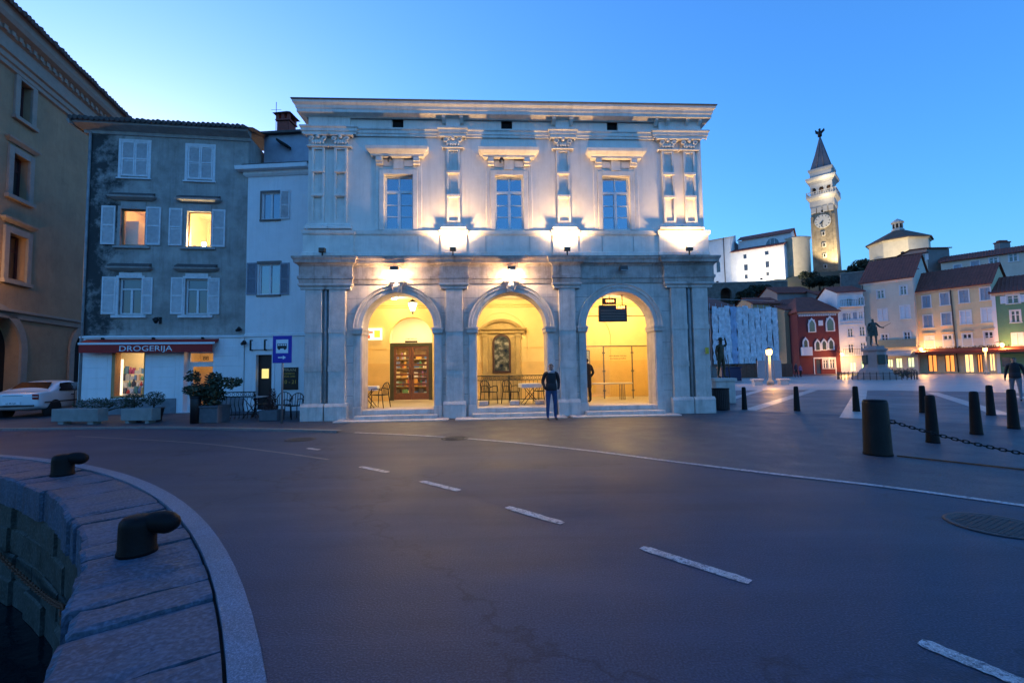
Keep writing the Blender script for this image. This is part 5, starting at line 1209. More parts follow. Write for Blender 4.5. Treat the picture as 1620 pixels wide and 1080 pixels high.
s1 = T('restaurant_sign', 'row of black letters above the red awning beside the wall lamp', 'sign', (*fr.A, 0), fr.rot); label_text('RESTAVRACIJA', 'lettering', .9, BL, s1, ((fr.px(1486, 552)[0]), -.05, fr.px(1486, 552)[1]), sx=.82, ext=.02)
s2 = T('restaurant_sign', 'row of black letters above the red awning beside the green house', 'sign', (*fr.A, 0), fr.rot); label_text('PICCOLO PIRAN', 'lettering', .9, BL, s2, ((fr.px(1550, 550)[0]), -.05, fr.px(1550, 550)[1]), sx=.85, ext=.02)
MB().box(a, fr.L, -.02, .01, zz + .35, zz + 1.5).build('sign_band', mat('pale_band', (.55, .5, .42), .8, .1, 2), o)
FY = fr
# green house
hs = [(1593, 467, 1612, 479, 'open'), (1599, 491, 1614, 509), (1602, 527, 1618, 545, 'white'), (1585, 565, 1599, 580, 'plain')]
o, fr, H = facade('green_house', 'green house with white framed windows beside the pale yellow house', 1578, 61, 1660, 57.5, (466, 455), GRNF, holes=hs, ridge=2.6)
MB().box(0, .35, -.06, .01, 0, H).build('corner_pilaster', WFR, o)
# cream house
hs = [z2(172, 500, 212, 545), z2(302, 475, 340, 524), z2(178, 607, 228, 673, 'white'), z2(305, 588, 357, 660, 'white'), z2(197, 750, 235, 805), z2(325, 737, 362, 797), (1404, 568, 1413, 580, 'litg'), (1417, 566, 1428, 581, 'litg'), (1436, 565, 1447, 580, 'litg')]
o, fr, H = facade('cream_house', 'cream house with white shutters behind the bronze monument', 1371, 72, 1454, 67, (450, 437), CREAM, holes=hs, ridge=4.4, depth=12)
MB().tube([(.15, -.1, H - .1), (.15, -.1, .3)], .08, 6).build('downpipe', MATS['brown_pipe'], o)
u0, zA = fr.px(1402, 562); u1 = fr.px(1445, 560)[0]
aw = T('shop_awning', 'pale grey awning over the lit shop behind the monument', 'awning', (*fr.A, 0), fr.rot); MB().prism([(-.02, zA + .7), (-.02, zA + .6), (-1.6, zA + .05), (-1.6, zA + .15)], 'x', u0, u1).build('canopy', mat('grey_canvas', (.4, .4, .4), .8, .1, 3), aw); MB().box(u0, u1, -1.64, -1.6, zA - .15, zA + .14).build('valance', MATS['grey_canvas'], aw)
MB().box(u0 - .8, fr.L, -.5, .0, zA + 1.2, zA + 2.4).build('terrace_ledge', col('ledge_green', (.2, .24, .2)), o)
for i in range(2):
    u_, z_ = fr.px(1390 + i * 42, 437 - i * 8); MB().box(u_, u_ + 1.2, 2.0, 2.9, H + 1.6, H + 1.75).build('skylight', WFR, o)
# white tall house
hs = [z1(862, 547, 890, 590), z1(928, 540, 958, 583), z1(838, 632, 858, 672, 'blue'), z1(862, 630, 885, 668), z1(897, 626, 920, 664, 'blue'), z1(930, 622, 952, 660), z1(868, 717, 898, 765), z1(935, 706, 966, 758), z1(872, 806, 903, 855), z1(942, 798, 972, 850), z1(880, 908, 918, 958, 'litg'), z1(945, 900, 978, 950, 'litg')]
o, fr, H = facade('white_house', 'slim white four storey house with balconies beside the red gothic house', 1331, 72, 1373, 71, (468, 457), EWF, holes=hs, ridge=1.6)
for yb, n in ((602, 1), (685, 0), (880, 1), (702, 0)):
    u_, z_ = fr.px(1352, 320 + (yb - 10) * .2778)
    MB().box(.2, fr.L - .2, -.7 if n else -.15, .01, z_ - .12, z_).build('balcony_slab' if n else 'string_course', WFR, o)
    if n:
        mb = MB(); mb.box(.2, fr.L - .2, -.7, -.66, z_ + .95, z_ + 1.0)
        for k in range(14): mb.box(.25 + k * (fr.L - .5) / 13 - .015, .25 + k * (fr.L - .5) / 13 + .015, -.69, -.66, z_, z_ + .95)
        mb.build('balcony_railing', BLACKM, o)
# red gothic house
hs = [z1(650, 672, 676, 735), z1(752, 662, 782, 725), z1(690, 895, 716, 975, 'plain'), z1(728, 895, 757, 942), z1(766, 892, 796, 942)]
o, fr, H = facade('red_gothic_house', 'dark red house with white pointed gothic windows on the square', 1266, 73, 1332, 72, (497, 490), REDF, holes=hs, ridge=3.0, hip=True)
def gothic(o, fr, x0, y0, x1, y1):
    a, b, c, d = fr.rect(1100 + x0 * .2778, 320 + y0 * .2778, 1100 + x1 * .2778, 320 + y1 * .2778); m_ = (a + b) / 2; w_ = subthing('gothic_window', o)
    def outl(a, b, c, d):
        h = (b - a) * .9; sp = d - h; m_ = (a + b) / 2
        return [(a, c), (b, c), (b, sp), (b - (b - m_) * .18, sp + h * .4), (m_ + (b - m_) * .35, sp + h * .75), (m_, d), (m_ - (b - m_) * .35, sp + h * .75), (a + (b - m_) * .18, sp + h * .4), (a, sp)]
    MB().prism(outl(a, b, c, d), 'y', -.14, 0).build('surround', WFR, w_); MB().prism(outl(a + .2, b - .2, c + .12, d - .35), 'y', -.16, -.1).build('pane', DGL, w_)
for q in ((677, 778, 713, 845), (714, 775, 750, 843), (752, 770, 790, 840), (610, 768, 645, 850)): gothic(o, fr, *q)
for q in ((640, 658, 685, 740), (740, 646, 792, 735)): gothic(o, fr, *q)
a, b, c, d = fr.rect(*z1(700, 672, 726, 702)[:4]); MB().box(a, b, -.08, 0, c, d).build('stone_plaque', WFR, o)
a, b, c, d = fr.rect(*z1(600, 825, 652, 862)[:4]); bal = MB().box(a, b, -.9, 0, c - .3, c - .1).box(a, b, -.9, -.8, c - .1, d).box(a, a + .1, -.8, 0, c - .1, d).box(b - .1, b, -.8, 0, c - .1, d).build('balcony', WFR, o)
a, b, c, d = fr.rect(*z1(675, 882, 802, 978)[:4]); MB().box(a, a + .12, -.06, 0, 0, d).box(b - .12, b, -.06, 0, 0, d).box(a + .12, b - .12, -.06, 0, d - .2, d).build('shop_surround', WFR, o)
n = 22
for k in range(n): MB().box(.2 + k * (fr.L - .5) / n, .2 + k * (fr.L - .5) / n + .14, -.16, 0, H - .62, H - .32).build('dentil', WFR, o)
# beige house, background roofs
hs = [z1(566, 642, 590, 672), z1(568, 715, 596, 757), z1(575, 800, 606, 842), z1(577, 893, 610, 940, 'plain')]
facade('beige_house', 'narrow beige house between the wrapped building and the red gothic house', 1246, 76, 1270, 76, (492, 489), BEI, holes=hs, ridge=1.5)
for lab, x0, Y0, x1, Y1, yt, m_, zb_, rg_, hh in (
    ('cream house with a row of small windows high behind the yellow house', 1501, 84, 1640, 76, (417, 393), CREAM, 8, 1.6, [(1509, 419, 1521, 430, 'blue'), (1536, 413, 1549, 424, 'blue'), (1565, 407, 1579, 419), (1596, 401, 1610, 413)]),
    ('cream attic house with two shuttered windows below the round baptistery', 1393, 92, 1480, 86, (414, 394), CREAM, 10, .7, [(1404, 413, 1414, 424, 'blue'), (1429, 408, 1435, 419, 'open'), (1456, 402, 1464, 412, 'open')]),
    ('grey rear wall house beside the attic house below the baptistery', 1480, 86, 1516, 86, (393, 393), GREYB, 6, .6, []),
    ('small grey house with tiled roof above the beige house', 1236, 88, 1292, 88, (466, 462), GREYB, 6, 1.8, [(1248, 476, 1254, 484), (1268, 474, 1274, 482)]),
    ('low house with red roof behind the wrapped building', 1196, 80, 1240, 80, (483, 479), BEI, 4, 1.6, [(1214, 487, 1226, 495)]),
    ('small white gabled house in front of the bell tower hill', 1238, 82, 1268, 80, (484, 480), EWF, 3, 1.4, []),
    ('dark house with a yellow roof edge above the white balcony house', 1304, 84, 1346, 84, (470, 466), GREYB, 5, 1.4, [])):
    facade('hill_house', lab, x0, Y0, x1, Y1, yt, m_, holes=hh, ridge=rg_, base_z=zb_, depth=7, cat='house', cornice=False)
bx = at_depth(1306, 468, 82); yb_ = MB().box(0, 4.2, 0, .2, 0, .8).build('yellow_banner', mat('yellow_sheet', (.5, .32, .03), .8, .2, 3)); yb_.location = bx; tag(yb_, 'yellow sheet along the eaves above the white balcony house', 'sheet')
c_ = at_depth(1586, 395, 82); chm = T('chimney', 'broad brick chimney on the cream house behind the yellow house', 'chimney', c_ - Vector((0, 0, 1.0)))
MB().box(-.95, .95, -.5, .5, 0, 2.2).build('stack', GREYB, chm); MB().box(-1.05, 1.05, -.6, .6, 2.2, 2.4).build('collar', ROOF, chm)
for k in (-.55, .0, .55): MB().box(k - .2, k + .2, -.3, .3, 2.4, 2.7).build('pot', ROOF, chm)
# wrapped building
WRAP = mat('scaffold_sheeting', (.60, .60, .63), .7, .35, 2.2, 1.0, 2.5, stain=.3)
pA = at_depth(1122, 597, 57); pB = at_depth(1226, 597, 60); FS = Frame(pA.xy, pB.xy)
sb = T('wrapped_building', 'building wrapped in pale scaffold sheeting with blue strips', 'building', (*FS.A, 0), FS.rot); SH = FS.px(1170, 487)[1]
MB().shell(0, FS.L, 0, 9, 0, SH - .4, True).build('wall', GREYB, sb)
rs = random.Random(9); n = 11
for k in range(n):
    a = FS.L * k / n; b = FS.L * (k + 1) / n; mb = MB(); NU, NZ = 6, 16; v = []
    dz = rs.uniform(-.2, .15)
    for i in range(NU + 1):
        for j in range(NZ + 1):
            z_ = 1.8 + (SH + dz - 1.8) * j / NZ
            v.append((a + (b - a - .03) * i / NU, -.9 - .10 * sin(pi * i / NU) * abs(sin(j * .8 + k)) + rs.uniform(-.13, .13), z_))
    mb.add(v, [(i * (NZ + 1) + j, (i + 1) * (NZ + 1) + j, (i + 1) * (NZ + 1) + j + 1, i * (NZ + 1) + j + 1) for i in range(NU) for j in range(NZ)], True)
    mb.build('sheeting', WRAP if k not in (3,) else mat('blue_sheeting', (.30, .38, .52), .7, .25, 2, .6, 4), sb)
mb = MB(); 
for k in range(n + 1):
    MB().tube([(FS.L * k / n, -.55, 0), (FS.L * k / n, -.55, SH + .4)], .04, 5).build('scaffold_pole', mat('galvanised', (.3, .3, .31), .5, .2, 4, metal=.5), sb)
for j in range(5): MB().tube([(0, -.5, 2 + j * 2), (FS.L, -.5, 2 + j * 2)], .035, 5).build('scaffold_tube', MATS['galvanised'], sb)
mb = MB(); mb.quad((FS.L, -.9, 1.8), (FS.L, 9, 1.8), (FS.L, 9, SH - .6), (FS.L, -.9, SH - .2)); mb.build('sheeting', WRAP, sb)
MB().prism([(-.4, SH - .2), (-.4, SH), (5, SH + 2.2), (9, SH + .2)], 'x', -1, FS.L * .45).build('roof', ROOF, sb)
hd = T('hoarding', 'brown site hoarding boards at the foot of the wrapped building', 'hoarding', FS.w(0, -1.5), FS.rot); k = 3.2; HB = mat('brown_hoarding', (.13, .05, .03), .8, .3, 3)
while k < FS.L + 1: MB().box(k, k + 1.2, 0, .06, 0, 1.75 + rs.uniform(-.08, .08)).build('board', HB, hd); k += 1.23
p_ = FS.px(1196, 583); ns = MB().box(-.45, .45, -.04, 0, -.4, .4).build('site_notice', mat('paper_white', (.6, .6, .6), .8, .15, 3)); ns.location = FS.w(p_[0], -1.6, 1.15); ns.rotation_euler = (0, 0, FS.rot); tag(ns, 'white notice board on the brown hoarding', 'notice')
# ------------------------------------------------------------------ hill, retaining wall
def hz(x, y):
    t = max(0, min(1, (y - 107) / 7)); t = t * t * (3 - 2 * t)
    e = max(0, min(1, (x - 30) / 14)); return t * e * (21 + 4.5 * max(0, min(1, (x - 50) / 30)))
mb = MB(); NX, NY = 60, 40; v = []; rh = random.Random(2)
for i in range(NX + 1):
    for j in range(NY + 1):
        x = 25 + 150 * i / NX; y = 80 + 90 * j / NY; v.append((x, y, hz(x, y) - .3 + rh.uniform(-.4, .4)))
mb.add(v, [(i * (NY + 1) + j, (i + 1) * (NY + 1) + j, (i + 1) * (NY + 1) + j + 1, i * (NY + 1) + j + 1) for i in range(NX) for j in range(NY)], True)
struct(mb.build('hill', mat('hill_scrub', (.05, .06, .035), .95, .5, .5, .8, 3, col2=(.09, .075, .06))))
RW = mat('rubble_wall', (.16, .14, .12), .95, .4, 1.2, .9, 4, stain=.5)
pA = at_depth(1112, 450, 106); pB = at_depth(1246, 450, 104); FR = Frame(pA.xy, pB.xy)
rw = T('retaining_wall', 'tall rubble stone retaining wall with blind arch below the church', 'retaining wall', (*FR.A, 0), FR.rot)
t0 = FR.px(1180, 447)[1]; b0 = FR.px(1180, 492)[1]; a_ = FR.rect(1140, 455, 1158, 482)
MB().wall(0, FR.L, b0 - 2, t0, [(a_[0], a_[1], b0 - 2, a_[3], 'arch'), (a_[1] + 5, a_[1] + 8, b0 - 2, a_[3] - .6, 'arch')], 0, 1.2).shell(0, FR.L, 1.2, 5, b0 - 2, t0).build('wall', RW, rw)
MB().box(0, FR.L, -.1, .5, t0, t0 + .25).build('coping', mat('pale_coping', (.3, .28, .25), .9, .2, 3), rw)
pA = at_depth(1330, 440, 98); pB = at_depth(1400, 440, 94); F2 = Frame(pA.xy, pB.xy); r2 = T('terrace_wall', 'grey terrace wall on the hill between bell tower and baptistery', 'wall', (*F2.A, 0), F2.rot)
zt = F2.px(1365, 430)[1]; MB().shell(0, F2.L, 0, 2, zt - 7, zt, True).build('wall', mat('grey_terrace', (.17, .165, .16), .95, .3, 1.5, .6, 5, stain=.4), r2); MB().box(-.1, F2.L + .1, -.1, .4, zt, zt + .2).build('coping', MATS['pale_coping'], r2)
# ------------------------------------------------------------------ church
CHW = col('church_white', (.74, .73, .71), stain=.15); APS = col('apse_plaster', (.70, .62, .48))
pA = at_depth(1116, 445, 126); pB = at_depth(1243, 444, 114); FC = Frame(pA.xy, pB.xy)
chc = T('hill_church', 'white hilltop church with red roofs and round apse beside the bell tower', 'church', (*FC.A, 0), FC.rot); cb_ = FC.px(1200, 446)[1] - 2
# outline drawn in the facade plane
def cu(x, y, off=0): return FC.px(x, y, off)
u157 = cu(1157, 420)[0]; zt1 = cu(1200, 393)[1]
hs = [(1176, 402, 1181, 409), (1177, 418, 1183, 428), (1178, 434, 1183, 441), (1210, 397, 1216, 403), (1211, 413, 1217, 423), (1212, 430, 1217, 436)]
rc = [FC.rect(*h) for h in hs]
MB().wall(u157, FC.L, cb_, zt1, rc, 0, .3).shell(u157, FC.L, 0, 4, cb_, zt1).build('aisle_wall', CHW, chc)
for a, b, c, d in rc: MB().box(a, b, .2, .22, c, d).build('window', DGL, chc)
MB().prism([(-.4, zt1 - .05), (-.4, zt1 + .15), (4, zt1 + 1.6), (4, zt1 + 1.4)], 'x', u157 - .3, FC.L + .3).build('aisle_roof', ROOF, chc)
zt2 = cu(1215, 374, 4)[1]; un0 = cu(1168, 390, 4)[0]
MB().shell(un0, FC.L + 1.2, 4, 15, cb_, zt2, True).build('nave_wall', CHW, chc)
ri_ = zt2 + 2.4; mb = MB(); mb.add([(un0 - .4, 3.5, zt2), (FC.L + 1.6, 3.5, zt2), (FC.L + 1.6, 9.5, ri_ + .1), (un0 - .4, 9.5, ri_ + .1), (un0 - .4, 15.5, zt2), (FC.L + 1.6, 15.5, zt2)], [(0, 1, 2, 3), (3, 2, 5, 4)]); mb.build('nave_roof', ROOF, chc)
MB().add([(FC.L + 1.2, 4, zt2), (FC.L + 1.2, 15, zt2), (FC.L + 1.2, 9.5, ri_)], [(0, 1, 2)]).build('gable', CHW, chc)
lu = cu(1222, 384, 4); mb = MB(); mb.poly([(lu[0] + 1.5 * cos(pi * k / 14), 3.93, lu[1] - .3 + 1.5 * sin(pi * k / 14)) for k in range(15)]); mb.build('lunette_window', DGL, chc)
for k in (-.5, .5): MB().box(lu[0] + k - .06, lu[0] + k + .06, 3.85, 3.95, lu[1] - .3, lu[1] + 1.0).build('mullion', WFR, chc)
zl = cu(1138, 378)[1]
al = FC.rect(1134, 414, 1140, 431)
MB().wall(-3, u157, cb_, zl, [(al[0], al[1], al[2], al[3], 'arch')], -.4, .4).shell(-3, u157, -.4, 15, cb_, zl).build('transept_wall', CHW, chc); MB().box(al[0] - .1, al[1] + .1, -.15, -.1, al[2], al[3]).build('window', DGL, chc)
MB().add([(-3.4, -.9, zl - .1), (u157 + .4, -.9, zl - .1), (u157 + .4, 7, zl + 2.0), (-3.4, 7, zl + 2.0)], [(0, 1, 2, 3)]).build('transept_roof', ROOF, chc); MB().add([(u157, -.4, zl), (u157, 7, zl), (u157, 7, zl + 2.0)], [(0, 1, 2)]).build('transept_gable', CHW, chc)
MB().tube([(cu(1147, 420)[0], -.55, zl), (cu(1148, 440)[0], -.55, cb_)], .1, 6).build('downpipe', MATS['brown_pipe'], chc)
ac = cu(1260, 410, 6); ar_ = 3.1; zq = cu(1259, 377, 5)[1]
MB().lathe([(ar_, cb_ - 1), (ar_, zq - .4), (ar_ + .2, zq - .3), (ar_ + .25, zq), (ar_, zq + .02)], cx=ac[0], cy=6.5, n=32).build('apse', APS, chc); MB().lathe([(ar_ + .35, zq), (ar_ * .5, zq + .55), (.05, zq + .9)], cx=ac[0], cy=6.5, n=32).build('apse_roof', ROOF, chc)
aw_ = FC.rect(1250, 411, 1255, 420, 3.5); MB().box(ac[0] - 1.35, ac[0] - .55, 6.5 - ar_ + .1, 6.5 - ar_ + .42, aw_[2], aw_[3]).build('apse_window', DGL, chc)
# ------------------------------------------------------------------ bell tower
TY = 124.0; tb = at_depth(1309.5, 432, TY); TW = 5.7
bt = T('bell_tower', 'tall stone bell tower with clock, belfry arches and pointed spire', 'bell tower', (tb.x, tb.y, 0), radians(-44))
def tz(y): return at_depth(1302, y, TY).z
BRS = mat('tower_brick', (.30, .25, .18), .95, .35, .9, .9, 3.5, stain=.55, streak=.4); TST = col('tower_stone', (.48, .45, .41)); SPI = mat('spire_lead', (.2, .17, .18), .8, .25, 1.5, .4, 6)
hb = TW / 2; zs0, zs1 = tz(445), tz(331)
def sq(prof): 
    mb = MB(); return mb.lathe([(r * sqrt(2), z) for r, z in prof], n=4, smooth=False, a0=pi / 4)
sq([(hb * 1.03, zs0 - 4), (hb, zs0), (hb * .93, zs1)]).build('shaft', BRS, bt)
for s_ in (-1, 0, 1): MB().box(s_ * hb * .86 - .35, s_ * hb * .86 + .35, -hb - .06, -hb + .4, zs0 + .5, zs1 - 2.4).build('lesene', BRS, bt) if s_ else None
for k in range(4): MB().prism([(-hb * .93 + (k + .08) * hb * .465, zs1 - 1.5), (-hb * .93 + (k + .92) * hb * .465, zs1 - 1.5), (-hb * .93 + (k + .92) * hb * .465, zs1), (-hb * .93 + (k + .08) * hb * .465, zs1)], 'y', -hb - .1, -hb + .4).build('corbel_arch', TST, bt)
z = tz(354); MB().lathe([(1.9, 0), (1.9, .25)], n=36, M=Matrix.Translation((-.0, -hb - .02, z)) @ Matrix.Rotation(pi / 2, 4, 'X')).build('clock_face', mat('clock_white', (.55, .53, .48), .6, .08, 3), bt)
for k in range(12):
    a = 2 * pi * k / 12; MB().box(-.07, .07, -.02, .0, 1.4, 1.75, Matrix.Translation((0, -hb - .28, z)) @ Matrix.Rotation(a, 4, 'Y')).build('hour_mark', BL, bt)
for a, l, w_ in ((radians(190), 1.5, .09), (radians(222), 1.0, .12)): MB().box(-w_, w_, -.02, .02, -.2, l, Matrix.Translation((0, -hb - .33, z)) @ Matrix.Rotation(a, 4, 'Y')).build('clock_hand', BL, bt)
for y in (338, 373, 390.5, 407, 424): z = tz(y); MB().box(-.42, .42, -hb - .12, -hb + .3, z - .6, z + .6).build('window_surround', TST, bt); MB().box(-.2, .2, -hb - .15, -hb, z - .38, z + .38).build('window', DARK, bt)
zb0, zb1 = tz(331), tz(320)
sq([(hb * .95, zb0), (hb * 1.0, zb0 + .6), (hb * 1.0, zb1), (hb * 1.22, zb1 + .8), (hb * 1.24, zb1 + 1.4), (hb * .9, zb1 + 1.5)]).build('lower_cornice', TST, bt)
zc0 = zb1 + 1.4; bal = MB()
for s_ in range(4):
    M_ = Matrix.Rotation(s_ * pi / 2, 4, 'Z'); bal.box(-hb * 1.2, hb * 1.2, -hb * 1.2 - .08, -hb * 1.2 + .08, zc0 + .95, zc0 + 1.1, M_)
    for k in range(13): x = -hb * 1.15 + k * hb * 2.3 / 12; bal.box(x - .08, x + .08, -hb * 1.2 - .06, -hb * 1.2 + .06, zc0, zc0 + .96, M_)
stuff(bal.build('balustrade', TST, bt))
zo0, zo1 = zc0, tz(299); zup = tz(293)
for s_ in range(4):
    M_ = Matrix.Rotation(s_ * pi / 2, 4, 'Z'); mb = MB(); r_ = hb * .9
    mb.wall(-r_, r_, zo0, zup, [(k * 1.75 - .55, k * 1.75 + .55, zo0 + .9, zo1, 'arch') for k in (-1, 0, 1)], -r_, .5, 12); mb.v = [tuple(M_ @ Vector(p)) for p in mb.v]; mb.build('belfry_wall', TST, bt)
sq([(hb * .7, zo0), (hb * .7, zup - .1)]).build('belfry_core', mat('belfry_inside', (.12, .06, .035), .9, .2, 2), bt)
zu = tz(284); sq([(hb * .92, zup - .05), (hb * 1.0, zup + .4), (hb * 1.2, zup + 1.0), (hb * 1.22, zu), (hb * .85, zu + .1)]).build('upper_cornice', TST, bt)
zd = tz(270); sq([(hb * .88, zu), (hb * .88, zd - .9), (hb * 1.0, zd - .5), (hb * 1.02, zd), (hb * .8, zd + .05)]).build('drum', TST, bt)
zt_ = tz(219); sq([(hb * .84, zd), (hb * .42, (zd + zt_) / 2), (.12, zt_)]).build('spire', SPI, bt)
for s_ in range(4):
    for k in (-1, 1): M_ = Matrix.Rotation(s_ * pi / 2, 4, 'Z'); MB().tube([M_ @ Vector((k * hb * .3, -hb * .86, zd)), M_ @ Vector((0, -.15, zt_))], .12, 5).build('spire_rib', SPI, bt)
mb = MB().tube([(0, 0, zt_ - .2), (0, 0, zt_ + .6)], .22, 6).lathe([(.5, zt_ + .5), (.55, zt_ + 1.2), (.35, zt_ + 2.0), (.3, zt_ + 2.2)], n=8).ball((0, 0, zt_ + 2.55), .32, 8, 6)
mb.prism([(-.2, zt_ + 1.9), (-1.1, zt_ + 2.8), (-1.0, zt_ + 1.7), (-.4, zt_ + 1.2)], 'y', -.1, .1).prism([(.2, zt_ + 1.9), (1.1, zt_ + 2.6), (1.2, zt_ + 1.9), (.4, zt_ + 1.2)], 'y', -.1, .1); mb.build('angel_vane', BLACKM, bt)
# ------------------------------------------------------------------ baptistery
pb = at_depth(1448, 420, 104); bz = lambda y: at_depth(1427, y, 104).z; br = 5.9
ba = T('baptistery', 'octagonal cream baptistery with low tiled roof and lantern on the hill', 'baptistery', (pb.x, pb.y + 4, 0), .35)
BAP = col('baptistery_plaster', (.62, .55, .42)); ez = at_depth(1427, 385, 106).z + .6
MB().lathe([(br, ez - 12), (br, ez - .4), (br + .25, ez - .3), (br + .3, ez)], n=8, smooth=False).build('wall', BAP, ba); MB().lathe([(br + .7, ez - .05), (br + .7, ez + .1), (br * .55, ez + 1.9), (1.2, ez + 3.0)], n=8, smooth=False).build('roof', mat('bapt_roof', (.12, .08, .06), .9, .3, 1.5, .5, 6), ba)
zl = ez + 2.9; MB().lathe([(1.3, zl), (1.3, zl + .4), (1.0, zl + .5), (1.0, zl + 1.9), (1.35, zl + 2.0), (1.3, zl + 2.2), (.7, zl + 2.7), (.1, zl + 3.1)], n=8, smooth=False).build('lantern', TST, ba)
for k in range(8): a = 2 * pi * (k + .5) / 8; MB().box(-.22, .22, -.06, .06, zl + .7, zl + 1.7, Matrix.Translation((.93 * cos(a), .93 * sin(a), 0)) @ Matrix.Rotation(a + pi / 2, 4, 'Z')).build('lantern_window', DARK, ba)
# floodlights of the hilltop buildings
def ground_flood(label, loc, tgt, power, colr, cone=1.2):
    o = T('ground_floodlight', label, 'floodlight', loc); d = (Vector(tgt) - Vector(loc)).normalized()
    MB().box(-.25, .25, -.2, .2, 0, .4).build('housing', BLACKM, o); MB().box(-.2, .2, -.15, .15, .401, .41).build('lens', emat('flood_lens', WARM2, 40), o)
    lamp('ground_floodlight_lamp', 'SPOT', Vector(loc) + Vector((0, 0, .6)), power, colr, None, .15, tgt, cone, .5)
fz = tz(436)
ground_flood('floodlight on the terrace aimed up the bell tower face', (tb.x - 2, tb.y - 9, fz - 1.0), (tb.x - .5, tb.y - 3, fz + 12), 2600, (1, .78, .42), 1.3)
lamp('belfry_floodlight', 'POINT', (tb.x - 2.6, tb.y - hb * 1.6, tz(291)), 40, (1, .85, .6), None, .2)
lamp('belfry_floodlight', 'POINT', (tb.x - 2.4, tb.y - hb * 1.5, tz(318)), 22, (1, .85, .6), None, .2)
p_ = FC.w(ac[0] - 6, -9, cb_ + 1.0); ground_flood('floodlight below the church wall aimed at the apse', p_, FC.w(ac[0] - 3, 2, cb_ + 6), 1000, (1, .85, .62), 2.2)
p_ = FC.w(6, -12, cb_ + 1.0); ground_flood('floodlight below the church aimed at the white aisle', p_, FC.w(10, 2, cb_ + 6), 200, (.95, .95, 1.0), 2.4)
ground_flood('floodlight at the foot of the baptistery', (pb.x - 8, pb.y - 6, ez - 5), (pb.x - 2, pb.y, ez - 1.5), 300, (1, .8, .48), 1.7)
# ------------------------------------------------------------------ wall lamps and lamp posts of the square
def wall_lamp(label, x, y, Y, power):
    p = at_depth(x, y, Y); o = T('square_wall_lamp', label, 'wall lamp', p)
    MB().tube([(0, .9, .3), (0, .2, .45), (0, 0, .3)], .04, 6).build('arm', BLACKM, o); MB().lathe([(.1, -.35), (.24, .05), (.06, .25)], n=8).build('lamp_glass', emat('sodium_lamp', (1, .50, .13), .8), o)
    lamp('square_wall_light', 'POINT', p + Vector((0, -.35, -.2)), power, SODIUM, None, .2)
wall_lamp('lit orange wall lamp at the corner of the red gothic house', 1332, 560, 70.5, 110)
wall_lamp('lit orange wall lamp at the corner of the yellow house beside the cream house', 1457, 552, 66.5, 90)
wall_lamp('lit orange wall lamp between the yellow house and the green house', 1585, 545, 59.4, 75)
def lamp_post(label, x, yb, h, Y=None, power=60):
    X_, Y_ = gp(x, yb) if not Y else at_depth(x, yb, Y).xy; o = T('lamp_post', label, 'lamp post', (X_, Y_, 0))
    PS = mat('pale_post', (.3, .28, .24), .7, .1, 3)
    MB().lathe([(.26, 0), (.26, .3), (.15, .4), (.11, .6), (.085, h - .35)], n=12).build('post', PS, o); MB().lathe([(.12, h - .35), (.19, h - .3), (.22, h - .05), (.2, h + .1)], n=12).build('lamp_glass', emat('sodium_lamp', (1, .50, .13), .8), o); MB().lathe([(.26, h + .1), (.24, h + .15), (.03, h + .3)], n=12).build('cap', BLACKM, o)
    lamp('lamp_post_light', 'POINT', (X_, Y_ - .45, h + .02), power, SODIUM, None, .15); return X_, Y_
lx, ly = lamp_post('lit lamp post with stone benches in front of the wrapped building', 1219, 609, 2.7, power=38)
lamp_post('lit lamp post in front of the restaurant awning', 1561, 589, 3.2, 57, 40)
for i, (dx, w_) in enumerate(((-1.1, .8), (.95, .8))):
    b = T('stone_bench', ('stone bench beside the lit lamp post, towards the loggia', 'stone bench beside the lit lamp post, towards the monument')[i], 'bench', (lx + dx, ly - .1, 0)); MB().bbox(-w_ / 2, w_ / 2, -.3, .3, .38, .5, .02).build('seat', STONE_LOW, b); MB().box(-w_ / 2 + .08, w_ / 2 - .08, -.22, .22, 0, .38).build('base', STONE_LOW, b)
pn = T('info_pillar', 'pale grey information panels behind the lit lamp post', 'information panel', (*at_depth(1218, 598, 42).xy, 0))
for dx, h in ((-.75, 2.0), (0, 2.6), (.75, 2.0)): MB().bbox(dx - .35, dx + .35, -.06, .06, .25, h, .02).build('panel', mat('panel_white', (.28, .28, .3), .5, .1, 3), pn); MB().box(dx - .05, dx + .05, -.05, .05, 0, .25).build('foot', BLACKM, pn)
# ================================================================== people
def skin_body(bones, levels=2):
    """bones: dict name->(pos, radius(rx,ry), parent) ; one continuous skinned surface"""
    names = list(bones); idx = {n: i for i, n in enumerate(names)}
    me = bpy.data.meshes.new('body'); me.from_pydata([bones[n][0] for n in names], [(idx[n], idx[bones[n][2]]) for n in names if bones[n][2]], [])
    o = bpy.data.objects.new('body', me); COL.objects.link(o)
    o.modifiers.new('s', 'SKIN'); sl = me.skin_vertices[0].data
    for n in names:
        r = bones[n][1]; r = (r, r) if not isinstance(r, tuple) else r; sl[idx[n]].radius = r; sl[idx[n]].use_root = (bones[n][2] is None)
    sd = o.modifiers.new('d', 'SUBSURF'); sd.levels = levels; sd.render_levels = levels
    dg = bpy.context.evaluated_depsgraph_get(); dg.update()
    m2 = bpy.data.meshes.new_from_object(o.evaluated_get(dg)); bpy.data.objects.remove(o); bpy.data.meshes.remove(me)
    m2.polygons.foreach_set('use_smooth', [True] * len(m2.polygons)); return m2
SKIN = mat('skin', (.36, .19, .13), .6, .08, 8); HAIR = mat('dark_hair', (.025, .018, .014), .7, .3, 30)
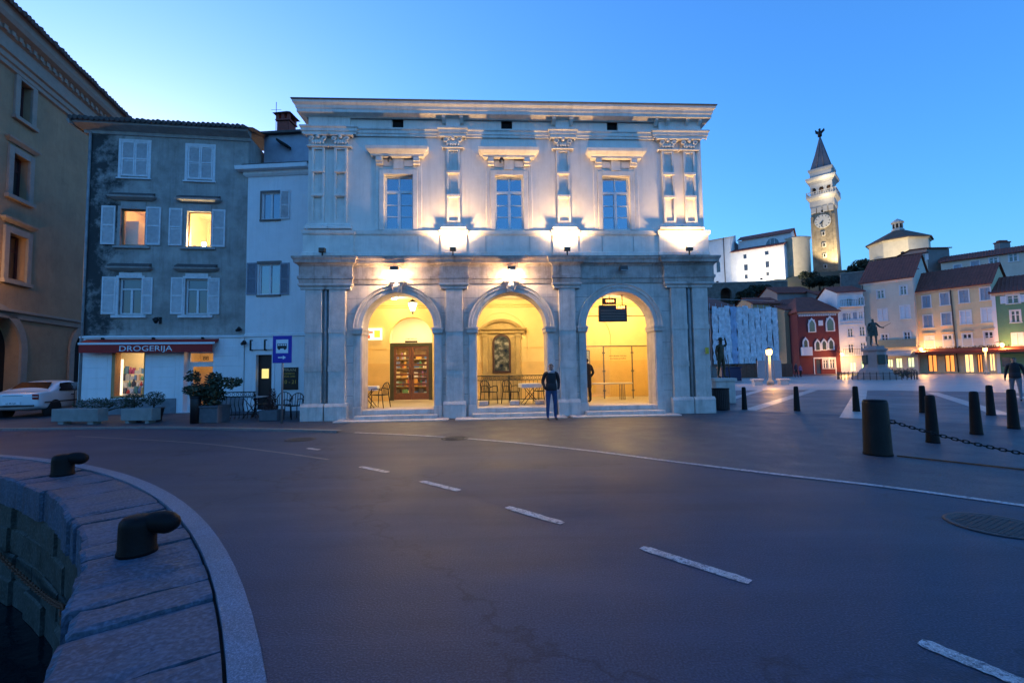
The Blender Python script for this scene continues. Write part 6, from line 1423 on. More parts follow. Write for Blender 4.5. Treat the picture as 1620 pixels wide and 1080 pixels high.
def person(label, loc, rot, H=1.75, top=None, legs=None, shoes=None, pose='stand', coat=0.0, name='person', group=None, hand_out=.06, all_mat=None, stride=.0, cat='person'):
    k = H / 1.75; S = lambda x, y, z: (x * k, y * k, z * k)
    B = {}
    def b(n, p, r, par): B[n] = (S(*p), tuple(q * k for q in r) if isinstance(r, tuple) else r * k, par)
    b('pelvis', (0, 0, .96), (.15, .115), None); b('belly', (0, .005, 1.10), (.155, .115), 'pelvis'); b('chest', (0, .01, 1.30), (.19, .135), 'belly'); b('shoulder', (0, .015, 1.43), (.12, .095), 'chest'); b('neck', (0, .0, 1.52), (.058, .06), 'shoulder')
    b('jaw', (0, -.02, 1.58), (.062, .07), 'neck'); b('head', (0, -.005, 1.66), (.078, .095), 'jaw'); b('crown', (0, .0, 1.725), (.055, .068), 'head')
    for s, n in ((-1, 'l'), (1, 'r')):
        st = stride * s
        b(n + 'hip', (s * .095, 0, .88), .098, 'pelvis'); b(n + 'thigh', (s * .105, -st * .3, .70), .085, n + 'hip'); b(n + 'knee', (s * .115, -st * .55 - .01, .49), .062, n + 'thigh'); b(n + 'calf', (s * .118, -st * .6 + .02, .33), .058, n + 'knee'); b(n + 'ankle', (s * .12, -st + .02, .09), .043, n + 'calf'); b(n + 'foot', (s * .125, -st - .04, .045), (.042, .04), n + 'ankle'); b(n + 'toe', (s * .14, -st - .15, .035), (.036, .028), n + 'foot')
        b(n + 'sh', (s * .185, .015, 1.42), .07, 'shoulder')
        if pose == 'pockets':
            b(n + 'el', (s * .255, .075, 1.16), .056, n + 'sh'); b(n + 'wr', (s * .215, -.07, .98), .04, n + 'el'); b(n + 'hand', (s * .185, -.09, .93), .036, n + 'wr')
        elif pose == 'violin' and s == 1:
            b(n + 'el', (s * .33, -.06, 1.2), .05, n + 'sh'); b(n + 'wr', (s * .42, -.28, 1.12), .036, n + 'el'); b(n + 'hand', (s * .46, -.34, 1.1), .033, n + 'wr')
        elif pose == 'raise' and s == 1:
            b(n + 'el', (s * .3, -.05, 1.5), .048, n + 'sh'); b(n + 'wr', (s * .18, -.1, 1.72), .036, n + 'el'); b(n + 'hand', (s * .13, -.11, 1.8), .034, n + 'wr')
        else:
            b(n + 'el', (s * .25, .04, 1.15), .05, n + 'sh'); b(n + 'wr', (s * .27, -.03, .92), .036, n + 'el'); b(n + 'palm', (s * .275, -.045, .86), (.026, .036), n + 'wr')
            for i in range(4): b(n + 'f%d' % i, (s * (.272 + .004 * i), -.075 + .022 * i, .775 + .012 * abs(i - 1.5)), .0095, n + 'palm')
            b(n + 'th', (s * .262, -.09, .83), .011, n + 'palm')
    me = skin_body(B); o = T(name, label, cat, loc, rot, group)
    bo = bpy.data.objects.new('body', me); COL.objects.link(bo); bo.parent = o
    if all_mat: me.materials.append(all_mat)
    else:
        for m in (top, legs, shoes, SKIN, HAIR): me.materials.append(m)
        for p in me.polygons:
            x, y, z = p.center / k
            if z > 1.53: i = 4 if (z > 1.678 or (y > .0 and z > 1.57)) else 3
            elif z < .075: i = 2
            elif pose != 'pockets' and abs(x) > .2 and z < .9: i = 3
            elif z > .93 - coat or (abs(x) > .17 and z > .9): i = 0
            else: i = 1
            p.material_index = i
    if not all_mat:
        mb = MB()
        for s in (-1, 1): mb.ball(S(s * .082, .0, 1.645), .026 * k, 8, 6, .4, .8, 1.2)
        mb.ball(S(0, -.105, 1.635), .022 * k, 8, 6, .7, 1.0, 1.3); mb.build('ears_and_nose', SKIN, o); stuff(o.children[-1])
        for s in (-1, 1): MB().ball(S(s * .032, -.085, 1.665), .012 * k, 8, 6).build('eye', DARK, o)
        MB().ball(S(0, -.088, 1.59), .02 * k, 8, 6, 1.1, .4, .3).build('mouth', mat('lips', (.25, .09, .07), .6, 0), o)
        # jacket hem, collar
        if top: MB().lathe([(.17 * k, (.90 - coat) * k), (.178 * k, (.93 - coat) * k), (.172 * k, 1.02 * k), (.165 * k, 1.12 * k)], n=20, sy=.78).build('jacket_hem', top, o)
    return o
JK = mat('black_jacket', (.012, .011, .014), .7, .3, 12, .3, 60); JEAN = mat('blue_jeans', (.035, .06, .14), .85, .25, 10, .3, 80); SHOE = mat('brown_shoes', (.12, .06, .035), .6, .2, 10)
X_, Y_ = at_depth(873, 657.5, 14.1).xy; man = person('man in black jacket and blue jeans standing at the loggia steps, hands in pockets', (X_, Y_, .004), .12, 1.76, JK, JEAN, SHOE, 'pockets')
MB().lathe([(.13, 1.44), (.12, 1.49), (.085, 1.525)], n=16, sy=.95, smooth=True).build('hood_collar', mat('pale_hood', (.3, .3, .32), .9, .1, 10), man)
p_ = LP(9.70, 1.5, FLZ); person('person in a long dark coat waiting beside the timetable board', p_, pi + .5, 1.66, mat('dark_coat', (.03, .022, .018), .9, .2, 8), mat('dark_trousers', (.02, .018, .018), .9, .2, 8), BLACKM, 'pockets', coat=.32)
PKJ = mat('pink_jacket', (.4, .12, .2), .8, .1, 10); RDJ = mat('dark_red_jacket', (.1, .03, .04), .8, .1, 10)
a = at_depth(1260, 597, 57); person('distant person in a dark red jacket walking past the beige house', (a.x, a.y, .02), .3, 1.75, RDJ, MATS['dark_trousers'], BLACKM, 'stand', stride=.1)
a = at_depth(1267, 597, 57.4); person('distant smaller person in a pink jacket beside the dark red jacket', (a.x, a.y, .02), .2, 1.55, PKJ, MATS['dark_trousers'], BLACKM, 'stand', stride=-.08)
a = gp(1609, 634); person('person in a dark jacket and grey trousers walking across the square behind the bollards', (a[0], a[1], .013), -.9, 1.76, JK, mat('grey_trousers', (.16, .16, .18), .85, .15, 10), BLACKM, 'stand', stride=.16)
# ================================================================== monument and bronze statue
BRZ = mat('green_bronze', (.045, .06, .05), .55, .4, 6, .4, 30, metal=.35); PINKST = col('pink_granite', (.30, .23, .21))
mx, my = at_depth(1386, 600, 45.0).xy; mo = T('monument', 'stone monument pedestal with stepped base on the square', 'monument', (mx, my, .018), -.5)
MB().lathe([(2.0, 0), (2.0, .22), (1.75, .22), (1.75, .42), (1.45, .42), (1.3, .9), (1.05, 1.1), (.95, 1.2), (.88, 2.7), (1.05, 2.85), (1.08, 3.0), (.8, 3.1), (.8, 3.3)], n=8, smooth=False).build('pedestal', PINKST, mo)
for a in (0, pi / 2, pi, -pi / 2): MB().bbox(-.35, .35, -1.0, -.85, 1.5, 2.4, .03, Matrix.Rotation(a + pi / 8, 4, 'Z')).build('relief_panel', BRZ, mo)
st = person('bronze violinist statue standing on the stone monument', (mx, my, .018 + 3.3), -.35, 2.75, pose='violin', all_mat=BRZ, name='bronze_statue', stride=.1, cat='statue')
MB().prism([(-.3, 1.9), (.3, 1.9), (.36, 1.0), (-.36, 1.0)], 'y', -.12, .26).build('frock_coat', BRZ, st); MB().tube([(.55, -.55, 1.75), (1.15, -.85, 2.15)], .02, 5).build('bow', BRZ, st); MB().ball((-.45, -.25, 1.75), .2, 10, 6, .6, .4, 1.2).build('violin', BRZ, st)
fe = T('monument_fence', 'low iron fence around the monument', 'fence', (mx, my, .018), -.5)
for k in range(40):
    a = 2 * pi * k / 40; MB().tube([(3.1 * cos(a), 3.1 * sin(a), 0), (3.1 * cos(a), 3.1 * sin(a), .75)], .03, 5).build('picket', BLACKM, fe)
MB().tube([(3.1 * cos(2 * pi * k / 40), 3.1 * sin(2 * pi * k / 40), .62) for k in range(40)], .025, 5, True).build('rail', BLACKM, fe)
sx, sy = at_depth(1145, 625, 19.5).xy; ps = T('statue_plinth', 'low stone plinth carrying the statue beside the loggia corner', 'plinth', (sx, sy, .008), -.2)
ph = at_depth(1145, 598, 19.5).z; MB().bbox(-.38, .38, -.38, .38, 0, ph - .12, .02).build('block', STONE_LOW, ps); MB().box(-.44, .44, -.44, .44, ph - .12, ph).build('cap', STONE_LOW, ps)
stt = person('slim dark bronze statue with one raised arm beside the loggia corner', (sx - .05, sy, ph + .008), .4, 1.68, pose='raise', all_mat=mat('dark_bronze', (.05, .04, .022), .5, .35, 8, .3, 30, metal=.4), name='bronze_statue', stride=.06, cat='statue')
MB().lathe([(.17, 1.62), (.17, 1.635), (.09, 1.65), (.08, 1.73), (.02, 1.75)], n=14).build('hat', MATS['dark_bronze'], stt); MB().tube([(.28, -.1, 1.0), (.3, -.14, .0)], .018, 5).build('staff', MATS['dark_bronze'], stt)
sk = T('site_skip', 'dark blue container behind the bronze statue beside the loggia', 'container', (*at_depth(1154, 598, 44).xy, 0)); MB().bbox(-.95, .95, -.5, .5, .1, 1.35, .04).build('body', mat('navy_paint', (.012, .018, .06), .5, .2, 4), sk); MB().box(-1.0, 1.0, -.55, .55, 1.35, 1.45).build('lid', MATS['navy_paint'], sk)
# ================================================================== bollards, chain, bin
CAST = mat('painted_iron', (.008, .008, .009), .5, .35, 7, .35, 40, metal=0, spec=.12)
STEEL2 = mat('weathered_iron', (.009, .009, .009), .45, .45, 4, .3, 40, metal=0, spec=.15)
def taper_bollard(x, y, h, r, label):
    c = gp(x, y); o = T('bollard', label, 'bollard', (c[0], c[1], .004), 0, 'slim iron bollards on the square')
    MB().lathe([(r * 1.28, 0), (r * 1.3, .02), (r * 1.22, .06), (r * .98, h * .75), (r * .9, h - .03), (r * .84, h - .008)], n=20).build('post', CAST, o); MB().lathe([(r * .86, h - .008), (r * .6, h + .012), (.001, h + .018)], n=20).build('cap', CAST, o)
for x, y, h, r, l in ((1178, 648, .80, .075, 'slim iron bollard closest to the loggia corner bin'), (1261, 650, .83, .08, 'slim iron bollard between the pale paving bands, second from the bin'), (1355, 651, .83, .085, 'slim iron bollard beside the broad pale paving band'), (1461, 653, .85, .085, 'slim iron bollard directly behind the first bollard past the chain bollard'), (1476, 700, .93, .088, 'slim iron bollard standing just behind the sagging chain'), (1545, 687, .93, .088, 'slim iron bollard in the row past the chain, second from the broad bollard'), (1568, 657, .88, .085, 'slim iron bollard in the rear row beside the diagonal pale band'), (1604, 678, .92, .088, 'slim iron bollard in the chain row beside the walking person')): taper_bollard(x, y, h, r, l)
c = gp(1389, 719); bb = T('broad_bollard', 'broad weathered iron bollard holding the chain', 'bollard', (c[0], c[1], .004))
MB().lathe([(.215, 0), (.218, .02), (.208, .05), (.185, .90), (.178, .93)], n=32).build('post', STEEL2, bb); MB().lathe([(.179, .93), (.16, .955), (.001, .965)], n=32).build('cap', CAST, bb); MB().tube([(.17, -.08, .6), (.24, -.11, .6), (.24, -.11, .55), (.17, -.08, .55)], .014, 6, True).build('chain_ring', CAST, bb)
A = Vector((c[0] + .22, c[1] - .09, .58)); d_ = (Vector(gp(1620, 745)) - Vector(c)); d_.normalize(); Bp = A + Vector((d_.x * 5.2, d_.y * 5.2, .0))
chn = T('barrier_chain', 'black chain sagging from the broad bollard', 'chain', A)
def chain_links(parent, pts, L, r, m, name='link'):
    # walk along the polyline and place alternate links
    pts = [Vector(p) for p in pts]; proto = MB().tube([(L * .32 * cos(a) + (L * .2 if cos(a) > 0 else -L * .2), 0, L * .26 * sin(a)) for a in [2 * pi * (k + .5) / 10 for k in range(10)]], r, 5, True, bino=(0, 1, 0)).build(name, m, parent)
    first = True; dist = 0; i = 0; pos = pts[0].copy(); n = 0
    seglen = [(pts[k + 1] - pts[k]).length for k in range(len(pts) - 1)]; tot = sum(seglen)
    while dist < tot:
        s = dist; k = 0
        while k < len(seglen) - 1 and s > seglen[k]: s -= seglen[k]; k += 1
        t = (pts[k + 1] - pts[k]).normalized(); p = pts[k] + t * s
        o = proto if first else proto.copy()
        if not first: COL.objects.link(o); o.parent = parent
        first = False; o.location = p; q = t.to_track_quat('X', 'Z').to_matrix().to_4x4() @ Matrix.Rotation((n % 2) * pi / 2, 4, 'X'); o.rotation_euler = q.to_euler(); n += 1; dist += L * .78
sag = [Vector((0, 0, 0)).lerp(Bp - A, t / 24) + Vector((0, 0, -.42 * 4 * (t / 24) * (1 - t / 24))) for t in range(25)]
chain_links(chn, sag, .085, .0085, CAST)
c2 = Bp + Vector((d_.x * .27, d_.y * .27, 0)); b2 = copy_tree(bb); b2.location = (c2.x, c2.y, .004); b2['label'] = 'broad weathered iron bollard at the far end of the sagging chain'
cb2 = MB().tube([(c[0] + d_.x * .26, c[1] + d_.y * .26, .02), (c2.x - d_.x * .3, c2.y - d_.y * .3, .02)], .013, 6).build('ground_cable', mat('rusty_cable', (.12, .065, .035), .7, .3, 8)); tag(cb2, 'thin rusty cable stretched along the paving below the sagging chain', 'cable')
c = gp(1141, 648); bi = T('litter_bin', 'dark slatted cylindrical litter bin at the loggia corner', 'bin', (c[0], c[1], .004))
MB().lathe([(.25, .05), (.25, .72)], n=24).build('liner', DARK, bi)
for k in range(28): a = 2 * pi * k / 28; MB().box(-.02, .02, -.012, .012, .04, .74, Matrix.Translation((.275 * cos(a), .275 * sin(a), 0)) @ Matrix.Rotation(a + pi / 2, 4, 'Z')).build('slat', mat('bin_slat', (.03, .02, .02), .6, .3, 10), bi)
MB().lathe([(.27, .74), (.30, .74), (.30, .78), (.24, .78)], n=24).build('rim', CAST, bi); MB().lathe([(.29, 0), (.29, .04)], n=24).build('base', CAST, bi)
# ================================================================== mooring bollards and rusty chain on the quay
RUST = mat('tarred_iron', (.006, .006, .007), .5, .5, 6, .18, 40, metal=0, spec=.1, col2=(.010, .007, .006))
def mooring(x, y, s, rot, label):
    c = gp(x, y); o = T('mooring_bollard', label, 'mooring bollard', (c[0], c[1], -.01), rot)
    MB().lathe([(.162, 0), (.158, .03), (.15, .06), (.148, .26), (.142, .305), (.115, .338), (.06, .352), (.001, .356)], n=28).build('stem', RUST, o)
    MB().tube([(-.02, 0, .25), (.06, 0, .268), (.14, 0, .275), (.21, 0, .27), (.265, 0, .256), (.305, 0, .238), (.33, 0, .222), (.34, 0, .214)], [.06, .085, .098, .104, .1, .082, .05, .012], 20, bino=(0, 1, 0)).build('hook', RUST, o)
    o.scale = (s, s, s); return o
mooring(217, 872, .95, .22, 'large black mooring bollard on the coping slabs beside the pale strip')
mooring(99, 750, .95, .28, 'smaller looking black mooring bollard further round the curved quay')
qc = T('quay_chain', 'rusty chain looped along the quay wall stones', 'chain', (C0.x, C0.y, 0))
P = lambda r, d, z: (r * cos(radians(d)), r * sin(radians(d)), z)
pts = []
for k in range(41):
    dg = 66 - k * 0.85; sg_ = abs(((k % 20) / 20.0) - .5) * 2
    pts.append(P(RE - .07, dg, -.95 - .34 * (1 - sg_ ** 2)))
chain_links(qc, pts, .10, .012, mat('rust', (.14, .045, .02), .85, .4, 10))
bt_ = T('moored_boat', 'dark rowing boat moored in the shadow under the quay', 'boat', (-5.3, 1.2, -1.95), 1.0)
v = []; n = 12
for i in range(n + 1):
    t = i / n; w_ = .72 * sin(pi * min(1, .18 + t * .82)) ** .6 * (1 if t < .95 else .6); x = -1.9 + 3.8 * t; sh = .12 * (2 * t - 1) ** 2
    for (f_, z_) in ((-1, .5 + sh), (-.85, .1), (0, -.12), (.85, .1), (1, .5 + sh), (.9, .5 + sh), (.7, .12), (0, .0), (-.7, .12), (-.9, .5 + sh)): v.append((x, w_ * f_, z_))
MB().add(v, [(i * 10 + k, i * 10 + (k + 1) % 10, (i + 1) * 10 + (k + 1) % 10, (i + 1) * 10 + k) for i in range(n) for k in range(10)] + [tuple(range(9, -1, -1)), tuple(n * 10 + k for k in range(10))], True).build('hull', mat('boat_paint', (.03, .035, .06), .5, .3, 4), bt_)
for x in (-.8, .4): MB().box(x - .13, x + .13, -.62, .62, .3, .33).build('thwart', mat('boat_wood', (.08, .05, .03), .7, .3, 6), bt_)
# ================================================================== bus stop sign
c = at_depth(445, 660, 14.2); bsn = T('bus_stop_sign', 'blue bus stop sign with white panel and arrow on a post', 'traffic sign', (c.x, c.y, 0), -.0)
z0 = at_depth(445, 574, 14.2).z; z1_ = at_depth(445, 531, 14.2).z; hw = .30
MB().tube([(0, .03, 0), (0, .03, z1_ - .05)], .03, 10).build('post', mat('galv_post', (.22, .22, .23), .5, .2, 6, metal=.5), bsn); MB().bbox(-hw, hw, -.015, .005, z0, z1_, .008).build('plate', mat('sign_blue', (.02, .02, .30), .4, .05, 5), bsn)
hh = z1_ - z0; wa, wb = z0 + hh * .36, z0 + hh * .86; WS = mat('sign_face_white', (.7, .7, .72), .5, .05, 5)
MB().box(-.19, .19, -.02, -.0151, wa, wb).build('white_panel', WS, bsn)
mb = MB(); m_ = (wa + wb) / 2; mb.box(-.15, .15, -.024, -.0201, m_ - .07, m_ + .02).box(-.15, .15, -.024, -.0201, m_ + .07, m_ + .085)
for x in (-.15, -.07, .01, .07, .135): mb.box(x, x + .015, -.0235, -.0201, m_ + .02, m_ + .07)
for x in (-.09, .09): mb.lathe([(.035, 0), (.035, .004)], n=12, M=Matrix.Translation((x, -.0201, m_ - .075)) @ Matrix.Rotation(pi / 2, 4, 'X'))
stuff(mb.build('bus_symbol', BL, bsn)); za = z0 + hh * .20
MB().prism([(-.12, za - .018), (.03, za - .018), (.03, za - .06), (.13, za), (.03, za + .06), (.03, za + .018), (-.12, za + .018)], 'y', -.022, -.0151).build('arrow', WS, bsn)
# ================================================================== shrubs and planters
LEAF = mat('dark_leaf', (.035, .05, .028), .6, .5, 4, spec=.3); LEAFR = mat('reddish_leaf', (.07, .025, .02), .7, .4, 4); LEAFD = mat('hill_leaf', (.025, .035, .02), .8, .5, 1.0); BARK = mat('bark', (.06, .045, .035), .9, .3, 10)
def foliage(mb, c, rx, ry, rz, n, s, rnd, narrow=.35, shell=.55):
    for i in range(n):
        while True:
            p = Vector((rnd.uniform(-1, 1), rnd.uniform(-1, 1), rnd.uniform(-1, 1)))
            if shell * rnd.random() < p.length <= 1: break
        q = Vector((c[0] + p.x * rx, c[1] + p.y * ry, c[2] + p.z * rz)); d = Vector((rnd.gauss(0, 1), rnd.gauss(0, 1), rnd.gauss(.3, .8))).normalized(); w = d.cross(Vector((rnd.gauss(0, 1), rnd.gauss(0, 1), rnd.gauss(0, 1)))).normalized(); l = s * rnd.uniform(.6, 1.3)
        mb.add([q - d * l * .5, q + w * l * narrow * .5, q + d * l * .5, q - w * l * narrow * .5], [(0, 1, 2, 3)])
def shrub(name, label, loc, clumps, n, s, stems=3, m=LEAF, cat='shrub', seed=1, narrow=.35, group=None, part='crown'):
    r = random.Random(seed); o = T(name, label, cat, loc, 0, group); mb = MB()
    for (x, y, z, rx, ry, rz) in clumps: foliage(mb, (x, y, z), rx, ry, rz, int(n * rx * rz), s, r, narrow)
    mb.build(part, m, o); mb = MB()
    for k in range(min(stems, len(clumps))):
        x, y, z = clumps[k][:3]; mb.tube([(x * .1, y * .1, 0), (x * .4, y * .4, z * .5), (x, y, z)], [.03, .022, .012], 6)
    mb.build('trunk', BARK, o); return o
CONC = mat('concrete', (.25, .24, .225), .9, .15, 4, .4, 30, stain=.4)
def barrier(x0, x1, yb, h, label):
    A = Vector(gp(x0, yb)); B = Vector(gp(x1, yb)); d = B - A; L = d.length; o = T('concrete_planter', label, 'planter', (A.x, A.y, .004), atan2(d.y, d.x))
    MB().bbox(0, L, 0, .06, .09, h, .015).bbox(0, L, .28, .34, .09, h, .015).box(0, .06, .06, .28, .09, h).box(L - .06, L, .06, .28, .09, h).build('trough', CONC, o)
    for x in (L * .12, L * .76): MB().box(x, x + L * .12, .04, .3, 0, .09).build('foot', CONC, o)
    MB().box(.06, L - .06, .06, .28, h - .12, h - .06).build('soil', mat('soil', (.02, .015, .01), .95, .3, 10), o); return o
barrier(80, 154, 671.5, .5, 'long pale concrete planter trough at the kerb beside the white car'); barrier(190, 239, 670, .48, 'short pale concrete planter trough at the kerb in front of the shop window')
c = at_depth(120, 655, 15.0); shrub('shrub', 'low dark spreading shrub behind the long concrete trough', (c.x + .7, c.y + .3, .4), [(-.4, 0, .22, .7, .3, .22), (.35, 0, .27, .6, .3, .2), (.8, .1, .15, .4, .25, .14)], 2600, .09, seed=4)
c = at_depth(212, 655, 15.3); shrub('shrub', 'round dark shrub behind the short concrete trough', (c.x, c.y, .35), [(0, 0, .42, .3, .28, .24)], 9000, .07, 1, seed=5)
c = at_depth(243, 655, 15.6); shrub('shrub', 'round dark shrub below the shop window edge beside the trough', (c.x, c.y, .3), [(0, 0, .46, .34, .3, .26)], 8000, .07, 1, seed=6)
for x, Y in ((212, 15.3), (243, 15.6)):
    c = at_depth(x, 655, Y); pt_ = T('plant_pot', 'dark tapered pot under the round shrub %s' % ('behind the short concrete trough' if x == 212 else 'below the shop window edge'), 'pot', (c.x, c.y, .004)); MB().lathe([(.22, 0), (.3, .42), (.32, .44), (.28, .44), (.26, .38)], n=16).build('bowl', mat('dark_pot', (.03, .028, .028), .7, .2, 8), pt_)
c = at_depth(334, 655, 14.9); BX = c.x; BY = c.y
pt_ = T('plant_pot', 'grey square planter under the big leafy bush', 'pot', (BX, BY, .004)); MB().bbox(-.42, .42, -.32, .32, 0, .5, .02).build('box', mat('grey_planter', (.09, .09, .1), .8, .2, 6), pt_); MB().box(-.45, .45, -.35, .35, .5, .55).build('rim', MATS['grey_planter'], pt_)
rr = random.Random(8); cl = [(rr.uniform(-.65, .65), rr.uniform(-.3, .3), rr.uniform(.35, 1.0), .24, .22, .2) for _ in range(11)] + [(0, 0, .35, .45, .35, .35), (.8, 0, .8, .18, .15, .17), (-.75, 0, .55, .2, .15, .14)]
shrub('leafy_bush', 'big dark leafy bush in a planter before the shop door', (BX, BY, .5), cl, 3000, .15, 9, seed=9, narrow=.4, cat='bush')
c = at_depth(309, 655, 14.6); dp_ = T('dark_post_bin', 'dark cylindrical bin beside the leafy bush', 'bin', (c.x, c.y, .004)); MB().lathe([(.14, 0), (.15, .8), (.13, .83)], n=16).build('body', BLACKM, dp_); MB().lathe([(.16, .8), (.16, .85), (.02, .9)], n=16).build('lid', BLACKM, dp_)
c = at_depth(430, 655, 15.2); pt_ = T('plant_pot', 'grey box planter with reddish plant beside the bus stop post', 'pot', (c.x, c.y, .004)); MB().bbox(-.3, .3, -.25, .25, 0, .35, .02).build('box', MATS['grey_planter'], pt_)
shrub('reddish_plant', 'upright reddish dark plant in the grey box planter beside the sign post', (c.x, c.y, .34), [(0, 0, .35, .13, .13, .4), (-.05, 0, .1, .25, .2, .12)], 9000, .08, 1, LEAFR, 'plant', 12)
# terrace railing
A = at_depth(352, 655, 15.9); B = at_depth(404, 655, 16.0); d = B.xy - A.xy; tr = T('terrace_railing', 'black ornate iron railing of the small terrace before the white house', 'railing', (A.x, A.y, .004), atan2(d.y, d.x)); L = d.length
for z_ in (.9, .74, .12): MB().box(0, L, -.015, .015, z_, z_ + .035).build('rail', BLACKM, tr)
for k in range(9): x = L * k / 8; MB().tube([(x, 0, .0), (x + .03, 0, .25), (x - .03, 0, .5), (x, 0, .74)], .014, 5).build('baluster', BLACKM, tr)
for k in range(8): x = L * (k + .5) / 8; MB().tube([(x + .045 * cos(t), 0, .84 + .05 * sin(t)) for t in [2 * pi * i / 8 for i in range(8)]], .009, 4, True, bino=(0, 1, 0)).build('ring', BLACKM, tr)
c = at_depth(465, 655, 15.6); chair('black cafe chair at the terrace below the opening hours sign', 0, 0, .004, -2.2, fr=Frame((c.x, c.y), (c.x + 1, c.y))); c = at_depth(449, 655, 16.1); chair('black cafe chair behind the bus stop post on the terrace', 0, 0, .004, .4, fr=Frame((c.x, c.y), (c.x + 1, c.y))); c = at_depth(414, 655, 16.6); chair('black cafe chair behind the terrace railing at the dark door', 0, 0, .004, 2.0, fr=Frame((c.x, c.y), (c.x + 1, c.y)))
c = at_depth(404, 655, 16.3); table('small dark cafe table behind the ornate terrace railing', 0, 0, .004, fr=Frame((c.x, c.y), (c.x + 1, c.y)))
# trees on the hill
def hill_tree(x, y, Y, r, label, seed):
    p = at_depth(x, y, Y); rr = random.Random(seed); cl = [(rr.uniform(-r, r) * .8, rr.uniform(-r, r) * .5, rr.uniform(.6, 1.5) * r, r * .5, r * .5, r * .42) for _ in range(7)]
    o = T('hill_tree', label, 'tree', (p.x, p.y, p.z - r)); mb = MB()
    for c_ in cl: foliage(mb, c_[:3], *c_[3:], 260, .42, rr, .7)
    mb.build('crown', LEAFD, o); MB().tube([(0, 0, -4), (0, 0, 0), (.1, 0, r)], [.3, .22, .1], 7).build('trunk', BARK, o)
for i, (x, y, Y, r, l) in enumerate(((1279, 443, 108, 2.6, 'dark rounded tree at the foot of the church apse'), (1296, 443, 106, 2.2, 'dark tree directly below the bell tower'), (1318, 446, 104, 1.9, 'dark low tree below the bell tower base, beside the terrace wall'), (1365, 424, 108, 2.6, 'dark tree on the hill between the bell tower and baptistery'), (1352, 428, 106, 1.7, 'small dark tree on the hill above the terrace wall'), (1172, 470, 101, 2.0, 'dark scrubby tree growing on the retaining wall'), (1200, 462, 101, 2.2, 'dark scrubby tree in front of the retaining wall top'))): hill_tree(x, y, Y, r, l, 30 + i)
for i, (x, w_) in enumerate(((1418, .8), (1428, .9), (1440, .8))):
    c = at_depth(x, 600, 46.5 + i); shrub('square_shrub', ('dark shrub beside the monument fence', 'dark shrub in the middle of the row beside the monument', 'dark shrub at the restaurant end of the row beside the monument')[i], (c.x, c.y, .018), [(0, 0, .5, w_, .4, .5)], 900, .16, 1, seed=40 + i)
# ================================================================== parked white car
PAINTW = mat('white_car_paint', (.62, .64, .66), .3, .03, 3, coat=.6, spec=.5); CGL = mat('car_glass', (.006, .007, .010), .12, 0, spec=.12); RUB = mat('rubber', (.015, .015, .016), .8, .1, 10); CHR = mat('alloy', (.35, .35, .37), .35, .1, 8, metal=.8); LAMPR = mat('tail_lamp_red', (.25, .01, .01), .25, .1, 10, coat=.5); BUMP = mat('bumper_strip', (.03, .03, .035), .6, .1, 10)
hd_ = Vector((-.27, .963)).normalized(); rr_ = Vector((-18.05, 17.35)); side = Vector((hd_.y, -hd_.x))   # right side of the car
cen = rr_ + hd_ * 2.15 - side * .85
car = T('parked_car', 'white saloon car parked in the alley beside the grey house', 'car', (cen.x, cen.y, .0), atan2(hd_.y, hd_.x))
# local: x forward, y left, z up ; half width .85, length 4.3
sec = [  # x, half width, z bottom, z belt, half width at roof, z top
    (-2.15, .70, .42, .86, .66, .90), (-2.08, .80, .32, .93, .74, .96), (-1.75, .84, .26, .97, .76, .995), (-1.45, .85, .24, .98, .74, 1.01), (-0.85, .85, .22, .97, .60, 1.36), (-0.2, .85, .22, .95, .60, 1.42), (.45, .85, .22, .94, .59, 1.38), (1.05, .85, .22, .93, .72, .99), (1.5, .84, .24, .90, .72, .93), (1.95, .80, .28, .82, .68, .85), (2.15, .68, .36, .70, .56, .73)]
def ring(s):
    x, hw, z0, zb, hr, zt = s
    h = [(hw * .86, z0), (hw * .98, z0 + .12), (hw, (z0 + zb) / 2), (hw * .97, zb), (hr + (hw * .97 - hr) * .12, zb + (zt - zb) * .82), (hr * .86, zt - .012), (hr * .4, zt + .006)]
    return [(x, y, z) for y, z in h] + [(x, -y, z) for y, z in reversed(h)]
v = [p for s in sec for p in ring(s)]; m_ = 14
f = [(i * m_ + k, (i + 1) * m_ + k, (i + 1) * m_ + (k + 1) % m_, i * m_ + (k + 1) % m_) for i in range(len(sec) - 1) for k in range(m_)]
f += [tuple(range(m_)), tuple((len(sec) - 1) * m_ + k for k in reversed(range(m_)))]
body = MB().add(v, f, True).build('body', PAINTW, car)
md = body.modifiers.new('sub', 'SUBSURF'); md.levels = 2; md.render_levels = 2
def side_y(x, z, e=.012):   # outside of the greenhouse/body side at height z
    for i in range(len(sec) - 1):
        if sec[i][0] <= x <= sec[i + 1][0]:
            t = (x - sec[i][0]) / (sec[i + 1][0] - sec[i][0]); s = [a + (b - a) * t for a, b in zip(sec[i], sec[i + 1])]; break
    hw, zb, hr, zt = s[1], s[3], s[4], s[5]
    if z <= zb: return hw + e - .01
    return hw * .97 + (hr - hw * .97) * min(1, (z - zb) / max(.05, zt - zb)) + e
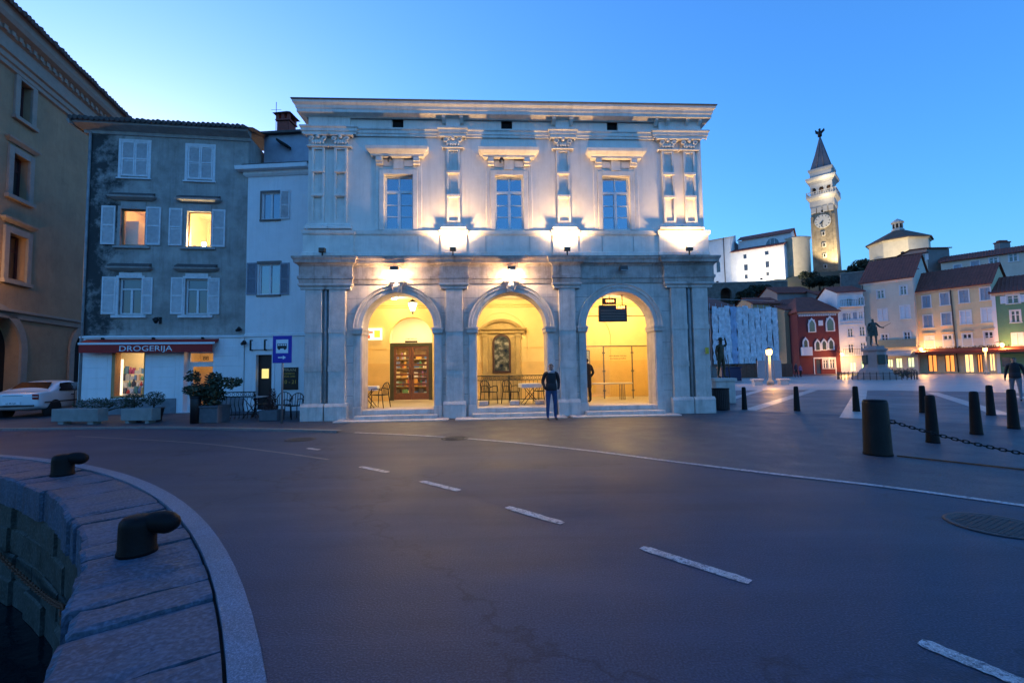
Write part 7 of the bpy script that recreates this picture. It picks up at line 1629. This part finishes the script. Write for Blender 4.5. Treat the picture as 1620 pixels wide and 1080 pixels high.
for sgn in (1, -1):
    for pts in ([(-1.02, .99), (-.22, .98), (-.22, 1.33), (-.72, 1.29)], [(-.15, .98), (.72, .98), (.38, 1.30), (-.15, 1.33)]):
        mb = MB(); w_ = [(x, sgn * side_y(x, z, .02), z) for x, z in pts]; mb.poly(w_ if sgn < 0 else w_[::-1]); mb.poly([(x, y - sgn * .04, z) for x, y, z in w_]); mb.build('side_window', CGL, car)
    MB().box(-1.9, 1.9, sgn * .855 - .012, sgn * .855 + .012, .55, .60).build('side_strip', BUMP, car)
    for x in (-.3, .62): MB().box(x - .1, x + .1, sgn * .862 - .012, sgn * .862 + .012, .80, .83).build('door_handle', BUMP, car)
    MB().box(-.195, -.18, sgn * .852 - .01, sgn * .852 + .012, .3, .95).build('door_gap', BUMP, car)
    for x in (-1.32, 1.35):
        whl = bpy.data.objects.new('wheel', None); COL.objects.link(whl); whl.parent = car; whl.location = (x, sgn * .74, .30)
        R_ = Matrix.Rotation(pi / 2, 4, 'X')
        MB().lathe([(.19, -.09), (.28, -.1), (.3, -.07), (.3, .07), (.28, .1), (.19, .09)], n=28, M=R_).build('tyre', RUB, whl); MB().lathe([(.03, -.07 * sgn - .0), (.19, -.06), (.19, .06), (.03, .07)], n=24, M=R_).build('rim', CHR, whl)
        MB().lathe([(.335, -.125), (.345, -.12), (.345, .125)], n=28, M=Matrix.Translation((0, 0, .01)) @ R_).build('wheel_arch', DARK, whl)
    MB().bbox(-.16, .16, -.03, .03, .70, .90, .01, Matrix.Translation((-2.11, sgn * .62, 0)) @ Matrix.Rotation(-pi / 2 + sgn * .25, 4, 'Z')).build('tail_light', LAMPR, car); MB().bbox(-.16, .16, -.034, .0, .785, .82, .004, Matrix.Translation((-2.113, sgn * .62, 0)) @ Matrix.Rotation(-pi / 2 + sgn * .25, 4, 'Z')).build('reversing_light', mat('clear_lamp', (.5, .5, .5), .2, .05, 5), car)
    MB().ball((.78, sgn * .95, .98), .09, 10, 6, .7, 1, .7).build('wing_mirror', PAINTW, car); MB().bbox(-.14, .14, -.02, .02, .58, .7, .01, Matrix.Translation((2.1, sgn * .5, 0)) @ Matrix.Rotation(pi / 2, 4, 'Z')).build('headlight', MATS['clear_lamp'], car)
MB().add([(-1.40, -.62, 1.045), (-1.40, .62, 1.045), (-.93, .5, 1.345), (-.93, -.5, 1.345)], [(0, 3, 2, 1)]).build('rear_window', CGL, car); MB().add([(1.0, -.6, 1.04), (.55, -.5, 1.35), (.55, .5, 1.35), (1.0, .6, 1.04)], [(0, 1, 2, 3)]).build('windscreen', CGL, car)
MB().box(-2.21, -2.13, -.66, .66, .44, .50).build('bumper_trim', BUMP, car); MB().box(-2.20, -2.165, -.26, .26, .52, .63).build('number_plate', WS, car)
label_text('LJ 48-5JK', 'plate_lettering', .085, BL, car, (-2.204, 0, .575), (pi / 2, 0, -pi / 2), ext=.001)
MB().box(-2.155, -2.13, -.3, .3, .845, .86).build('boot_line', BUMP, car)
